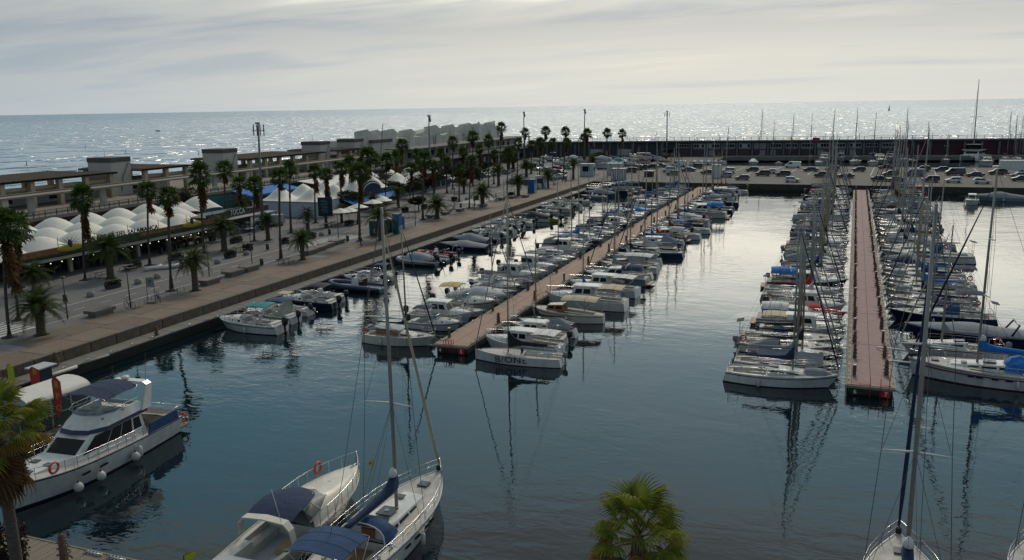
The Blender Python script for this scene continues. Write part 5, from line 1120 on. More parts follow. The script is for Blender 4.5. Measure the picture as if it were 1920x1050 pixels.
    for s in (-1, 1):
        for yy in (ya - .4, ya - 1.6): parts.append(('winch', MB().tube([(s * a * .78, yy, z0 - .02), (s * a * .78, yy, z0 + .2)], .11, STEEL, 8).mesh('winch'), []))
    if bim: parts += bimini(-L / 2 + .25, -L / 2 + 2.7, B * .76, z0 + 1.55, bim, .18, droop=.1, zb=z0)
    parts += fenders(info, (.28, .5), 1, .14, .6) + fenders(info, (.35,), -1, .14, .6)
    return parts, info
parts, info = big_sloop(13.2, 3.95, 17.7, BEIGE, NAVY, ROYAL, ROYAL)
parts.append(('lifebuoy', ring_mesh((-.9, -6.3, 1.75), .3, .07, ORANGE, 'y', 14), []))
parts.append(('courtesy_flag', MB().add([(-1.1, 1.0, 4.3), (-1.3, .9, 4.25), (-1.25, .92, 3.75), (-1.08, 1.0, 3.85)], [(0, 1, 2, 3)], YELC).add([(-1.1, 1.0, 4.15), (-1.32, .88, 4.1), (-1.3, .9, 3.95), (-1.1, 1.0, 4.0)], [(0, 1, 2, 3)], REDC).mesh('courtesy_flag'), []))
place('sailing_yacht', parts, (-21.15, 36.0, 0), R(-.8), (1, 1, 1), 'white sailing yacht with blue bimini and navy boom bag, bow outward', 'sailing yacht')
parts, info = big_sloop(12.4, 3.8, 18.4, NAVY, NAVY, None, None)
place('sailing_yacht', parts, (3.75, 36.9, 0), R(0), (1, 1, 1), 'white sailing yacht, only bow and tall mast showing, lower right', 'sailing yacht')
p = at(1905, 1003, 1.5)
place('sailing_yacht', big_sloop(11.6, 3.6, 16.5, WCANV, NAVY, None, None)[0], (p.x + .6, p.y - 5.6, 0), R(-1), (1, 1, 1), 'second white yacht, bow tip just entering lower right corner', 'sailing yacht')
# big sloop with bright blue boom cover, first right of the pontoon
parts, info = big_sloop(12.6, 3.9, 17.2, BLACK, BLUE, BLUE, None)
parts.append(('cove_band', MB().loft([[(-(info(t)[0] * .985 + .012), info(t)[1], info(t)[2] * k) for t in (.08, .2, .35, .5, .65, .8, .9)] for k in (.70, .78)], STRR, False, False, False).loft([[((info(t)[0] * .985 + .012), info(t)[1], info(t)[2] * k) for t in (.08, .2, .35, .5, .65, .8, .9)] for k in (.70, .78)], STRR, False, False, False).mesh('cove_band'), []))
place('sailing_yacht', parts, (12.6, 75.2, 0), R(90) - R(4), (1, 1, 1), 'white yacht with bright blue boom cover, nearest right of pontoon 7', 'sailing yacht', None, {'stripe_navy': STRR})
# sport cruiser under grey cover, next but one
parts = motorboat('covered', 11.6, 3.7, fb=1.9, fs=1.2, canvas=GREYC, eng=0, inboard=True)
parts.append(('radar_arch', MB().tube([(-1.6, -3.2, 1.4), (-1.3, -3.8, 2.7), (1.3, -3.8, 2.7), (1.6, -3.2, 1.4)], .1, W, 6).mesh('radar_arch'), []))
place('motor_cruiser', parts, (12.6, 88.6, 0), R(92), (.92, .98, .74), 'big navy hulled sport cruiser under grey cover, right of pontoon 7', 'motor cruiser', None, {'gelcoat_white': HNAVY})
# gangplanks resting on the pontoon edge at right
for px0, py0, px1, py1 in ((1644, 651, 1699, 657), (1664, 676, 1708, 680)):
    a = at(px0, py0, 1.05); b = at(px1, py1, 1.5); MBp = MB().tube([a, b], .09, WCANV, 4)
    tag(MBp.obj('gangplank'), 'narrow white gangplank from yacht bow onto the pink pontoon' + (', nearer one' if px0 > 1650 else ', farther one'), 'gangplank')
# power catamaran beyond the mole, right
pc = at(1824, 301, 0)
mb = MB()
for s in (-1, 1): mb.loft([[(s * 2.6 + w_ * math.cos(q), y, .9 + 1.2 * math.sin(q) * k) for q in [2 * math.pi * j / 8 for j in range(8)]] for y, w_, k in ((-7.5, .9, 1), (0, 1.0, 1), (5, .8, 1), (7.8, .1, .7))], W, sm=True)
parts = [('hull', mb.mesh('hull'), []), ('bridge_deck', MB().box((0, -.5, 1.9), (6.4, 12.5, .8), W).mesh('bridge_deck'), [])]
cab, wins, T = house(-4.5, 3.8, 2.9, 2.5, 2.3, 1.6, 1.4, .3, 1.6, .3, W, wins=((.05, .3, .3, .85), (.35, .62, .3, .85), (.66, .95, .3, .85))); parts.append(('saloon', cab, [(x[0], x[1]) for x in wins]))
parts.append(('flybridge', MB().box((0, -1, 4.0), (6.6, 7.5, .3), W).mesh('flybridge'), [])); cab, wins, T = house(-2.5, 1.8, 2.0, 1.7, 4.2, 1.7, 1.5, .2, .8, .2, GLASS, wins=()); parts.append(('wheelhouse', cab, [(x[0], x[1]) for x in wins])); parts.append(('hard_top', MB().box((0, -.6, 6.0), (4.6, 5.2, .16), W).mesh('hard_top'), []))
parts.append(('mast', MB().tube([(0, .8, 6), (0.2, .6, 29.5)], [.22, .1], ALU, 6).tube([(0, .8, 16), (2.2, 0, 16.1)], .06, ALU, 4).tube([(0, .8, 16), (-2.2, 0, 16.1)], .06, ALU, 4).tube([(0, 7, 2), (.2, .6, 28)], .05, WIRE, 3).mesh('mast'), []))
place('catamaran', parts, (pc.x, pc.y, 0), R(160), (1, 1, 1), 'large white catamaran with tallest mast of all below the breakwater', 'catamaran')
# dinghy hanging astern in the promenade row
ds = MB().loft([[(math.cos(q) * w_, y, math.sin(q) * w_ * .5) for q in [math.pi + math.pi * j / 6 for j in range(7)]] for y, w_ in ((-1.1, .6), (0, .65), (.8, .5), (1.25, .1))], W2, False, False, True).obj('dinghy')
ds.location = (-55.3, 75.6, 1.2); ds.rotation_euler = (R(65), R(20), R(20)); tag(ds, 'small pale dinghy standing on edge behind the speedboats', 'dinghy')

# ================================================================== palms and plants
def leafmat(name, c1, c2, rough=.55):
    m = mat(name, c1, rough, col2=c2, scale=1.4, spec=.25); t = m.node_tree
    if not any(n.type == 'BSDF_TRANSLUCENT' for n in t.nodes):
        b = t.nodes['Principled BSDF']; o = t.nodes['Material Output']; tr = t.nodes.new('ShaderNodeBsdfTranslucent'); ms = t.nodes.new('ShaderNodeMixShader'); ms.inputs[0].default_value = .42
        t.links.new(b.inputs['Base Color'].links[0].from_socket, tr.inputs[0]); t.links.new(b.outputs[0], ms.inputs[1]); t.links.new(tr.outputs[0], ms.inputs[2]); t.links.new(ms.outputs[0], o.inputs['Surface'])
    return m
FG = leafmat('fan_leaf_green', (.024, .05, .009), (.07, .115, .02)); FD = leafmat('fan_leaf_dead', (.075, .04, .018), (.16, .10, .045), .9); DG = leafmat('date_leaf_green', (.03, .05, .012), (.085, .11, .03), .8)
FY = leafmat('fan_leaf_yellowing', (.20, .13, .015), (.30, .20, .04)); HG = leafmat('fan_leaf_bright', (.10, .14, .014), (.28, .32, .05))
TRK = mat('palm_trunk', (.075, .06, .048), .95, var=.35, scale=3, stretch=(1, 1, 5), bump=.03, bscale=6); TRKD = mat('date_trunk', (.085, .065, .045), .95, var=.4, scale=5, bump=.05, bscale=7)
def fan_leaf(n=14, R_=1.0, pet=.7, mt=FG, droop=.35, seed=0, tip=None):
    """one fan leaf: stalk along +Y then a fan of folded fingers"""
    r_ = random.Random(seed); mb = MB(); mb.tube([(0, 0, 0), (0, pet * .5, .03), (0, pet, 0)], [.022, .018, .014], mt, 3)
    for i in range(n):
        a = R(-115 + 230 * i / (n - 1)); l = R_ * (.78 + .22 * math.cos(a)) * r_.uniform(.88, 1.08); w_ = .9 * R_ / n * 1.15
        d = Vector((math.sin(a), math.cos(a), 0)); sd_ = Vector((math.cos(a), -math.sin(a), 0)); o = Vector((0, pet, 0))
        k1 = o + d * l * .55 + Vector((0, 0, -.04 * l)); k2 = o + d * l * .82 + Vector((0, 0, -droop * .45 * l)); k3 = o + d * l * .93 + Vector((r_.uniform(-.03, .03), 0, -droop * 1.15 * l))
        f = .02
        vs = [o, k1 - sd_ * w_ + Vector((0, 0, f)), k1 + sd_ * w_ + Vector((0, 0, f)), k1 - Vector((0, 0, f)), k2 - sd_ * w_ * .5, k2 + sd_ * w_ * .5, k3]
        mb.add(vs, [(0, 1, 3), (0, 3, 2), (1, 4, 3), (3, 4, 5), (3, 5, 2)], mt); mb.add([k2 - sd_ * w_ * .5, k2 + sd_ * w_ * .5, k3], [(0, 1, 2)], tip or mt)
    return mb
def merge(dst, src, M):
    o = len(dst.v); dst.v += [tuple(M @ Vector(p)) for p in src.v]
    ix = [dst.m(m_) for m_ in src.mats]
    dst.f += [tuple(i + o for i in f) for f in src.f]; dst.mi += [ix[i] for i in src.mi]; dst.sm += src.sm
def orient(az, el, loc=(0, 0, 0), s=1, roll=0):   # +Y of the leaf to azimuth az, elevation el
    return Matrix.Translation(loc) @ Matrix.Rotation(az, 4, 'Z') @ Matrix.Rotation(el, 4, 'X') @ Matrix.Rotation(roll, 4, 'Y') @ Matrix.Scale(s, 4)
def fan_crown(seed, nl=30, dead=16, shag=1.6, n=9):
    r_ = random.Random(seed); g = MB(); d = MB()
    for i in range(nl):
        el = R(lerp(82, -38, (i / nl) ** .85) + r_.uniform(-8, 8)); az = i * 2.39996 + r_.uniform(-.25, .25)
        merge(g, fan_leaf(n, .72, .75, FG, .3, seed * 50 + i), orient(az, el, (0, 0, .1 - .3 * i / nl), r_.uniform(.85, 1.1), r_.uniform(-.5, .5)))
    for i in range(dead):
        el = R(r_.uniform(-55, -82)); az = r_.uniform(0, 6.28)
        merge(d, fan_leaf(7, .62, .45, FD, .2, seed * 90 + i), orient(az, el, (0, 0, -.25 - shag * (i / dead)), r_.uniform(.75, 1.05), r_.uniform(-.8, .8)))
    return g.mesh('crown'), d.mesh('dead_skirt')
FC = [fan_crown(1, 40), fan_crown(2, 46, 34, 2.4), fan_crown(3, 38, 14, 1.0), fan_crown(4, 42, 26, 1.8)]
trunks = {}
def trunk_mesh(h, r0, r1, mt, lean):
    pts = [(lean * (z ** 1.6), 0, z * h) for z in [i / 7 for i in range(8)]]
    mb = MB().tube(pts, [r0 * 1.5] + [lerp(r0, r1, i / 7) for i in range(1, 8)], mt, 8); mb.ell((0, 0, .1), (r0 * 2.0, r0 * 2.0, .25), mt, 8, 4); return mb.mesh('trunk'), pts[-1]
pitm = MB().tube([(0, 0, 1.80), (0, 0, 1.835)], .75, mat('tree_pit', (.035, .028, .022), .95), 14).mesh('tree_pit')
def fan_palm(bx, by, cy, cpx, label, var, size=1.0, z0=1.8, rpx=None):
    p = at(bx, by, z0); H_ = height_at(p.x, p.y, cy) - z0
    # the crown may lean a little off the foot
    d = ray(cpx, cy); t = p.y / d.y; off = d.x * t - p.x
    q_ = rnd.uniform(.8, 1.25); me, tip = trunk_mesh(H_, .17 * q_, .12 * q_, TRK, off)
    root = empty('fan_palm', (p.x, p.y, z0), 0, label, 'palm tree', 'tall fan palms on the promenade')
    link('trunk', me, root); link('tree_pit', pitm, root, (0, 0, -z0))
    g, dd = FC[var % 4]; s = size * 1.1; rz = rnd.uniform(0, 6.28)
    rx_ = rnd.uniform(-.12, .12); link('crown', g, root, tip, (rx_, rnd.uniform(-.12, .12), rz), (s * rnd.uniform(.88, 1.1), s * rnd.uniform(.88, 1.1), s * rnd.uniform(.85, 1.15))); k_ = rnd.uniform(.55, 1.35); link('dead_skirt', dd, root, tip, (rx_, 0, rz), (s * rnd.uniform(.8, 1), s * rnd.uniform(.8, 1), s * k_))
    return root
tall = [(18, 632, 425, 6, 1, 1.35), (160, 525, 372, 155, 1, 1.25), (281, 497, 358, 277, 0, 1.15), (322, 545, 370, 316, 3, 1.05), (383, 474, 330, 375, 3, 1.4), (423, 420, 320, 421, 2, 1.35), (477, 452, 347, 478, 3, 1.15), (527, 487, 333, 524, 0, 1.1), (546, 437, 317, 543, 2, 1.15), (611, 405, 328, 611, 1, 1.15), (675, 452, 325, 674, 1, 1.25), (671, 420, 296, 690, 1, 1.35), (723, 385, 303, 726, 3, 1.25), (753, 345, 272, 754, 3, 1.5), (769, 382, 316, 771, 1, 1.1), (793, 412, 298, 796, 0, 1.2), (813, 372, 312, 811, 1, 1.15), (849, 355, 267, 849, 2, 1.3), (861, 378, 318, 862, 3, 1.0), (880, 390, 302, 884, 1, 1.05), (887, 350, 257, 886, 3, 1.3), (916, 352, 264, 916, 0, 1.2), (937, 330, 240, 940, 2, 1.35), (951, 368, 287, 953, 1, 1.1), (970, 330, 268, 972, 0, 1.2), (984, 305, 248, 985, 2, 1.3), (1018, 312, 246, 1023, 2, 1.3), (1012, 330, 268, 1013, 1, 1.3), (1057, 337, 247, 1060, 2, 1.15), (1056, 330, 268, 1062, 3, 1.2), (1098, 303, 252, 1101, 3, 1.4), (1094, 301, 258, 1095, 1, 1.3), (1134, 304, 250, 1139, 2, 1.35), (1163, 300, 251, 1167, 0, 1.3)]
tall += [(592, 418, 322, 590, 0, 1.15), (640, 398, 318, 640, 3, 1.2), (655, 385, 305, 656, 1, 1.25), (702, 368, 300, 705, 2, 1.2), (741, 362, 296, 742, 0, 1.2), (781, 352, 290, 781, 1, 1.2), (826, 348, 288, 827, 3, 1.2), (838, 362, 305, 838, 0, 1.1), (868, 342, 286, 868, 1, 1.15), (898, 338, 280, 899, 3, 1.15), (926, 345, 290, 927, 0, 1.15), (960, 340, 284, 961, 1, 1.15), (996, 325, 272, 997, 3, 1.15), (1036, 320, 268, 1036, 0, 1.1), (449, 430, 345, 449, 0, 1.1), (35, 600, 430, 30, 3, 1.2)]
tall.sort()
for k, (bx, by, cy, cpx, var, sz) in enumerate(tall):
    fan_palm(bx, by, cy, cpx, ['tall fan palm with green crown', 'tall fan palm with brown hanging skirt', 'tall slim fan palm with tidy crown', 'tall fan palm with ragged crown'][var] + ', ' + nth(k + 1) + ' tall palm from the left', var, sz)
def date_frond(seed, L=2.6, n=26, mt=DG, w=.52):
    r_ = random.Random(seed); mb = MB(); pts = []; 
    for i in range(8):
        t = i / 7; pts.append(Vector((0, L * (t - .22 * t * t), .35 * math.sin(t * 2.2) * L * .35 - .52 * L * t ** 2.4)))
    mb.tube(pts, [.03, .026, .022, .018, .015, .012, .008, .004], mt, 3)
    for i in range(n):
        t = .1 + .9 * i / n; f = t * 7; k = min(int(f), 6); p = pts[k].lerp(pts[k + 1], f - k); d = (pts[k + 1] - pts[k]).normalized()
        l = w * (math.sin(math.pi * min(1, t * .85 + .12)) ** .6) * r_.uniform(.85, 1.1) * L / 2.6
        for s in (-1, 1):
            q = p + Vector((s * l * .80, 0, -.12 * l)) + d * l * .55 + Vector((0, 0, r_.uniform(-.06, .04))); b = d * .042
            mb.add([p - b, p + b, q - Vector((0, 0, .10 * l))], [(0, 1, 2)], mt)
    return mb
DFM = [date_frond(k).mesh('frond') for k in range(4)]
def date_crown(seed, n=46):
    r_ = random.Random(seed); g = MB(); srcs = [date_frond(k + seed * 7, n=20) for k in range(4)]
    for i in range(n):
        merge(g, srcs[i % 4], orient(i * 2.39996 + r_.uniform(-.2, .2), R(lerp(80, -6, (i / n) ** .8) + r_.uniform(-6, 6)), (0, 0, .15 - .3 * i / n), r_.uniform(.85, 1.08), r_.uniform(-.3, .3)))
    return g.mesh('crown')
DC = [date_crown(1), date_crown(2)]
def date_palm(bx, by, topy, rpx, label, near=False):
    p = at(bx, by, 1.8); dist = (p - Vector((0, 0, CH))).length; rad = rpx * dist / F; s = rad / 2.25
    hc = height_at(p.x, p.y, topy) - 1.8 - s * 1.5; hc = max(hc, .9)
    mb = MB().tube([(0, 0, 0), (0, 0, .25), (0, 0, hc * .6), (0, 0, hc), (0, 0, hc + .3)], [.42 * s, .34 * s, .30 * s, .40 * s, .25 * s], TRKD, 10); mb.ell((0, 0, hc), (.45 * s, .45 * s, .4 * s), TRKD, 8, 5)
    root = empty('date_palm', (p.x, p.y, 1.8), 0, label, 'palm tree', 'short date palms on the promenade')
    link('trunk', mb.mesh('trunk'), root); link('tree_pit', pitm, root, (0, 0, -1.8))
    if near:
        n = 46; r_ = random.Random(int(bx))
        for i in range(n):
            el = R(lerp(82, -6, (i / n) ** .8) + r_.uniform(-7, 7)); az = i * 2.39996 + r_.uniform(-.2, .2); k = s * r_.uniform(.86, 1.06)
            o = link('frond', DFM[i % 4], root); o.matrix_local = orient(az, el, (0, 0, hc + .2 - .3 * i / n), k, r_.uniform(-.3, .3))
    else: link('crown', DC[int(bx) % 2], root, (0, 0, hc + .2), (0, 0, rnd.uniform(0, 6)), (s, s, s))
dates = [(78, 628, 545, 50), (208, 522, 440, 42), (66, 545, 495, 34), (367, 545, 468, 38), (421, 470, 405, 36), (503, 450, 402, 26), (568, 487, 433, 30), (578, 435, 392, 22), (641, 418, 385, 18), (715, 450, 388, 34), (747, 390, 352, 20), (820, 410, 368, 29), (870, 362, 335, 17), (905, 388, 345, 28), (935, 348, 308, 20), (972, 367, 328, 24), (987, 332, 300, 20), (1027, 352, 318, 22), (1075, 336, 298, 17), (1110, 326, 292, 20), (455, 420, 368, 26), (700, 395, 365, 20)]
dates.sort()
for k, (bx, by, ty, rp) in enumerate(dates): date_palm(bx, by, ty, rp, ('stout' if rp > 30 else 'short') + ' date palm with arching fronds, ' + nth(k + 1) + ' short palm from the left', near=(k < 10 and rp >= 30) or bx in (820, 905))

# the two fan palms close to the camera, every leaf its own piece
def hero_palm(cx_px, cy_px, Y, label, seed, size, nl, nd, zbase=1.0, spread=1.0):
    c = atY(cx_px, cy_px, Y); r_ = random.Random(seed); h = c.z - zbase
    root = empty('fan_palm', (c.x, c.y, zbase), 0, label, 'palm tree')
    link('trunk', MB().tube([(0, 0, 0), (.1, 0, h * .5), (0, 0, h - .3), (0, 0, h)], [.30, .22, .2, .17], TRK, 12).mesh('trunk'), root)
    sh = MB()
    for i in range(60):
        a = r_.uniform(0, 6.28); z = h - .3 - 2.6 * (i / 60); rr = r_.uniform(.22, .4)
        sh.add([(math.cos(a) * .2, math.sin(a) * .2, z), (math.cos(a) * .2 + .09, math.sin(a) * .2, z), (math.cos(a) * rr, math.sin(a) * rr, z - r_.uniform(.3, .7))], [(0, 1, 2)], FD)
    sh.obj('leaf_base', root, kind='stuff')
    gm = [fan_leaf(26, .74, .95, HG, .55, seed + k, FY if k % 2 else FD).mesh('fan_leaf') for k in range(4)]; ym = [fan_leaf(24, .70, .9, FY, .4, seed + 20 + k, FD).mesh('fan_leaf') for k in range(2)]; dm = [fan_leaf(18, .66, .7, FD, .5, seed + 40 + k).mesh('dead_leaf') for k in range(3)]
    for i in range(nl):
        el = R(lerp(84, -30, (i / nl) ** .8) + r_.uniform(-8, 8)); az = i * 2.39996 + r_.uniform(-.2, .2)
        me = ym[i % 2] if i > nl * .72 and r_.random() < .6 else gm[i % 4]
        o = link('fan_leaf', me, root); o.matrix_local = orient(az, el, (0, 0, h + .1 - .35 * i / nl), size * r_.uniform(.85, 1.12), r_.uniform(-.6, .6))
    for i in range(nd):
        o = link('dead_leaf', dm[i % 3], root); o.matrix_local = orient(r_.uniform(0, 6.28), R(r_.uniform(-38, -80)), (0, 0, h - .3 - 1.2 * i / nd), size * r_.uniform(.8, 1.1), r_.uniform(-1, 1))
hero_palm(1196, 1005, 23.0, 'green fan palm with yellowing leaves at bottom centre of the view', 3, 1.0, 34, 26)
hero_palm(-8, 806, 21.5, 'shaggy fan palm at the left edge in front of the motor yacht', 9, 1.25, 36, 44, .8)
# purple leaved climber under the left palm
c = atY(12, 1010, 22.5); r_ = random.Random(4); mb = MB(); LP = leafmat('purple_leaf', (.02, .012, .012), (.06, .035, .035))
for i in range(1500):
    a = r_.uniform(0, 6.28); z = r_.uniform(-1.9, .55); rr = r_.uniform(.25, .75) * (1.1 - .15 * abs(z)); p = Vector((c.x + math.cos(a) * rr, c.y + math.sin(a) * rr, c.z + z)); s = r_.uniform(.05, .10); n_ = Vector((r_.uniform(-1, 1), r_.uniform(-1, 1), r_.uniform(-1, 1))).normalized(); u = n_.cross(Vector((.3, .5, .8))).normalized() * s; v = n_.cross(u).normalized() * s
    mb.add([p - u, p + v, p + u, p - v], [(0, 1, 2, 3)], LP)
tag(mb.obj('climber'), 'dark purple leafy climber below the left palm', 'climber')

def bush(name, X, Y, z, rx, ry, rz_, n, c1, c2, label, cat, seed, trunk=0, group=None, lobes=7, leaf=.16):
    r_ = random.Random(seed); root = empty(name, (X, Y, z), 0, label, cat, group); mt = leafmat('leaf_%s' % str(c1), (c1[0], c1[1], c1[2]), c2)
    cs = [(r_.uniform(-.55, .55) * rx, r_.uniform(-.55, .55) * ry, trunk + rz_ * r_.uniform(.35, 1.5), r_.uniform(.4, .62)) for _ in range(lobes)] + [(0, 0, trunk + rz_, .8)]
    mb = MB()
    for i in range(n):
        c = cs[i % len(cs)]; d = Vector((r_.gauss(0, 1), r_.gauss(0, 1), r_.gauss(0, 1))).normalized() * (r_.random() ** .35) * c[3]
        p = Vector((c[0] + d.x * rx, c[1] + d.y * ry, max(.05, c[2] + d.z * rz_))); s = r_.uniform(.6, 1.3) * leaf; n_ = Vector((r_.uniform(-1, 1), r_.uniform(-1, 1), r_.uniform(-.3, 1))).normalized(); u = n_.cross(Vector((.3, .5, .8))).normalized() * s; v = n_.cross(u).normalized() * s * .7
        mb.add([p - u, p + v, p + u, p - v], [(0, 1, 2, 3)], mt)
    mb.obj('foliage', root)
    if trunk: MB().tube([(0, 0, 0), (0, 0, trunk + rz_)], [.16, .08], TRK, 6).tube([(0, 0, trunk), (rx * .4, 0, trunk + rz_)], [.08, .03], TRK, 5).tube([(0, 0, trunk), (-rx * .4, ry * .3, trunk + rz_)], [.08, .03], TRK, 5).obj('trunk', root)
    return root
trees = [(345, 412, 3.0, 5.8, 0, 'dark dense tree beside the white dome tents'), (705, 370, 4.2, 4.6, 1, 'dark broad tree behind the peaked marquees'), (735, 372, 3.2, 4.0, 2, 'dark tree between palms behind the marquee'), (800, 340, 3.2, 3.2, 3, 'low dark tree left of the parked cars'), (825, 350, 3.0, 3.0, 4, 'rounded green tree at the left end of car park'), (845, 335, 3.0, 3.2, 5, 'dark tree between tall palms by the car park'), (910, 325, 3.0, 3.4, 6, 'round tree below the upper gallery'), (785, 395, 2.0, 2.4, 7, 'small shrub tree beside the white bar'), (1210, 291, 4.0, 2.6, 8, 'dark bushy tree at the foot of breakwater, left one'), (1232, 292, 4.5, 2.6, 9, 'dark bushy tree at the foot of breakwater, middle one'), (1255, 293, 4.0, 2.4, 10, 'dark bushy tree at the foot of breakwater, right one'), (1125, 300, 3.5, 2.2, 11, 'low green tree in front of the breakwater arches'), (995, 325, 3.0, 2.6, 12, 'dark tree near the blue boat sails')]
for k, (bx, by) in enumerate(((660, 395), (690, 382), (712, 362), (745, 352), (765, 358), (782, 345), (798, 360), (815, 362), (835, 322), (860, 318), (878, 312), (900, 345), (868, 345), (955, 318), (350, 395), (775, 372))): trees.append((bx, by, 3.2 + (k % 3) * .6, 3.6 + (k % 4) * .5, 20 + k, 'dark dense tree among the promenade palms, ' + nth(k + 1) + ' of the clump'))
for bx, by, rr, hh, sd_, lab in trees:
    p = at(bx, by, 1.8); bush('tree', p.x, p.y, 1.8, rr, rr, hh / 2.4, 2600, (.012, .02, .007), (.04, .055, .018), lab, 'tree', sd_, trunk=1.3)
# planter tubs with shrubs on the promenade
PLT = mat('planter_dark', (.035, .035, .04), .7); shr = [(212, 540, 1.5), (432, 483, 1.5), (443, 455, 1.9), (533, 457, 1.3), (465, 470, 1.2), (585, 447, 1.2), (655, 423, 1.6), (760, 398, 1.2), (795, 392, 1.3), (852, 377, 1.2), (893, 375, 1.0), (958, 368, 1.0), (250, 503, 2.2), (330, 487, 2.0)]
for k, (bx, by, w_) in enumerate(shr):
    p = at(bx, by, 1.8); r_ = random.Random(k); root = empty('planter', (p.x, p.y, 1.8), R(rnd.uniform(-10, 10)), 'dark planter full of low shrubs, ' + nth(k + 1) + ' from the near end', 'planter', 'shrub planters on the promenade')
    MB().box((0, 0, .25), (.8, w_ * 1.1, .5), PLT, top=(1.1, 1.06)).obj('tub', root); mb = MB()
    for i in range(420):
        q = Vector((r_.uniform(-.5, .5), r_.uniform(-.55, .55) * w_ * 1.1, r_.uniform(.4, .95))); s = r_.uniform(.05, .12); u = Vector((r_.uniform(-1, 1), r_.uniform(-1, 1), r_.uniform(-1, 1))).normalized() * s; v = u.cross(Vector((.2, .9, .3))).normalized() * s
        mb.add([q - u, q + v, q + u, q - v], [(0, 1, 2, 3)], leafmat('shrub_leaf', (.012, .02, .01), (.045, .045, .02)))
    mb.obj('foliage', root)

# ================================================================== street furniture
DARK = mat('post_dark', (.03, .032, .035), .5); GRYM = mat('post_grey', (.16, .165, .17), .5, metal=.4); CSEAT = mat('concrete_seat', (.26, .255, .25), .8, var=.1, dirt=.3); BWOOD = mat('bench_slab', (.155, .12, .10), .75, var=.2, dirt=.3)
def many(name, parts, spots, lab, cat, group, rz=0, z=1.8, scale=(1, 1, 1)):
    for k, s in enumerate(sorted(spots, key=lambda q: -q[1])):
        p = at(s[0], s[1], z)
        place(name, parts, (p.x, p.y, z), (s[2] if len(s) > 2 else rz), scale, lab + ', ' + nth(k + 1) + ' from the near end', cat, group)
stool = [('body', MB().tube([(0, 0, 0), (0, 0, .06), (0, 0, .5), (0, 0, .56)], [.36, .42, .44, .38], CSEAT, 12).mesh('body'), []), ('seat_disc', MB().tube([(0, 0, .56), (0, 0, .6)], .30, SLAB2, 12).mesh('seat_disc'), [])]
many('concrete_stool', stool, [(170, 556), (259, 532), (295, 522), (408, 494), (462, 478), (603, 442), (875, 375), (905, 366)], 'round concrete stool seat beside the cycle path', 'stool', 'concrete stools along the cycle path')
bench = [('seat_slab', MB().box((0, 0, .50), (1.6, 2.8, .32), BWOOD, top=(.98, .99)).mesh('seat_slab'), []), ('plinth', MB().box((.1, 0, .17), (1.1, 2.3, .34), CONC).mesh('plinth'), []), ('armrest', MB().tube([(-.7, -1.2, .5), (-.7, -1.2, .95), (-.7, -.2, .95)], .03, DARK, 4).mesh('armrest'), [])]
benchp = [b for b in bench if b[0] != 'armrest']
many('bench', benchp, [(188, 590), (393, 532), (580, 476), (758, 0)][:3] + [(597, 470)], 'massive low slab bench of brown concrete on quay', 'bench', 'slab benches along the quay')
many('bench', bench, [(438, 516), (468, 507), (612, 464), (632, 457)], 'slab bench with thin dark armrest on the quay', 'bench', 'armrest benches along the quay')
many('bench', benchp, [(838, 398), (808, 408), (835, 402), (862, 396), (905, 388), (940, 375), (960, 372), (985, 370), (1003, 350)], 'low slab bench by the promenade palms farther back', 'bench', 'far slab benches', scale=(.9, .8, .9))
tset = [('table_top', MB().box((0, 0, .74), (.9, 1.5, .05), BWOOD).mesh('table_top'), []), ('leg', MB().tube([(0, .5, 0), (0, .5, .74)], .04, DARK, 4).tube([(0, -.5, 0), (0, -.5, .74)], .04, DARK, 4).mesh('leg'), []), ('seat', MB().box((.85, 0, .44), (.4, 1.5, .05), BWOOD).tube([(.85, .6, 0), (.85, .6, .44)], .03, DARK, 4).tube([(.85, -.6, 0), (.85, -.6, .44)], .03, DARK, 4).mesh('seat'), []), ('seat', MB().box((-.85, 0, .44), (.4, 1.5, .05), BWOOD).tube([(-.85, .6, 0), (-.85, .6, .44)], .03, DARK, 4).tube([(-.85, -.6, 0), (-.85, -.6, .44)], .03, DARK, 4).mesh('seat'), [])]
many('picnic_table', tset, [(537, 495), (185, 520), (240, 507), (447, 472), (460, 462), (612, 427), (625, 424), (700, 412), (742, 395), (765, 388), (770, 408), (812, 388), (850, 375), (886, 372), (848, 362)], 'wooden table with two benches on the promenade', 'table', 'tables with benches on the promenade')
cab_lamp = [('post', MB().tube([(0, 0, 0), (0, 0, 4.3)], [.075, .05], DARK, 6).mesh('post'), []), ('lamp_head', MB().tube([(0, 0, 4.3), (0, 0, 4.42)], [.30, .26], DARK, 10).tube([(0, 0, 4.42), (0, 0, 4.5)], [.1, .05], GRYM, 6).mesh('lamp_head'), [])]
many('street_lamp', cab_lamp, [(127, 598), (245, 577), (393, 524), (473, 499), (577, 472), (635, 452), (779, 424), (890, 395), (945, 378), (1008, 358), (575, 445), (853, 392)], 'dark slender promenade lamp post with disc head', 'street lamp', 'promenade lamps')
tbin = [('body', MB().tube([(0, 0, .1), (0, 0, .95)], .24, DARK, 8).mesh('body'), []), ('rim', MB().tube([(0, 0, .95), (0, 0, 1.0)], .26, GRYM, 8).mesh('rim'), [])]
many('litter_bin', tbin, [(123, 568), (491, 498), (502, 469), (618, 440), (652, 453), (864, 390)], 'dark cylindrical litter bin on the promenade', 'bin', 'litter bins')
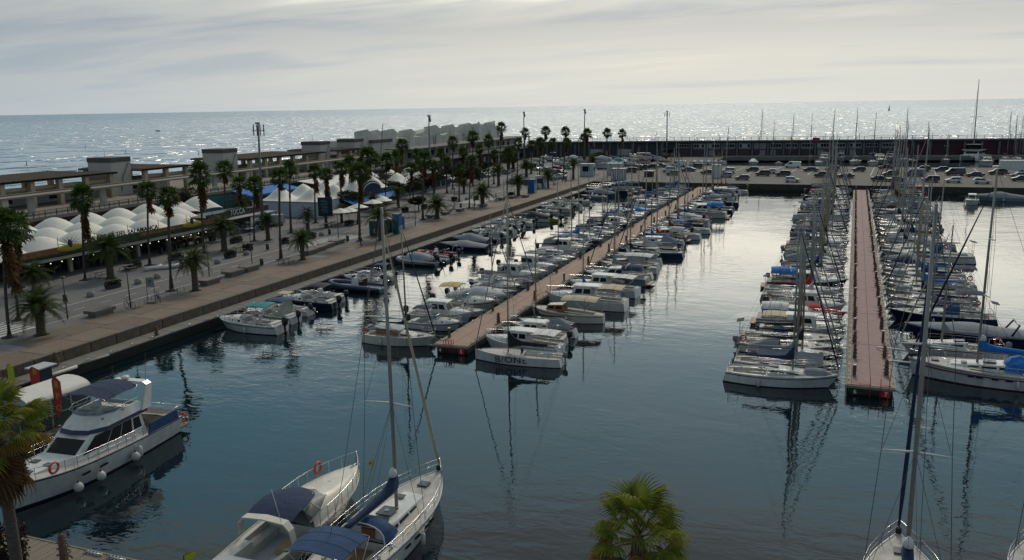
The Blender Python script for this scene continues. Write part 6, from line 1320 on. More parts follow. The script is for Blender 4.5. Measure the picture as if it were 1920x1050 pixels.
# bicycles
BLK = mat('bike_black', (.02, .02, .022), .4)
def bike(col):
    fr = MB().tube([(0, -.5, .35), (0, -.15, .8), (0, .35, .85), (0, .02, .32), (0, -.5, .35)], .02, col, 4).tube([(0, -.15, .8), (0, .02, .32)], .02, col, 4).tube([(0, .35, .85), (0, .52, .35)], .02, col, 4)
    return [('frame', fr.mesh('frame'), []), ('wheel', ring_mesh((0, -.5, .35), .33, .025, RUB, 'x', 14), []), ('wheel', ring_mesh((0, .52, .35), .33, .025, RUB, 'x', 14), []), ('saddle', MB().box((0, -.2, .92), (.14, .26, .06), BLK).mesh('saddle'), []), ('handlebar', MB().tube([(-.28, .28, 1.02), (0, .36, 1.0), (.28, .28, 1.02)], .02, BLK, 4).mesh('handlebar'), [])]
p = at(244, 579, 1.8); place('bicycle', bike(BLK), (p.x, p.y, 1.8), R(80), (1.15, 1.15, 1.15), 'black city bicycle parked at the foot of lamp post', 'bicycle')
p = at(297, 566, 1.8); place('bicycle', bike(DARK), (p.x, p.y, 1.8), R(60), (1.15, 1.15, 1.15), 'dark bicycle leaning beside the upright information sign', 'bicycle')
p = at(1040, 349, 1.8); place('bicycle', bike(REDC), (p.x, p.y, 1.8), R(0), (1.2, 1.2, 1.2), 'red bicycle beside the far white booths', 'bicycle')
rk = [('hoop', MB().tube([(0, y, 0), (0, y, .8), (0, y + .7, .8), (0, y + .7, 0)], .03, STEEL, 5).mesh('hoop'), []) for y in (0, 1.1, 2.2)]
many('bicycle_rack', rk, [(262, 574), (312, 557)], 'bicycle rack of steel hoops near the two bicycles', 'bicycle rack', 'bicycle racks')
p = at(285, 568, 1.8); root = empty('information_sign', (p.x, p.y, 1.8), R(30), 'upright grey framed information sign beside the bicycles', 'sign')
MB().box((0, 0, .1), (1.0, .9, .2), CONC).obj('foot', root); MB().tube([(-.4, 0, 0), (-.4, 0, 2.7)], .04, GRYM, 4).tube([(.4, 0, 0), (.4, 0, 2.7)], .04, GRYM, 4).obj('post', root); MB().box((0, 0, 2.35), (.84, .06, 1.1), mat('sign_grey', (.22, .22, .23), .5)).obj('panel', root); link('symbol', text_mesh('P', .7, DARK, .004), root, (0, -.04, 2.35), (R(90), 0, 0))
# twisted white sculpture bench
p = at(303, 505, 1.8); m = MB().tube([(-2.2, 0, .3), (-1.2, .1, .35), (-.5, -.1, .3), (.2, .5, .55)], [.28, .25, .3, .15], WCANV, 6).tube([(-.6, 0, .3), (.6, -.3, .3), (2.6, -.3, .3)], [.25, .3, .3], WCANV, 6); o = m.obj('sculpture_bench'); o.location = p; o.rotation_euler = (0, 0, R(60)); tag(o, 'white branching sculptural bench on the paving by the restaurant', 'bench')
# tall light masts
def light_mast(bx, by, ty, tx, label, kind):
    p = at(bx, by, 1.8); h = height_at(p.x, p.y, ty) - 1.8; d = ray(tx, ty); t = p.y / d.y; off = d.x * t - p.x
    root = empty('light_mast', (p.x, p.y, 1.8), 0, label, 'light mast', 'tall floodlight masts')
    MB().tube([(0, 0, 0), (off * .5, 0, h * .5), (off, 0, h)], [.30, .22, .14], GRYM, 8).obj('mast', root)
    m = MB()
    if kind:
        for a in range(4):
            q = R(a * 90 + 20); x, y = math.cos(q) * 1.1, math.sin(q) * 1.1; m.tube([(off, 0, h - 1.1), (off + x, y, h - 1.2)], .05, DARK, 4).box((off + x * .8, y * .8, h - 1.1), (.13, .13, 1.9), DARK)
    else:
        m.box((off + .15, 0, h - .5), (.45, .4, 1.6), DARK).box((off + .4, 0, h - 1.1), (.3, .3, .9), DARK)
    m.obj('antenna' if kind else 'floodlight', root); m = MB()
    for k in range(3): m.box((off - .3 + k * .3, -.2, h + .1), (.25, .2, .3), mat('lamp_body', (.12, .12, .12), .4))
    objs(m, 'floodlight', root)
light_mast(493, 432, 232, 484, 'tall floodlight mast with phone antennas left of the marquee', 1); light_mast(806, 345, 218, 804, 'tall slim floodlight mast in front of the jagged building', 0); light_mast(983, 312, 211, 982, 'tall floodlight mast among palms at car park', 0); light_mast(1096, 303, 206, 1096, 'tall floodlight mast behind the last palms', 0); light_mast(1250, 300, 209, 1251, 'tall floodlight mast with cross arm on the mole', 1)
# small posts along the quay, gulls perches
post = [('post', MB().tube([(0, 0, 0), (0, 0, .9)], .07, mat('bollard', (.10, .085, .07), .7), 6).mesh('post'), []), ('cap', MB().ell((0, 0, .9), (.1, .1, .06), DARK, 6, 3, True).mesh('cap'), [])]
for k in range(9):
    place('bollard', post, (-70.6 + rnd.uniform(-.1, .1), 196 + k * 4.0, 1.8), 0, (1.3, 1.3, 1.3), 'short dark bollard near the far white booths, ' + nth(k + 1) + ' of the line', 'bollard', 'bollards at the end of promenade')
# people
def person(name, X, Y, z, rz, h, top_, leg, label, pose='walk', skin=(.45, .28, .2)):
    me = bpy.data.meshes.new('body'); s = h / 1.75
    if pose == 'walk': V = [(0, 0, .98), (0, 0, 1.2), (0, .02, 1.45), (0, .03, 1.56), (0, .04, 1.68), (-.1, 0, .92), (-.12, .16, .5), (-.12, .05, .08), (-.12, .2, .04), (.1, 0, .92), (.12, -.08, .5), (.12, -.32, .12), (.12, -.2, .04), (-.2, .02, 1.42), (-.27, -.1, 1.15), (-.26, .05, .9), (.2, .02, 1.42), (.27, .12, 1.15), (.26, .3, .98)]
    else: V = [(0, 0, .5), (0, .02, .78), (0, .06, 1.0), (0, .08, 1.1), (0, .1, 1.23), (-.1, .05, .5), (-.12, .48, .5), (-.12, .48, .1), (-.12, .62, .05), (.1, .05, .5), (.12, .48, .5), (.12, .48, .1), (.12, .62, .05), (-.2, .05, .98), (-.26, .15, .74), (-.2, .4, .68), (.2, .05, .98), (.26, .15, .74), (.2, .4, .68)]
    E_ = [(0, 1), (1, 2), (2, 3), (3, 4), (0, 5), (5, 6), (6, 7), (7, 8), (0, 9), (9, 10), (10, 11), (11, 12), (2, 13), (13, 14), (14, 15), (2, 16), (16, 17), (17, 18)]
    rad = [.15, .14, .15, .06, .11, .1, .075, .05, .045, .1, .075, .05, .045, .06, .045, .035, .06, .045, .035]
    me.from_pydata([(a * s, b * s, c * s) for a, b, c in V], E_, []); o = bpy.data.objects.new(name, me); C.objects.link(o)
    md = o.modifiers.new('skin', 'SKIN'); sv = me.skin_vertices[0].data
    for i, q in enumerate(rad): sv[i].radius = (q * s, q * s * (.7 if i < 3 else 1))
    sv[0].use_root = True; o.modifiers.new('sub', 'SUBSURF').levels = 1
    bpy.context.view_layer.update(); m2 = bpy.data.meshes.new_from_object(o.evaluated_get(bpy.context.evaluated_depsgraph_get())); bpy.data.objects.remove(o)
    m2.materials.clear(); SK = mat('skin', skin, .6); HR = mat('hair_dark', (.02, .015, .012), .7)
    for q in (SK, top_, leg, HR, RUB): m2.materials.append(q)
    zt = V[4][2] * s; zw = V[0][2] * s; zn = V[3][2] * s
    for f in m2.polygons:
        c = f.center; f.use_smooth = True
        if c.z > zt - .02: f.material_index = 3 if c.y < V[4][1] * s + .02 or c.z > zt + .06 else 0
        elif c.z > zn - .02: f.material_index = 0
        elif abs(c.x) > .22 * s and c.z < zw + .08 * s: f.material_index = 0
        elif c.z > zw: f.material_index = 1
        elif c.z < .1 * s: f.material_index = 4
        else: f.material_index = 2
    root = bpy.data.objects.new(name, m2); C.objects.link(root); root.location = (X, Y, z); root.rotation_euler = (0, 0, rz); tag(root, label, 'person')
    hd = MB().ell((0, V[4][1] * s - .015, zt + .05), (.10 * s, .11 * s, .11 * s), HR, 8, 5, True); hd.obj('hair', root)
    fc = MB().ell((0, (V[4][1] + .115) * s, zt - .03), (.015, .025, .03), SK, 6, 4)
    for sx in (-1, 1): fc.ell((sx * .035 * s, (V[4][1] + .10) * s, zt + .0), (.012, .008, .01), BLK, 6, 4); fc.ell((sx * .105 * s, V[4][1] * s, zt - .02), (.015, .02, .03), SK, 6, 4)
    fc.obj('face', root); return root
p = at(677, 463, 1.8); person('person', p.x, p.y, 1.8, R(160), 1.75, BLK, mat('trousers_grey', (.04, .04, .05), .8), 'person in dark clothes walking on the quay slabs')
r_ = random.Random(15)
for k, (px, py, cl) in enumerate(((560, 470, 'white'), (702, 447, 'grey'), (820, 403, 'blue'), (850, 395, 'white'), (930, 378, 'black'), (965, 370, 'grey'), (340, 505, 'blue'), (352, 503, 'white'), (1060, 343, 'black'))):
    p = at(px, py, 1.8); cm_ = {'white': WCANV, 'grey': GREYC, 'blue': ROYAL, 'black': BLK}[cl]
    person('person', p.x, p.y, 1.8, r_.uniform(0, 6.28), r_.uniform(1.6, 1.8), cm_, BLK, 'small far person in %s top and dark trousers strolling, %s stroller from the left' % (cl, nth({560: 3, 702: 4, 820: 5, 850: 6, 930: 7, 965: 8, 340: 1, 352: 2, 1060: 9}[px])))
p = at(891, 389, 1.8); person('person', p.x, p.y, 1.8, R(110), 1.72, BLK, BLK, 'person in black sitting at table beside a fan palm', 'sit')
p = at(1017, 353, 1.8); person('person', p.x, p.y, 1.8, R(20), 1.75, BLK, NAVY, 'dark dressed person standing by the blue and white booth', 'walk')
# kiosks
AQ = mat('kiosk_aqua', (.01, .075, .10), .5, var=.1); AQB = mat('kiosk_blue', (.01, .10, .30), .5); YL = mat('kiosk_yellow', (.5, .45, .03), .5); DKG = mat('kiosk_dark_green', (.02, .05, .045), .6)
p = at(711, 440, 1.8); root = empty('kiosk', (p.x, p.y, 1.8), R(0), 'teal and dark green promenade kiosk with open flap behind a date palm', 'kiosk')
MB().box((0, 0, 1.2), (2.2, 2.6, 2.4), DKG).obj('wall', root); MB().box((0, 5.0, 1.1), (2.0, 4.6, 2.2), AQ).obj('counter_wing', root); MB().box((0, 0, 2.46), (2.5, 2.9, .12), GREYC).box((0, 5, 2.26), (2.3, 4.9, .12), GREYC).obj('roof', root); MB().box((1.04, 5, 1.3), (.06, 3.4, .9), BLACK).obj('serving_hatch', root)
p = at(746, 438, 1.8); root = empty('advertising_column', (p.x, p.y, 1.8), R(0), 'tall blue and aqua advertising box with yellow corner on the quay', 'advertising box')
MB().box((0, 0, 1.7), (1.0, 1.6, 3.4), AQ).obj('box', root); MB().box((.53, .1, 2.2), (.05, 1.3, 1.6), AQB).box((.53, .1, 1.0), (.05, 1.3, .8), mat('poster_pale_blue', (.1, .32, .5), .5)).box((.54, .2, .4), (.05, 1.1, .55), YL).box((.1, -.82, 2.7), (.6, .05, .9), BLUE).obj('poster', root)
p = at(998, 362, 1.8); root = empty('advertising_column', (p.x, p.y, 1.8), 0, 'bright blue advertising box with green foot farther along quay', 'advertising box')
MB().box((0, 0, 1.7), (1.6, 2.0, 3.4), AQB).obj('box', root); MB().box((.83, 0, 1.6), (.05, 1.8, 1.6), mat('poster_pale_blue', (.1, .32, .5), .5)).box((.84, 0, .4), (.05, 1.8, .6), YL).obj('poster', root)
def booth(px, py, w_, d_, h_, rz, col, label, wincol=None, name='booth'):
    p = at(px, py, 1.8); root = empty(name, (p.x, p.y, 1.8), rz, label, 'booth'); MB().box((0, 0, h_ / 2), (w_, d_, h_), col).obj('wall', root); MB().box((0, 0, h_ + .06), (w_ + .2, d_ + .2, .12), WCANV).obj('roof', root)
    if wincol: MB().box((-.1, -d_ / 2 - .03, h_ * .62), (w_ * .55, .06, h_ * .42), wincol).box((w_ / 2 + .03, 0, h_ * .6), (.06, d_ * .4, h_ * .3), wincol).obj('window', root)
    return root
booth(1016, 352, 3.0, 2.2, 3.0, 0, WCANV, 'white booth next to the far blue advertising box', BWBR); booth(1102, 330, 4.0, 3.0, 3.6, 0, LGREY, 'pale violet booth with large window near mole corner', GLASS); booth(1153, 327, 4.2, 3.0, 3.3, 0, LGREY, 'pale cabin behind the ribbed white cabin'); r_ = booth(1160, 337, 3.8, 2.6, 3.1, 0, GREYC, 'white and grey ribbed cabin at the mole corner')
m = MB()
for k in range(6): m.box((-1.6 + k * .64, -1.33, 1.5), (.3, .06, 2.7), WCANV)
objs(m, 'rib', r_)
booth(1343, 333, 2.4, 2.0, 3.6, 0, WCANV, 'narrow pale booth by the mole edge near cars'); booth(1217, 331, 2.4, 2.4, 1.6, 0, mat('crate_brown', (.05, .035, .028), .8), 'brown waste crate standing on the mole'); booth(1585, 337, 1.0, .8, 1.5, 0, LGREY, 'small pale post box on the mole')

# ================================================================== restaurants and marquees
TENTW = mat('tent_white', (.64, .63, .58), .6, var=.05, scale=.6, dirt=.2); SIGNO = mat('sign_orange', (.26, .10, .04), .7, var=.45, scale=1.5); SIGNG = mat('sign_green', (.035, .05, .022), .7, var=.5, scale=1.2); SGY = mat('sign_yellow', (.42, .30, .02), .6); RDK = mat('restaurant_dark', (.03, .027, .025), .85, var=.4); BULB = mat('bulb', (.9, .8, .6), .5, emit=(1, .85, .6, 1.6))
def dome_mesh(wx, wy, h, edge=.35, n=9):
    mb = MB(); vs = []
    for i in range(n):
        for j in range(n):
            u, v = i / (n - 1) * 2 - 1, j / (n - 1) * 2 - 1
            z = h * (math.cos(u * math.pi / 2) * math.cos(v * math.pi / 2)) ** .75 + edge * (max(0, 1 - u * u) ** .5 * abs(v) ** 3 + max(0, 1 - v * v) ** .5 * abs(u) ** 3) * .8
            vs.append((u * wx / 2, v * wy / 2, z))
    mb.add(vs, [(i * n + j, i * n + j + 1, (i + 1) * n + j + 1, (i + 1) * n + j) for i in range(n - 1) for j in range(n - 1)], TENTW, True); return mb.mesh('dome_panel')
dm = dome_mesh(5.9, 6.3, 2.1)
tn = empty('tent_canopy', (-96, 73, 1.8), 0, 'large white canopy of many rounded domes over the restaurant terrace', 'tent')
for i in range(3):
    for j in range((6, 7, 9)[i]): link('dome_panel', dm, tn, (-2.6 - i * 5.9, 3.2 + j * 6.3, 2.75 + i * .15), (0, 0, 0), (1, 1, 1 + (i == 2) * .15))
m = MB()
for i in range(4):
    for j in range(10): m.tube([(.3 - i * 5.9, j * 6.3, 0), (.3 - i * 5.9, j * 6.3, 2.8)], .07, GRYM, 4)
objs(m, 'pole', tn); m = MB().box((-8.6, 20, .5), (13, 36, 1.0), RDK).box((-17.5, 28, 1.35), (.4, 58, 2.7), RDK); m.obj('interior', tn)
rs = empty('restaurant_front', (-95.4, 76, 1.8), 0, 'restaurant front with orange and green fascia lettered LA BARCA DEL SALAMANCA', 'restaurant front')
MB().box((0, 19, 3.0), (.35, 38, 1.1), SIGNG).box((0.06, 4.5, 3.15), (.36, 9, .75), SIGNO).box((0.06, 25.0, 3.2), (.36, 9.5, .45), SIGNO).box((.06, 34, 3.2), (.36, 8, .7), SIGNO).obj('fascia', rs)
link('lettering', text_mesh('LA BARCA DEL SALAMANCA', .92, mat('letters_dark', (.02, .035, .02), .6), .05, 1.12, .012), rs, (.15, 17.6, 3.86), (R(90), 0, R(90)), (1, 1, 1))
for yy in (8.0, 31.2):
    sm_ = MB().ell((.1, 0, -.25), (.1, 2.3, .5), SGY, 14, 6)
    for k in range(11): a = R(-10 + k * 20); sm_.add([(.08, math.cos(a) * .8, math.sin(a) * .55), (.08, math.cos(a + .25) * .8, math.sin(a + .25) * .55), (.08, math.cos(a + .12) * 2.5, math.sin(a + .12) * 1.35)], [(0, 1, 2)], SGY)
    sm_.ell((.14, 0, .25), (.1, .42, .6), mat('sign_violet', (.03, .02, .09), .6), 8, 6); o = sm_.obj('sunburst_emblem', rs); o.location = (.2, yy, 3.55)
MB().box((1.2, 19, 2.35), (2.6, 38, .06), mat('awning_green_edge', (.025, .045, .04), .8, var=.3)).obj('awning', rs)
m = MB()
for k in range(7): m.box((-.1, 2 + k * 6, 1.15), (.4, .5, 2.3), BEIGE if k % 2 else GREYC)
objs(m, 'pillar', rs); m = MB()
for k in range(22): m.ell((2.4, 1.2 + k * 1.7, 2.1), (.07, .07, .07), BULB, 6, 4)
objs(m, 'light_bulb', rs)
m = MB(); r_ = random.Random(2)
for k in range(120): m.box((r_.uniform(-14, -1), r_.uniform(1, 36), .75), (.7, .7, .06), BEIGE).box((r_.uniform(-14, 1.5), r_.uniform(1, 36), .45), (.4, .4, .9), BLK)
m.obj('terrace_furniture', rs, kind='stuff')
for k in range(7):
    m = MB().tube([(0, 0, 0), (0, 0, 1.5)], .05, DARK, 4); o = m.obj('sign_bracket', rs); o.location = (.1, .3 + k * 6, 3.4)
tc_ = empty('cafe_front', (-98.0, 114, 1.8), 0, 'black cafe canopy lettered TOCCA beside the dome tents', 'cafe')
BLKW = mat('cafe_black', (.018, .018, .02), .5)
MB().box((0, 8.3, 3.3), (.4, 16.4, 1.0), BLKW).box((0.05, 7.4, 3.95), (.4, 6.5, .45), BLKW, top=(1, .5)).obj('fascia', tc_); link('lettering', text_mesh('TOCCA', 1.35, mat('letters_white', (.62, .62, .6), .5), .04, 1.02), tc_, (.3, 7.6, 3.5), (R(90), 0, R(90)), (.82, 1, 1))
MB().box((-2.9, 8.3, 3.25), (5.4, 16.4, .15), BLKW).obj('roof', tc_); m = MB()
for k in range(4): m.tube([(0, .4 + k * 5.2, 0), (0, .4 + k * 5.2, 3)], .08, DARK, 4)
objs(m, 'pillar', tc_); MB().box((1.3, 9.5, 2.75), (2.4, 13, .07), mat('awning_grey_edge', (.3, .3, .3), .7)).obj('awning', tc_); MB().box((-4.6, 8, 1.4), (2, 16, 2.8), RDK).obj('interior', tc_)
m = MB(); r_ = random.Random(3)
for k in range(26): m.box((r_.uniform(-3, 3.4), r_.uniform(1, 16), .72), (.7, .7, .06), WCANV).box((r_.uniform(-3, 3.4), r_.uniform(1, 16), .45), (.42, .42, .9), GREYC)
m.obj('terrace_furniture', tc_, kind='stuff')
dmt = dome_mesh(5.4, 5.6, 1.9)
for j, y in enumerate((131.0,)): pass
# peaked marquees
def peak_mesh(wx, wy, h, n=11):
    mb = MB(); vs = []
    for i in range(n):
        for j in range(n):
            u, v = i / (n - 1) * 2 - 1, j / (n - 1) * 2 - 1; r = max(abs(u), abs(v)) * .35 + math.hypot(u, v) * .65; r = min(1, r)
            vs.append((u * wx / 2, v * wy / 2, h * (.5 + .5 * math.cos(math.pi * r ** .85)) ** 1.15))
    mb.add(vs, [(i * n + j, i * n + j + 1, (i + 1) * n + j + 1, (i + 1) * n + j) for i in range(n - 1) for j in range(n - 1)], TENTW, True); return mb.mesh('peak_roof')
PBW = mat('marquee_wall_pale_blue', (.44, .48, .56), .7, var=.06)
mq = empty('marquee', (-95, 142, 1.8), 0, 'white marquee with steep peaks and a plain pale blue end wall', 'marquee')
pk_ = peak_mesh(7.8, 8.4, 2.6)
for i in range(2):
    for j in range(4): link('peak_roof', pk_, mq, (-3.8 - i * 7.7, 4.3 + j * 8.2, 2.9), (0, 0, 0), (1, 1, rnd.uniform(.9, 1.05)))
MB().box((-7.6, 0, 1.45), (15.4, .12, 2.9), PBW).obj('end_wall', mq); MB().box((0, 4, 1.45), (.12, 8, 2.9), PBW).obj('side_wall', mq)
MB().box((-7.6, -.1, 2.95), (15.7, .18, .16), GREYC).box((.05, 16, 2.95), (.16, 33, .16), GREYC).obj('eaves_beam', mq)
sg = empty('bar_sign', (-94.6, 150, 1.8), 0, 'navy bar fascia with arched centre and blue awning, in front of peaked marquee', 'sign')
SNV = mat('sign_navy', (.012, .03, .065), .8, var=.2); mb = MB().box((.2, 11, 3.0), (.3, 22, 1.1), SNV)
mb.add([(.36, 12 + 4.2 * math.cos(R(a)), 3.4 + 2.1 * math.sin(R(a))) for a in range(0, 181, 15)] + [(.1, 12 + 4.2 * math.cos(R(a)), 3.4 + 2.1 * math.sin(R(a))) for a in range(0, 181, 15)], [tuple(range(13)), tuple(range(25, 12, -1))] + [(i, i + 1, 14 + i, 13 + i) for i in range(12)], SNV); mb.obj('fascia', sg)
MB().tube([(.45, 12 + 3.7 * math.cos(R(a)), 3.35 + 1.75 * math.sin(R(a))) for a in range(0, 181, 15)], .12, LGREY, 4).obj('arch_band', sg); m = MB(); r_ = random.Random(8)
for k in range(110): m.ell((.4, r_.uniform(.3, 22), r_.uniform(2.5, 3.5)), (.05, .07, .07), LGREY, 5, 3)
m.obj('sign_dots', sg, kind='stuff'); MB().add([(.3, .5, 2.5), (.3, 21.5, 2.5), (2.6, 21.5, 1.75), (2.6, .5, 1.75), (.3, .5, 2.42), (.3, 21.5, 2.42), (2.6, 21.5, 1.67), (2.6, .5, 1.67)], [(0, 1, 2, 3), (7, 6, 5, 4), (0, 3, 7, 4), (3, 2, 6, 7), (2, 1, 5, 6)], BLUE).obj('awning', sg)
mq2 = empty('marquee', (-97, 180, 1.8), 0, 'white marquee with three soft peaks over a white bar', 'marquee')
pk2 = peak_mesh(7.0, 9.6, 2.4)
for i in range(2):
    for j in range(3): link('peak_roof', pk2, mq2, (-3.3 - i * 6.9, 4.8 + j * 9.5, 3.1))
MB().box((-.2, 14, 2.6), (.3, 29, 1.0), TENTW).box((0, 20, 2.6), (.2, 12, .6), SNV).box((-.3, 14, 1.1), (.15, 29, 2.2), GREYC).obj('front_wall', mq2); m = MB()
for k in range(9): m.box((-.15, 2 + k * 3.2, 1.25), (.12, 1.9, 1.2), GLASS)
objs(m, 'window', mq2); MB().box((-6.5, -.1, 1.6), (13, .12, 3.1), GREYC).obj('end_wall', mq2)
aw = empty('awning', (-110, 143, 1.8), 0, 'bright blue sloping awning behind the peaked marquee', 'awning'); MB().add([(-7.5, 2, 4.5), (-7.5, 20, 4.5), (-3.0, 20, 3.6), (-3.0, 2, 3.6), (-7.5, 2, 4.4), (-7.5, 20, 4.4), (-3.0, 20, 3.2), (-3.0, 2, 3.2)], [(0, 1, 2, 3), (7, 6, 5, 4), (0, 3, 7, 4), (3, 2, 6, 7), (1, 5, 6, 2)], BLUE).obj('cloth', aw); MB().tube([(-3, 2, 0), (-3, 2, 3.3)], .06, DARK, 4).tube([(-3, 20, 0), (-3, 20, 3.3)], .06, DARK, 4).obj('post', aw)
aw = empty('awning', (-110, 168, 1.8), 0, 'flat white awning roof beyond the bright blue one', 'awning'); MB().add([(-7.5, 0, 4.6), (-7.5, 22, 4.6), (2, 22, 3.4), (2, 0, 3.4), (-7.5, 0, 4.5), (-7.5, 22, 4.5), (2, 22, 3.3), (2, 0, 3.3)], [(0, 1, 2, 3), (7, 6, 5, 4), (0, 3, 7, 4), (3, 2, 6, 7)], TENTW).obj('cloth', aw); MB().tube([(1.9, .5, 0), (1.9, .5, 3.4)], .06, DARK, 4).tube([(1.9, 21, 0), (1.9, 21, 3.4)], .06, DARK, 4).obj('post', aw)
# tall signs and umbrellas
p = at(612, 425, 1.8); root = empty('menu_sign', (p.x, p.y, 1.8), R(20), 'tall dark blue sign board at the marquee corner', 'sign'); MB().box((0, 0, 3.6), (2.6, .2, 3.4), SNV).box((0, -.12, 3.6), (2.2, .06, 3.0), mat('board_teal_dark', (.008, .025, .035), .85)).obj('panel', root); MB().box((0, 0, 1), (.5, .2, 2), DARK).obj('post', root); m = MB()
for k in range(9): m.box((-.2 + .1 * (k % 3), -.16, 4.8 - k * .27), (1.0 + .3 * (k % 2), .02, .07), mat('sign_text_pale', (.12, .25, .3), .6))
objs(m, 'text_line', root)
umb = [('canopy', MB().add([(math.cos(k * math.pi / 4) * 1.9, math.sin(k * math.pi / 4) * 1.9, 2.2) for k in range(8)] + [(0, 0, 2.85)], [(k, (k + 1) % 8, 8) for k in range(8)], TENTW).mesh('canopy'), []), ('pole', MB().tube([(0, 0, 0), (0, 0, 2.85)], .04, DARK, 5).mesh('pole'), [])]
for k, (px, py) in enumerate(((640, 422), (655, 420), (672, 412), (700, 403), (718, 398), (712, 393))):
    p = at(px, py, 1.8); place('parasol', umb, (p.x, p.y, 1.8), k, (1.1, 1.1, 1.1), 'white parasol on the bar terrace, ' + nth(k + 1) + ' from the left', 'parasol', 'white parasols')

# ================================================================== the upper terrace
TERC = mat('terrace_concrete', (.22, .195, .16), .85, var=.15, scale=.3, dirt=.3); CREAM = mat('cream_render', (.42, .35, .235), .85, var=.1, scale=.3, dirt=.25); PALE = mat('pale_render', (.47, .44, .385), .85, var=.07, scale=.2, dirt=.2); RFB = mat('pergola_slats_brown', (.12, .085, .055), .85, var=.3, scale=.6); RFD = mat('roof_band_dark', (.085, .08, .078), .8, var=.2, scale=.3); MAR = mat('maroon_wall', (.055, .014, .018), .8, var=.2); MUR = mat('mural_violet', (.05, .05, .09), .8, var=.3, scale=.4); MURT = mat('mural_teal', (.03, .15, .17), .8, var=.2)
MB().box((-146, 197, 3.95), (52, 290, 4.3), TERC).obj('upper_terrace', kind='structure')
fw = empty('terrace_wall', (-119.8, 60, 1.8), 0, 'front wall of the upper terrace, maroon then violet mural', 'wall')
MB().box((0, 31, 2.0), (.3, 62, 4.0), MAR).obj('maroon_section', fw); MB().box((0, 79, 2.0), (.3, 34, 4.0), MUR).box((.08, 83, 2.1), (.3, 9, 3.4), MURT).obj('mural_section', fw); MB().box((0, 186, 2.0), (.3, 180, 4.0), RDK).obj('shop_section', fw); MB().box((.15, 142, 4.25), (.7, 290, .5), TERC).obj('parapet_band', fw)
mb = MB(); r_ = random.Random(6)
for k in range(5): mb.ell((.25, 77.5 + r_.uniform(-.6, .6), 2.2 + r_.uniform(-.6, .7)), (.08, .45, .6), WCANV, 7, 5)
mb.obj('mural_figure', fw); sw = MB().box((.1, 0, 1.2), (.2, 2.6, 2.2), GLASS).mesh('shop_window')
for k in range(24): link('shop_window', sw, fw, (.1, 104 + k * 7, 0)); 
m = MB()
for k in range(24): m.box((.25, 104 + k * 7 + 3.2, 1.6), (.3, 1.0, 3.2), PALE)
objs(m, 'shop_pier', fw)
def railing(X, y0, y1, z, label, rz=0):
    root = empty('railing', (X, y0, z), rz, label, 'railing'); l = y1 - y0; MB().tube([(0, 0, 1.1), (0, l, 1.1)], .06, GRYM, 4).tube([(0, 0, .12), (0, l, .12)], .04, GRYM, 4).obj('handrail', root)
    pm_ = MB().box((0, 0, .55), (.1, .14, 1.1), DARK).mesh('post'); bm2 = MB()
    for k in range(int(l / 2.2)): link('post', pm_, root, (0, k * 2.2, 0))
    for k in range(int(l / .55)): bm2.box((0, k * .55, .58), (.05, .30 if k % 2 else .06, .85 if k % 2 == 0 else .08), GRYM).box((0, k * .55 + .1, .35), (.04, .4, .06), PALE).box((0, k * .55 + .1, .85), (.04, .4, .06), PALE)
    bm2.obj('infill_bar', root, kind='stuff')
railing(-119.6, 62, 228, 6.2, 'long metal railing along the edge of the upper terrace'); railing(-117.0, 230, 334, 7.2, 'pale balcony railing of the far white gallery')
wk = empty('walkway_canopy', (-125, 62, 6.1), 0, 'long flat concrete canopy on white columns along upper terrace', 'canopy')
MB().box((0, 84, 3.25), (2.6, 168, .28), TERC).box((-2.4, 84, 3.4), (.5, 168, .3), TERC).obj('roof_slab', wk)
cm = MB().box((0, 0, 1.55), (.55, 1.1, 3.1), PALE).mesh('column')
for k in range(11): link('column', cm, wk, (.6, 6 + k * 15.2, 0)); link('column', cm, wk, (-.9, 12 + k * 15.2, 0))
def pavilion(y0, y1, label, ty, tlabel):
    root = empty('pergola_building', (-143, y0, 5.6), 0, label, 'pergola'); l = y1 - y0
    MB().box((0, l / 2, 5.35), (17.5, l + 1.5, .22), RFB).obj('slatted_roof', root); sl = MB()
    for k in range(int(l / 1.0)): sl.box((0, k * 1.0 + .5, 5.52), (17.5, .35, .12), RFB)
    sl.obj('slat', root, kind='stuff'); MB().box((8.6, l / 2, 5.3), (.3, l + 1.6, .42), RFD).box((-8.6, l / 2, 5.3), (.3, l + 1.6, .42), RFD).box((0, -.7, 5.3), (17.5, .3, .42), RFD).obj('roof_edge', root)
    c2 = MB().box((0, 0, 2.6), (.9, .9, 5.2), CREAM).mesh('column')
    for k in range(int(l / 6) + 1):
        for x in (8, -8): link('column', c2, root, (x, min(k * 6 + .5, l - .5), 0))
    MB().box((7.3, l / 2, 3.9), (.25, l - 1, .55), CREAM).box((2.0, l / 2, 1.6), (.3, l - 2, 3.2), PALE).box((3.5, l / 2, 3.45), (7, l - 2, .2), CREAM).obj('wall', root)
    wn = MB().box((.2, 0, 1.7), (.12, 1.9, 1.3), GLASS).mesh('window')
    for k in range(int(l / 5)): link('window', wn, root, (2.05, 3 + k * 5, 0))
    rt = empty('stair_tower', (-140, ty, 6.1), 0, tlabel, 'tower'); MB().box((0, 0, 3.35), (6.0, 5.2, 6.7), PALE).obj('wall', rt); MB().box((0, 0, 7.15), (6.2, 5.4, .95), RFD).obj('roof_band', rt); MB().tube([(3.15, -.5, .8), (3.3, 0, 3.5), (3.3, 1.6, 6.2), (3.3, 2.6, 6.2)], .09, DARK, 4).obj('bent_lamp', rt); MB().tube([(-1, 0, 7.6), (-1, 0, 9.4)], .04, WIRE, 4).obj('antenna', rt)
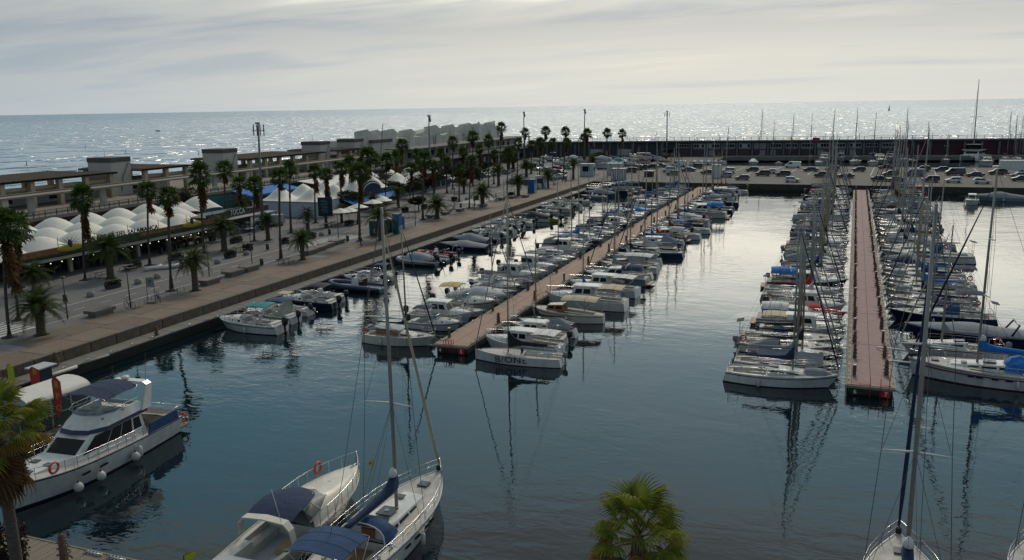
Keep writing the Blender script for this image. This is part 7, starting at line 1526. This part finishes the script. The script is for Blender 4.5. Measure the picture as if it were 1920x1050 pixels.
pavilion(94, 131, 'pergola pavilion with slatted roof at far left of upper terrace', 135.5, 'pale square tower with dark top at the left pergola'); pavilion(139.2, 153, 'short pergola pavilion right of the left tower', 169.5, 'pale square tower with dark top behind two palms'); pavilion(173.5, 206, 'long cream pergola pavilion right of the middle tower', 210.5, 'pale square tower with dark top at right pergola'); pavilion(214, 226, 'end pergola pavilion next to the jagged white building', 229.2, 'low pale tower touching the jagged white building')
# poolside wall seen through the left pergola
tw_ = empty('terrace_windbreak', (-152, 64, 6.1), 0, 'glass windbreak with turquoise panels at the far left terrace', 'windbreak'); m = MB()
for k in range(12): m.box((0, k * 2.4, 1.2), (.1, 2.1, 1.8), mat('turquoise_panel', (.05, .22, .24), .4))
objs(m, 'panel', tw_); m = MB()
for k in range(13): m.box((0, k * 2.4 - 1.2, 1.2), (.2, .2, 2.4), RDK)
objs(m, 'post', tw_)
# far white gallery and the jagged white building
ga = empty('gallery_building', (-119.5, 230, 6.1), 0, 'long white two storey gallery with dark flat roof edge', 'building')
MB().box((-4, 52, 4.35), (9.5, 105, .32), RFD).obj('roof', ga); MB().box((-6, 52, 2.1), (.4, 104, 4.2), PALE).obj('rear_wall', ga); gc = MB().box((0, 0, 2.1), (.5, .5, 4.2), PALE).mesh('column')
for k in range(20): link('column', gc, ga, (.3, .6 + k * 5.4, 0))
wn = MB().box((-5.7, 0, 2.0), (.1, 2.2, 1.6), GLASS).mesh('window')
for k in range(18): link('window', wn, ga, (0, 4 + k * 5.4, 0))
MB().box((.9, 52, .6), (2.0, 106, .8), PALE).obj('balcony', ga)
FINW = mat('fin_white', (.58, .56, .50), .8, var=.12, scale=.3, dirt=.4)
jb = empty('jagged_building', (-140, 238, 6.1), 0, 'white building crowned by jagged triangular fins above the gallery', 'building')
MB().box((-6, 54, 3.3), (14, 112, 6.6), FINW).box((1.5, 6.5, 3.0), (2.0, 12, 6.0), PALE).obj('wall', jb); MB().box((1.6, 6.5, 6.35), (2.4, 12.6, 1.0), RFD).obj('roof_band', jb)
r_ = random.Random(12)
def fin(y, x, w_, h, d_):
    k = r_.choice((0, 1, 1)); zl, zr = (h, h * .86) if k else (h * .85, h)
    return MB().add([(x, y, 0), (x, y + w_, 0), (x, y + w_, zr), (x, y, zl), (x - d_, y, 0), (x - d_, y + w_, 0), (x - d_, y + w_, zr - .8), (x - d_, y, zl - .8)], [(0, 1, 2, 3), (7, 6, 5, 4), (3, 2, 6, 7), (0, 3, 7, 4), (1, 5, 6, 2)], FINW)
for y, w_, h, x in ((0, 3.5, 10.6, 0), (10, 4, 10.2, -2), (16, 4, 9.9, 0), (22, 4.5, 10.2, -3), (28, 4, 9.4, 0), (33, 6, 9.8, -2), (40, 5, 9.6, -1), (47, 5.5, 10.8, 1), (55, 7, 7.6, 0), (62, 6, 10.0, 0), (68, 4, 10.6, -2), (74, 4.5, 10.0, 1), (80, 6, 10.8, 0), (87, 6, 10.6, 1), (93.5, 7, 7.8, 0), (100, 5, 10.4, 1), (105, 3.5, 11.0, 0), (111, 4, 9.0, 0)):
    fin(y + .013, x + 1.17 + (y % 7) * .011, w_ * .62, h - .4, 5).obj('roof_fin', jb)
o = MB().box((1.9, 84, 8.3), (.1, 3.2, 2.0), LGREY).box((1.9, 104, 8.4), (.1, 3, 1.8), LGREY).obj('fin_panel', jb)
p_ = empty('rooftop_figure', (-140, 329.5, 13.0), 0, 'dark figure ornament standing on the jagged roof line', 'statue'); MB().box((0, 0, .5), (.8, 2.6, .9), DARK).tube([(0, .4, 1), (0, .5, 3)], [.4, .25], DARK, 6).ell((0, .5, 3.3), (.35, .35, .4), DARK, 7, 5).obj('figure', p_)
MB().tube([(-1, -9, -1), (-1, -9, 4.6)], .03, WIRE, 4).obj('antenna', p_)
for k, (px, py, ty) in enumerate(((712, 295, 233), (812, 283, 252))):
    p = Vector((-123, 0, 6.2)); d = ray(px, py); t = -123 / d.x; Y = d.y * t; h = height_at(-123, Y, ty) - 6.2
    root = empty('bent_lamp', (-123, Y, 6.2), 0, 'leaning dark lamp with bent arm before the jagged building, ' + ('left one' if k == 0 else 'right one'), 'street lamp'); MB().tube([(0, 0, 1), (.3, 2.2, h), (.3, 4.6, h)], .10, DARK, 5).obj('arm', root)

# ================================================================== cars
TYRE = mat('tyre', (.015, .015, .015), .8); RIM = mat('wheel_rim', (.25, .25, .26), .35, metal=.7); LAMPG = mat('headlight', (.6, .6, .58), .2); TAIL = mat('tail_light', (.25, .01, .01), .3)
CP = {}
def car_parts(kind):
    if kind in CP: return CP[kind]
    PT = mat('car_paint', (.5, .5, .5), .25, coat=.6)
    if kind == 'van': prof = [(-2.5, .45), (-2.52, 1.0), (-2.45, 1.95), (-2.3, 2.05), (1.1, 2.05), (1.75, 1.35), (2.4, 1.05), (2.5, .75), (2.48, .4)]; wd = 1.9; belt = 1.2; hw = ((1.0, 1.95), (-2.3, -.1))
    elif kind == 'suv': prof = [(-2.1, .45), (-2.15, .95), (-2.02, 1.45), (-1.85, 1.68), (.4, 1.7), (1.05, 1.12), (1.95, .95), (2.12, .72), (2.1, .4)]; wd = 1.8; belt = 1.08
    elif kind == 'sedan': prof = [(-2.25, .4), (-2.28, .85), (-2.2, 1.0), (-1.55, 1.05), (-.95, 1.4), (.35, 1.42), (1.15, .98), (2.0, .85), (2.22, .65), (2.2, .35)]; wd = 1.75; belt = .95
    else: prof = [(-1.95, .42), (-2.0, .9), (-1.85, 1.2), (-1.55, 1.47), (.15, 1.48), (.95, 1.0), (1.75, .85), (1.98, .65), (1.95, .36)]; wd = 1.7; belt = .95
    mb = MB(); n = len(prof)
    def hw_(z): return wd / 2 * (1 if z <= belt else 1 - .20 * (z - belt) / (max(q[1] for q in prof) - belt))
    ri = []
    for s in (-1, -.9, .9, 1):
        ri.append([(s * hw_(z), y, z if abs(s) < 1 else z - (.05 if z > belt else .02)) for y, z in prof])
    mb.loft(ri, PT, False, True, False); 
    body = mb.mesh('body'); sub = []; zt = max(q[1] for q in prof); g = MB()
    # glass: side panels
    if kind == 'van': sides = [((.2, 1.28), (1.35, 1.28), (1.0, 1.85), (.2, 1.85))]
    elif kind == 'suv': sides = [((-1.85, 1.12), (-.45, 1.12), (-.45, 1.56), (-1.7, 1.56)), ((-.35, 1.12), (.92, 1.12), (.42, 1.56), (-.35, 1.56))]
    elif kind == 'sedan': sides = [((-1.4, .98), (-.35, .98), (-.35, 1.3), (-.9, 1.3)), ((-.25, .98), (.98, .98), (.38, 1.3), (-.25, 1.3))]
    else: sides = [((-1.7, .99), (-.55, .99), (-.55, 1.37), (-1.45, 1.37)), ((-.45, .99), (.78, .99), (.2, 1.37), (-.45, 1.37))]
    out = [('body', body, [])]
    for q in sides:
        for s in (-1, 1):
            vs = [(s * (hw_(z) + .012), y, z) for y, z in q]; vs2 = [(a - s * .03, b, c) for a, b, c in vs]; out.append(('window', MB().add(vs + vs2, [(0, 1, 2, 3), (4, 5, 6, 7), (0, 1, 5, 4), (2, 3, 7, 6)], GLASS).mesh('window'), []))
    def cross(i, j, name, f=.82):
        (ya, za), (yb, zb) = prof[i], prof[j]; a, b = .14, .86; y1, z1 = lerp(ya, yb, a), lerp(za, zb, a); y2, z2 = lerp(ya, yb, b), lerp(za, zb, b); nx = Vector((0, -(zb - za), yb - ya)).normalized() * .012
        if nx.z < 0: nx = -nx
        vs = [(-hw_(z1) * f, y1, z1), (hw_(z1) * f, y1, z1), (hw_(z2) * f, y2, z2), (-hw_(z2) * f, y2, z2)]; vs = [(p[0], p[1] + nx.y, p[2] + nx.z) for p in vs]; v2 = [(p[0], p[1] - nx.y * 2, p[2] - nx.z * 2) for p in vs]
        out.append((name, MB().add(vs + v2, [(0, 1, 2, 3), (0, 1, 5, 4), (1, 2, 6, 5), (2, 3, 7, 6), (3, 0, 4, 7)], GLASS).mesh(name), []))
    cross(4 if kind != 'sedan' else 5, 5 if kind != 'sedan' else 6, 'windscreen')
    if kind != 'van': cross(*((3, 4) if kind == 'sedan' else (2, 3)), 'rear_window')
    yf = prof[-2][0]; yr = prof[0][0]; wy = (prof[-1][0] - .75, prof[0][0] + .75)
    for s in (-1, 1):
        out.append(('headlight', MB().box((s * wd * .36, yf - .02, .72), (.32, .1, .14), LAMPG).mesh('headlight'), [])); out.append(('tail_light', MB().box((s * wd * .38, yr - .0, .85), (.2, .1, .2), TAIL).mesh('tail_light'), []))
        for y in wy: out.append(('wheel', MB().tube([(s * (wd / 2 - .2), y, .33), (s * (wd / 2 + .01), y, .33)], .33, TYRE, 12).mesh('wheel'), [('rim', MB().tube([(s * (wd / 2 - .05), y, .33), (s * (wd / 2 + .025), y, .33)], .19, RIM, 8).mesh('rim'))]))
    out.append(('sill', MB().box((0, 0, .33), (wd * .96, (wy[0] - wy[1]) - .75, .22), TYRE).box((0, yf, .42), (wd * .9, .12, .18), TYRE).mesh('sill'), []))
    CP[kind] = out; return out
CC = {'white': (.62, .62, .62), 'black': (.012, .012, .014), 'silver': (.30, .31, .32), 'grey': (.10, .105, .11), 'dark blue': (.012, .02, .06), 'red': (.25, .012, .015), 'yellow': (.35, .32, .02), 'dark green': (.012, .03, .02)}
CM = {k: mat('car_paint_' + k.replace(' ', '_'), v, .25, coat=.6) for k, v in CC.items()}
def car(px, py, kind, col, rz, label, group='cars parked on the mole', s=1.0):
    p = at(px, py, 1.8); nm = {'van': 'van', 'suv': 'car', 'sedan': 'car', 'hatch': 'car'}[kind]
    place('parked_' + nm, car_parts(kind), (p.x, p.y + .9, 1.8), R(rz), (s, s, s), label, nm, group, {'car_paint': CM[col]})
moles = [(1391, 338, 'hatch', 'grey', 92), (1430, 330, 'suv', 'black', 95), (1443, 326, 'hatch', 'white', 90), (1468, 331, 'suv', 'black', 88), (1485, 342, 'hatch', 'white', -88), (1486, 315, 'van', 'white', 88), (1500, 290, 'van', 'silver', 85), (1541, 333, 'suv', 'black', 85), (1586, 334, 'sedan', 'black', 90), (1650, 340, 'sedan', 'black', -92), (1661, 317, 'sedan', 'black', 90), (1680, 341, 'sedan', 'grey', 92), (1670, 331, 'suv', 'dark green', 95), (1745, 342, 'suv', 'black', 90), (1715, 331, 'van', 'grey', 90), (1788, 343, 'hatch', 'white', 90), (1791, 329, 'van', 'black', 95), (1829, 332, 'sedan', 'black', 88), (1842, 345, 'hatch', 'white', -90), (1912, 333, 'sedan', 'silver', 90), (1915, 340, 'sedan', 'black', 92),
         (1181, 324, 'suv', 'black', 95), (1192, 319, 'suv', 'black', 92), (1202, 318, 'suv', 'black', 93), (1253, 323, 'suv', 'white', 95), (1260, 329, 'hatch', 'grey', 95), (1271, 313, 'van', 'white', 88), (1327, 327, 'sedan', 'black', 90), (1365, 325, 'suv', 'white', 95), (1360, 333, 'hatch', 'silver', 93), (1290, 322, 'sedan', 'grey', 90), (1305, 316, 'suv', 'black', 92), (1222, 316, 'hatch', 'dark blue', 88), (1236, 314, 'sedan', 'grey', 88), (1410, 322, 'hatch', 'black', 90), (1520, 322, 'sedan', 'dark blue', 90), (1560, 321, 'suv', 'grey', 90), (1610, 322, 'hatch', 'black', 92), (1730, 322, 'suv', 'black', 90), (1765, 322, 'hatch', 'dark blue', 90), (1870, 328, 'suv', 'black', 90)]
cnt_ = {}
for k, (px, py, kind, col, rz) in enumerate(sorted(moles)):
    nmk = {'van': 'van', 'suv': 'off-roader', 'sedan': 'saloon car', 'hatch': 'small hatchback'}[kind]; q = (col, nmk); cnt_[q] = cnt_.get(q, 0) + 1
    car(px, py, kind, col, rz, '%s %s parked on the mole, %s such vehicle from the left' % (col, nmk, nth(cnt_[q])))
lots = [(845, 342), (858, 343), (893, 336), (908, 333), (925, 330), (898, 330), (930, 323), (945, 327), (1005, 320), (1022, 322), (1040, 321), (1050, 327), (1035, 326), (1065, 318), (850, 330), (870, 328), (885, 324), (905, 322), (960, 322), (960, 345), (985, 347), (1010, 343), (1030, 338), (1048, 335)]
r_ = random.Random(9); cols = ['white', 'grey', 'dark blue', 'silver', 'black', 'black', 'red', 'grey', 'white', 'silver']; cnt_ = {}
for k, (px, py) in enumerate(sorted(lots)):
    col = 'yellow' if px == 870 else r_.choice(cols); kind = r_.choice(['hatch', 'suv', 'sedan', 'hatch']); nmk = {'suv': 'off-roader', 'sedan': 'saloon car', 'hatch': 'small hatchback'}[kind]; q = (col, nmk); cnt_[q] = cnt_.get(q, 0) + 1
    car(px, py, kind, col, r_.choice([0, 180]) + 60 + r_.uniform(-6, 6), '%s %s in the car park behind palms, %s such from the left' % (col, nmk, nth(cnt_[q])), 'cars in the promenade car park')
p = at(542, 412, 1.8)
place('parked_van', car_parts('van'), (at(507, 424, 1.8).x, at(507, 424, 1.8).y, 1.8), R(150), (1, 1, 1), 'small silver van parked against the pale blue marquee wall', 'van', None, {'car_paint': CM['silver']})
# box truck and site hut at right
p = at(1903, 324, 1.8); root = empty('box_truck', (p.x, p.y, 1.8), R(90), 'white box truck with side doors at the right edge of mole', 'truck'); MB().box((0, 0, 2.1), (2.5, 8.0, 2.9), W).obj('cargo_box', root); m = MB()
for y, z, a, b in ((2.2, 2.7, .9, .5), (.6, 2.7, .6, .4), (2.4, 1.6, .6, .6), (-1.8, 2.7, .9, .5)): m.box((1.28, y, z), (.06, a, b), GREYC)
objs(m, 'side_vent', root); MB().box((1.28, -.6, 2.0), (.06, 1.2, 2.4), LGREY).obj('door', root)
for y in (-2.6, -1.5, 2.4):
    for s in (-1, 1): MB().tube([(s * 1.0, y, .45), (s * 1.25, y, .45)], .45, TYRE, 12).obj('wheel', root)
MB().box((0, 4.9, 1.2), (2.3, 1.8, 1.5), W, top=(.95, .8)).obj('driver_cab', root)
p = at(1355, 291, 1.8); root = empty('box_truck', (p.x, p.y, 1.8), R(85), 'white delivery truck with tall rear box by the breakwater arches', 'truck'); MB().box((0, -.8, 2.0), (2.3, 5.4, 2.8), LGREY, top=(.97, .97)).obj('cargo_box', root); MB().box((0, 2.9, 1.1), (2.1, 1.9, 1.5), W, top=(.92, .7)).obj('driver_cab', root)
for y in (-2.2, 2.4):
    for s in (-1, 1): MB().tube([(s * .9, y, .42), (s * 1.15, y, .42)], .42, TYRE, 12).obj('wheel', root)
# boats laid up ashore, under covers, behind the mole corner
ash = [(1160, 309, 'covered', 'teal', 1.1), (1180, 312, 'cuddy2', None, 1.1), (1200, 301, 'fisher2', 'white', 1.0), (1218, 300, 'covered', 'royal blue', 1.0), (1205, 308, 'covered', 'burgundy', .9), (1235, 303, 'covered', 'grey', .8), (1128, 305, 'covered', 'pale grey', 1.2), (1030, 303, 'cuddy', 'blue', 1.2), (1075, 303, 'covered', 'white', 1.1), (1150, 315, 'covered', 'pale grey', 1.1), (1133, 318, 'covered', 'grey', 1.1), (1010, 306, 'a', 'navy', .75), (1045, 307, 'b', 'blue', .7), (1062, 304, 'd', 'navy', .8), (1088, 306, 'a', 'navy', .7), (1118, 310, 'b', 'navy', .75), (1146, 304, 'd', 'grey', .8), (1172, 303, 'b', 'navy', .7), (1190, 305, 'a', 'white', .75), (1000, 312, 'open', None, 1.2), (1052, 312, 'cuddy2', None, 1.1), (1108, 314, 'covered', 'navy', 1.0), (1245, 305, 'b', 'navy', .65)]
for k, (px, py, key, cov, s) in enumerate(sorted(ash)):
    p = at(px, py, 1.8); b = boat(key, p.x, p.y, R(rnd.uniform(60, 120)), s, cov, None, (SP.get(key) or MP.get(key))[1] + (', ' + cov + ' canvas' if cov and (SP.get(key) or MP.get(key))[3] else '') + ', ' + nth(k + 1) + ' laid up ashore from the left', 'boats laid up ashore', 2); b.location.z = 2.35
    MBc = MB()
    for y in (-1.6, 1.6): MBc.box((0, y, -.3), (1.6, .25, .5), BWOOD)
    objs(MBc, 'keel_block', b)
for k in range(12):
    p = at(1290 + k * 6.2, 308.5 + (k % 2) * .8, 1.8); b = place('dinghy', [('hull', hull_mesh(4.2, 1.7, .8, .6, .8, .4, .05, stripe=None, n=9)[0], []), ('boat_cover', MB().loft([[(-.8, y, .7), (0, y, h), (.8, y, .7)] for y, h in ((-1.9, .8), (0, 1.15), (1.3, .95), (1.9, .8))], BLUE if k % 3 == 2 else GREYC, False, False, True).mesh('boat_cover'), [])] if k == 0 else DNG[k % 2], (p.x, p.y, 2.2), R(5 * (k % 3)), (1, 1, 1), ('blue' if k % 2 and k else 'grey') + ' covered dinghy in the rack row before the arches, ' + nth(k + 1) + ' from left', 'dinghy', 'covered dinghies in a row') if k else None
    if k == 0:
        h0 = hull_mesh(4.2, 1.7, .8, .6, .8, .4, .05, stripe=None, n=9)[0]; DNG = [[('hull', h0, []), ('boat_cover', MB().loft([[(-.8, y, .7), (0, y, h), (.8, y, .7)] for y, h in ((-1.9, .8), (0, 1.15), (1.3, .95), (1.9, .8))], c_, False, False, True).mesh('boat_cover'), [])] for c_ in (LGREY, ROYAL)]
p = at(1019, 318, 1.8)
fp = at(1524, 301, 0); fz = height_at(fp.x, fp.y, 262); o = MB().add([(0, 0, -.7), (2.6, .3, -.9), (2.7, .2, .7), (0, 0, .9), (0, .03, -.7), (2.6, .33, -.9), (2.7, .23, .7), (0, .03, .9)], [(0, 1, 2, 3), (7, 6, 5, 4)], REDC).obj('flag'); o.location = (fp.x - .5, fp.y, fz); tag(o, 'small red flag flying from a mast in front of the breakwater windows', 'flag')
# small things at sea
for k, (px, py, s) in enumerate(((967, 203, 9), (1667, 208, 12))):
    p = at(px, py, 0); root = empty('distant_sailboat', (p.x, p.y, 0), R(30), 'tiny white sailing boat far out at sea' + (' on the left' if k == 0 else ' in the sun glitter'), 'sailboat'); MB().loft([[(-a, y, .9), (0, y, -.2), (a, y, .9)] for y, a in ((-4.5, 1.2), (0, 1.6), (4.8, .1))], W, False, True, False).obj('hull', root); MB().add([(0, 0, 1.2), (0, -4, 1.4), (0, .1, s + 2)], [(0, 1, 2)], WCANV).add([(0, .3, 1.2), (0, 4.5, 1.2), (0, .2, s)], [(0, 1, 2)], WCANV).obj('sail', root); MB().tube([(0, .15, 0), (0, .15, s + 2.4)], .08, ALU, 4).obj('mast', root)
for k, (px, py) in enumerate(((50, 309), (160, 276), (236, 286), (373, 288), (387, 293), (380, 303), (478, 274))):
    p = at(px, py, 0.3); root = empty('paddle_surfer', (p.x, p.y, 0), k, 'tiny dark surfer on a board at sea, ' + nth(k + 1) + ' from the left', 'surfer', 'surfers out at sea'); MB().ell((0, 0, .06), (.4, 1.6, .1), WCANV, 8, 4).obj('board', root); MB().tube([(-.12, 0, .1), (-.08, 0, .8), (0, .1, 1.4), (0, .1, 1.55)], [.12, .14, .2, .1], BLK, 6).tube([(.14, .1, .1), (.08, 0, .8)], .11, BLK, 5).ell((0, .12, 1.7), (.13, .14, .16), BLK, 6, 5).obj('figure', root)
p = at(296, 246, 0); m = MB().loft([[(-a, y, .8), (0, y, -.1), (a, y, .8)] for y, a in ((-3, 1.0), (0, 1.2), (3, .1))], HNAVY, False, True, False).box((0, -.5, 1.1), (1, 1.6, .9), W); o = m.obj('small_boat'); o.location = (p.x, p.y, 0); o.rotation_euler = (0, 0, R(100)); tag(o, 'tiny dark motorboat alone on the sea at left', 'boat')

# ================================================================== near left: floating office, banners, buoys
of = empty('floating_office', (-52.9, 42.9, -.25), R(-3), 'floating glass cabin with white barrel roof beside the motor yacht', 'cabin')
MB().box((0, 0, .55), (5.0, 7.6, .5), CONC).obj('pontoon_base', of); FRM = mat('frame_grey', (.30, .30, .31), .5); GGL = mat('cabin_glass', (.05, .07, .065), .1, spec=.6)
rings = [[(1.75 * math.cos(q), y, 3.0 + .62 * math.sin(q)) for q in [math.pi * j / 10 for j in range(11)]] for y in (-2.5, -.8, .9, 2.6)]
MB().loft(rings, TENTW, False, False, True).loft([[(a * .985, b, c - .05) for a, b, c in r2_] for r2_ in rings], TENTW, False, False, True).obj('barrel_roof', of)
m = MB(); g = MB()
for s in (-1, 1):
    for k in range(4): m.box((s * 1.68, -2.4 + k * 1.62, 1.9), (.09, .1, 2.2), FRM)
    m.box((s * 1.68, 0, 3.0), (.12, 5.0, .12), FRM).box((s * 1.68, 0, 1.85), (.1, 5.0, .08), FRM); g.box((s * 1.66, 0, 1.9), (.03, 4.9, 2.15), GGL)
for y in (-2.42, 2.5):
    for x in (-.6, .55): m.box((x, y, 1.9), (.09, .1, 2.2), FRM)
    m.box((0, y, 1.85), (3.3, .08, .08), FRM).box((0, y, 3.0), (3.4, .1, .1), FRM); g.box((0, y, 1.9), (3.3, .03, 2.15), GGL)
    g.add([(1.6 * math.cos(q), y, 3.02 + .55 * math.sin(q)) for q in [math.pi * j / 10 for j in range(11)]], [tuple(range(11))], LGREY)
m.obj('frame', of); g.obj('glass_wall', of)
def banner(px, py, ty, col, label, txt, wd=.62, rz=0, z0=.8, edge=True, frac=.80):
    p = at(px, py, z0); h = height_at(p.x, p.y, ty) - z0; root = empty('banner', (p.x, p.y, z0), rz, label, 'banner'); MB().tube([(0, 0, 0), (0, 0, h * .92), (.12, 0, h * .985), (.3, 0, h)], .022, DARK, 5).ell((0, 0, .05), (.3, .3, .06), DARK, 8, 3).obj('pole', root)
    z1 = h * (1 - frac); vs = [(.02, 0, z1), (wd * .55, 0, z1 + .02), (wd, 0, h * .6), (wd * 1.0, 0, h * .9), (.3, 0, h), (.12, 0, h * .985), (.02, 0, h * .92)]
    MB().add(vs + [(a, .012, c) for a, b, c in vs], [tuple(range(7)), tuple(range(13, 6, -1))], col).obj('cloth', root)
    for k, ch in enumerate(txt): link('letter', text_mesh(ch, .62, SGY if col == REDC or True else W, .004, 1, .01), root, (wd * .50, -.012, h * .84 - k * (h * frac * .29)), (R(90), 0, 0), (.9, 1, 1))
REDB = mat('banner_red', (.42, .035, .03), .7)
banner(108, 800, 706, REDB, 'tall red feather banner lettered BPO in yellow before the cabin', 'BPO', .66, R(12))
banner(62, 745, 688, REDB, 'red feather banner with yellow B behind the barrel roof', 'B', .8, R(15), frac=.7)
YB = mat('banner_yellow', (.45, .44, .02), .7); banner(22, 760, 682, YB, 'bright yellow feather banner by the left palm', '', .6, R(10), frac=.7); banner(346, 1062, 1040, YB, 'tip of a bright yellow banner at the bottom edge', '', .5, R(60), z0=3.5, frac=.7)
st = empty('gangway', (-59.0, 44.5, 0), 0, 'grey gangway platform between the quay wall and floating cabin', 'gangway'); MB().box((0, 0, .6), (7.4, 5.0, .4), CONC).obj('platform', st); MB().tube([(-3.4, -2.3, .8), (-3.4, -2.3, 1.8), (3.4, -2.3, 1.8), (3.4, -2.3, .8)], .03, GRYM, 4).tube([(-3.4, 2.3, .8), (-3.4, 2.3, 1.8), (3.0, 2.3, 1.8)], .03, GRYM, 4).obj('handrail', st)
p = at(80, 722, .8); bx_ = empty('ticket_box', (p.x - .4, p.y + .4, .8), 0, 'small hut with flat pale roof behind the barrel roofed cabin', 'hut'); MB().box((0, 0, .7), (1.0, 1.1, 1.4), DARK).obj('wall', bx_); MB().box((0, 0, 1.45), (1.5, 1.9, .1), LGREY).obj('roof', bx_)
p = at(106, 692, .7); place('service_pedestal', pedp, (p.x, p.y, .7), 0, (1.3, 1.3, 1.3), 'dark pedestal with coils on landing stage near the banners', 'pedestal')
p = at(294, 634, .7); place('service_pedestal', pedp, (p.x, p.y, .7), 1, (1, 1, 1), 'single pedestal at the landing stage before the first speedboat', 'pedestal')
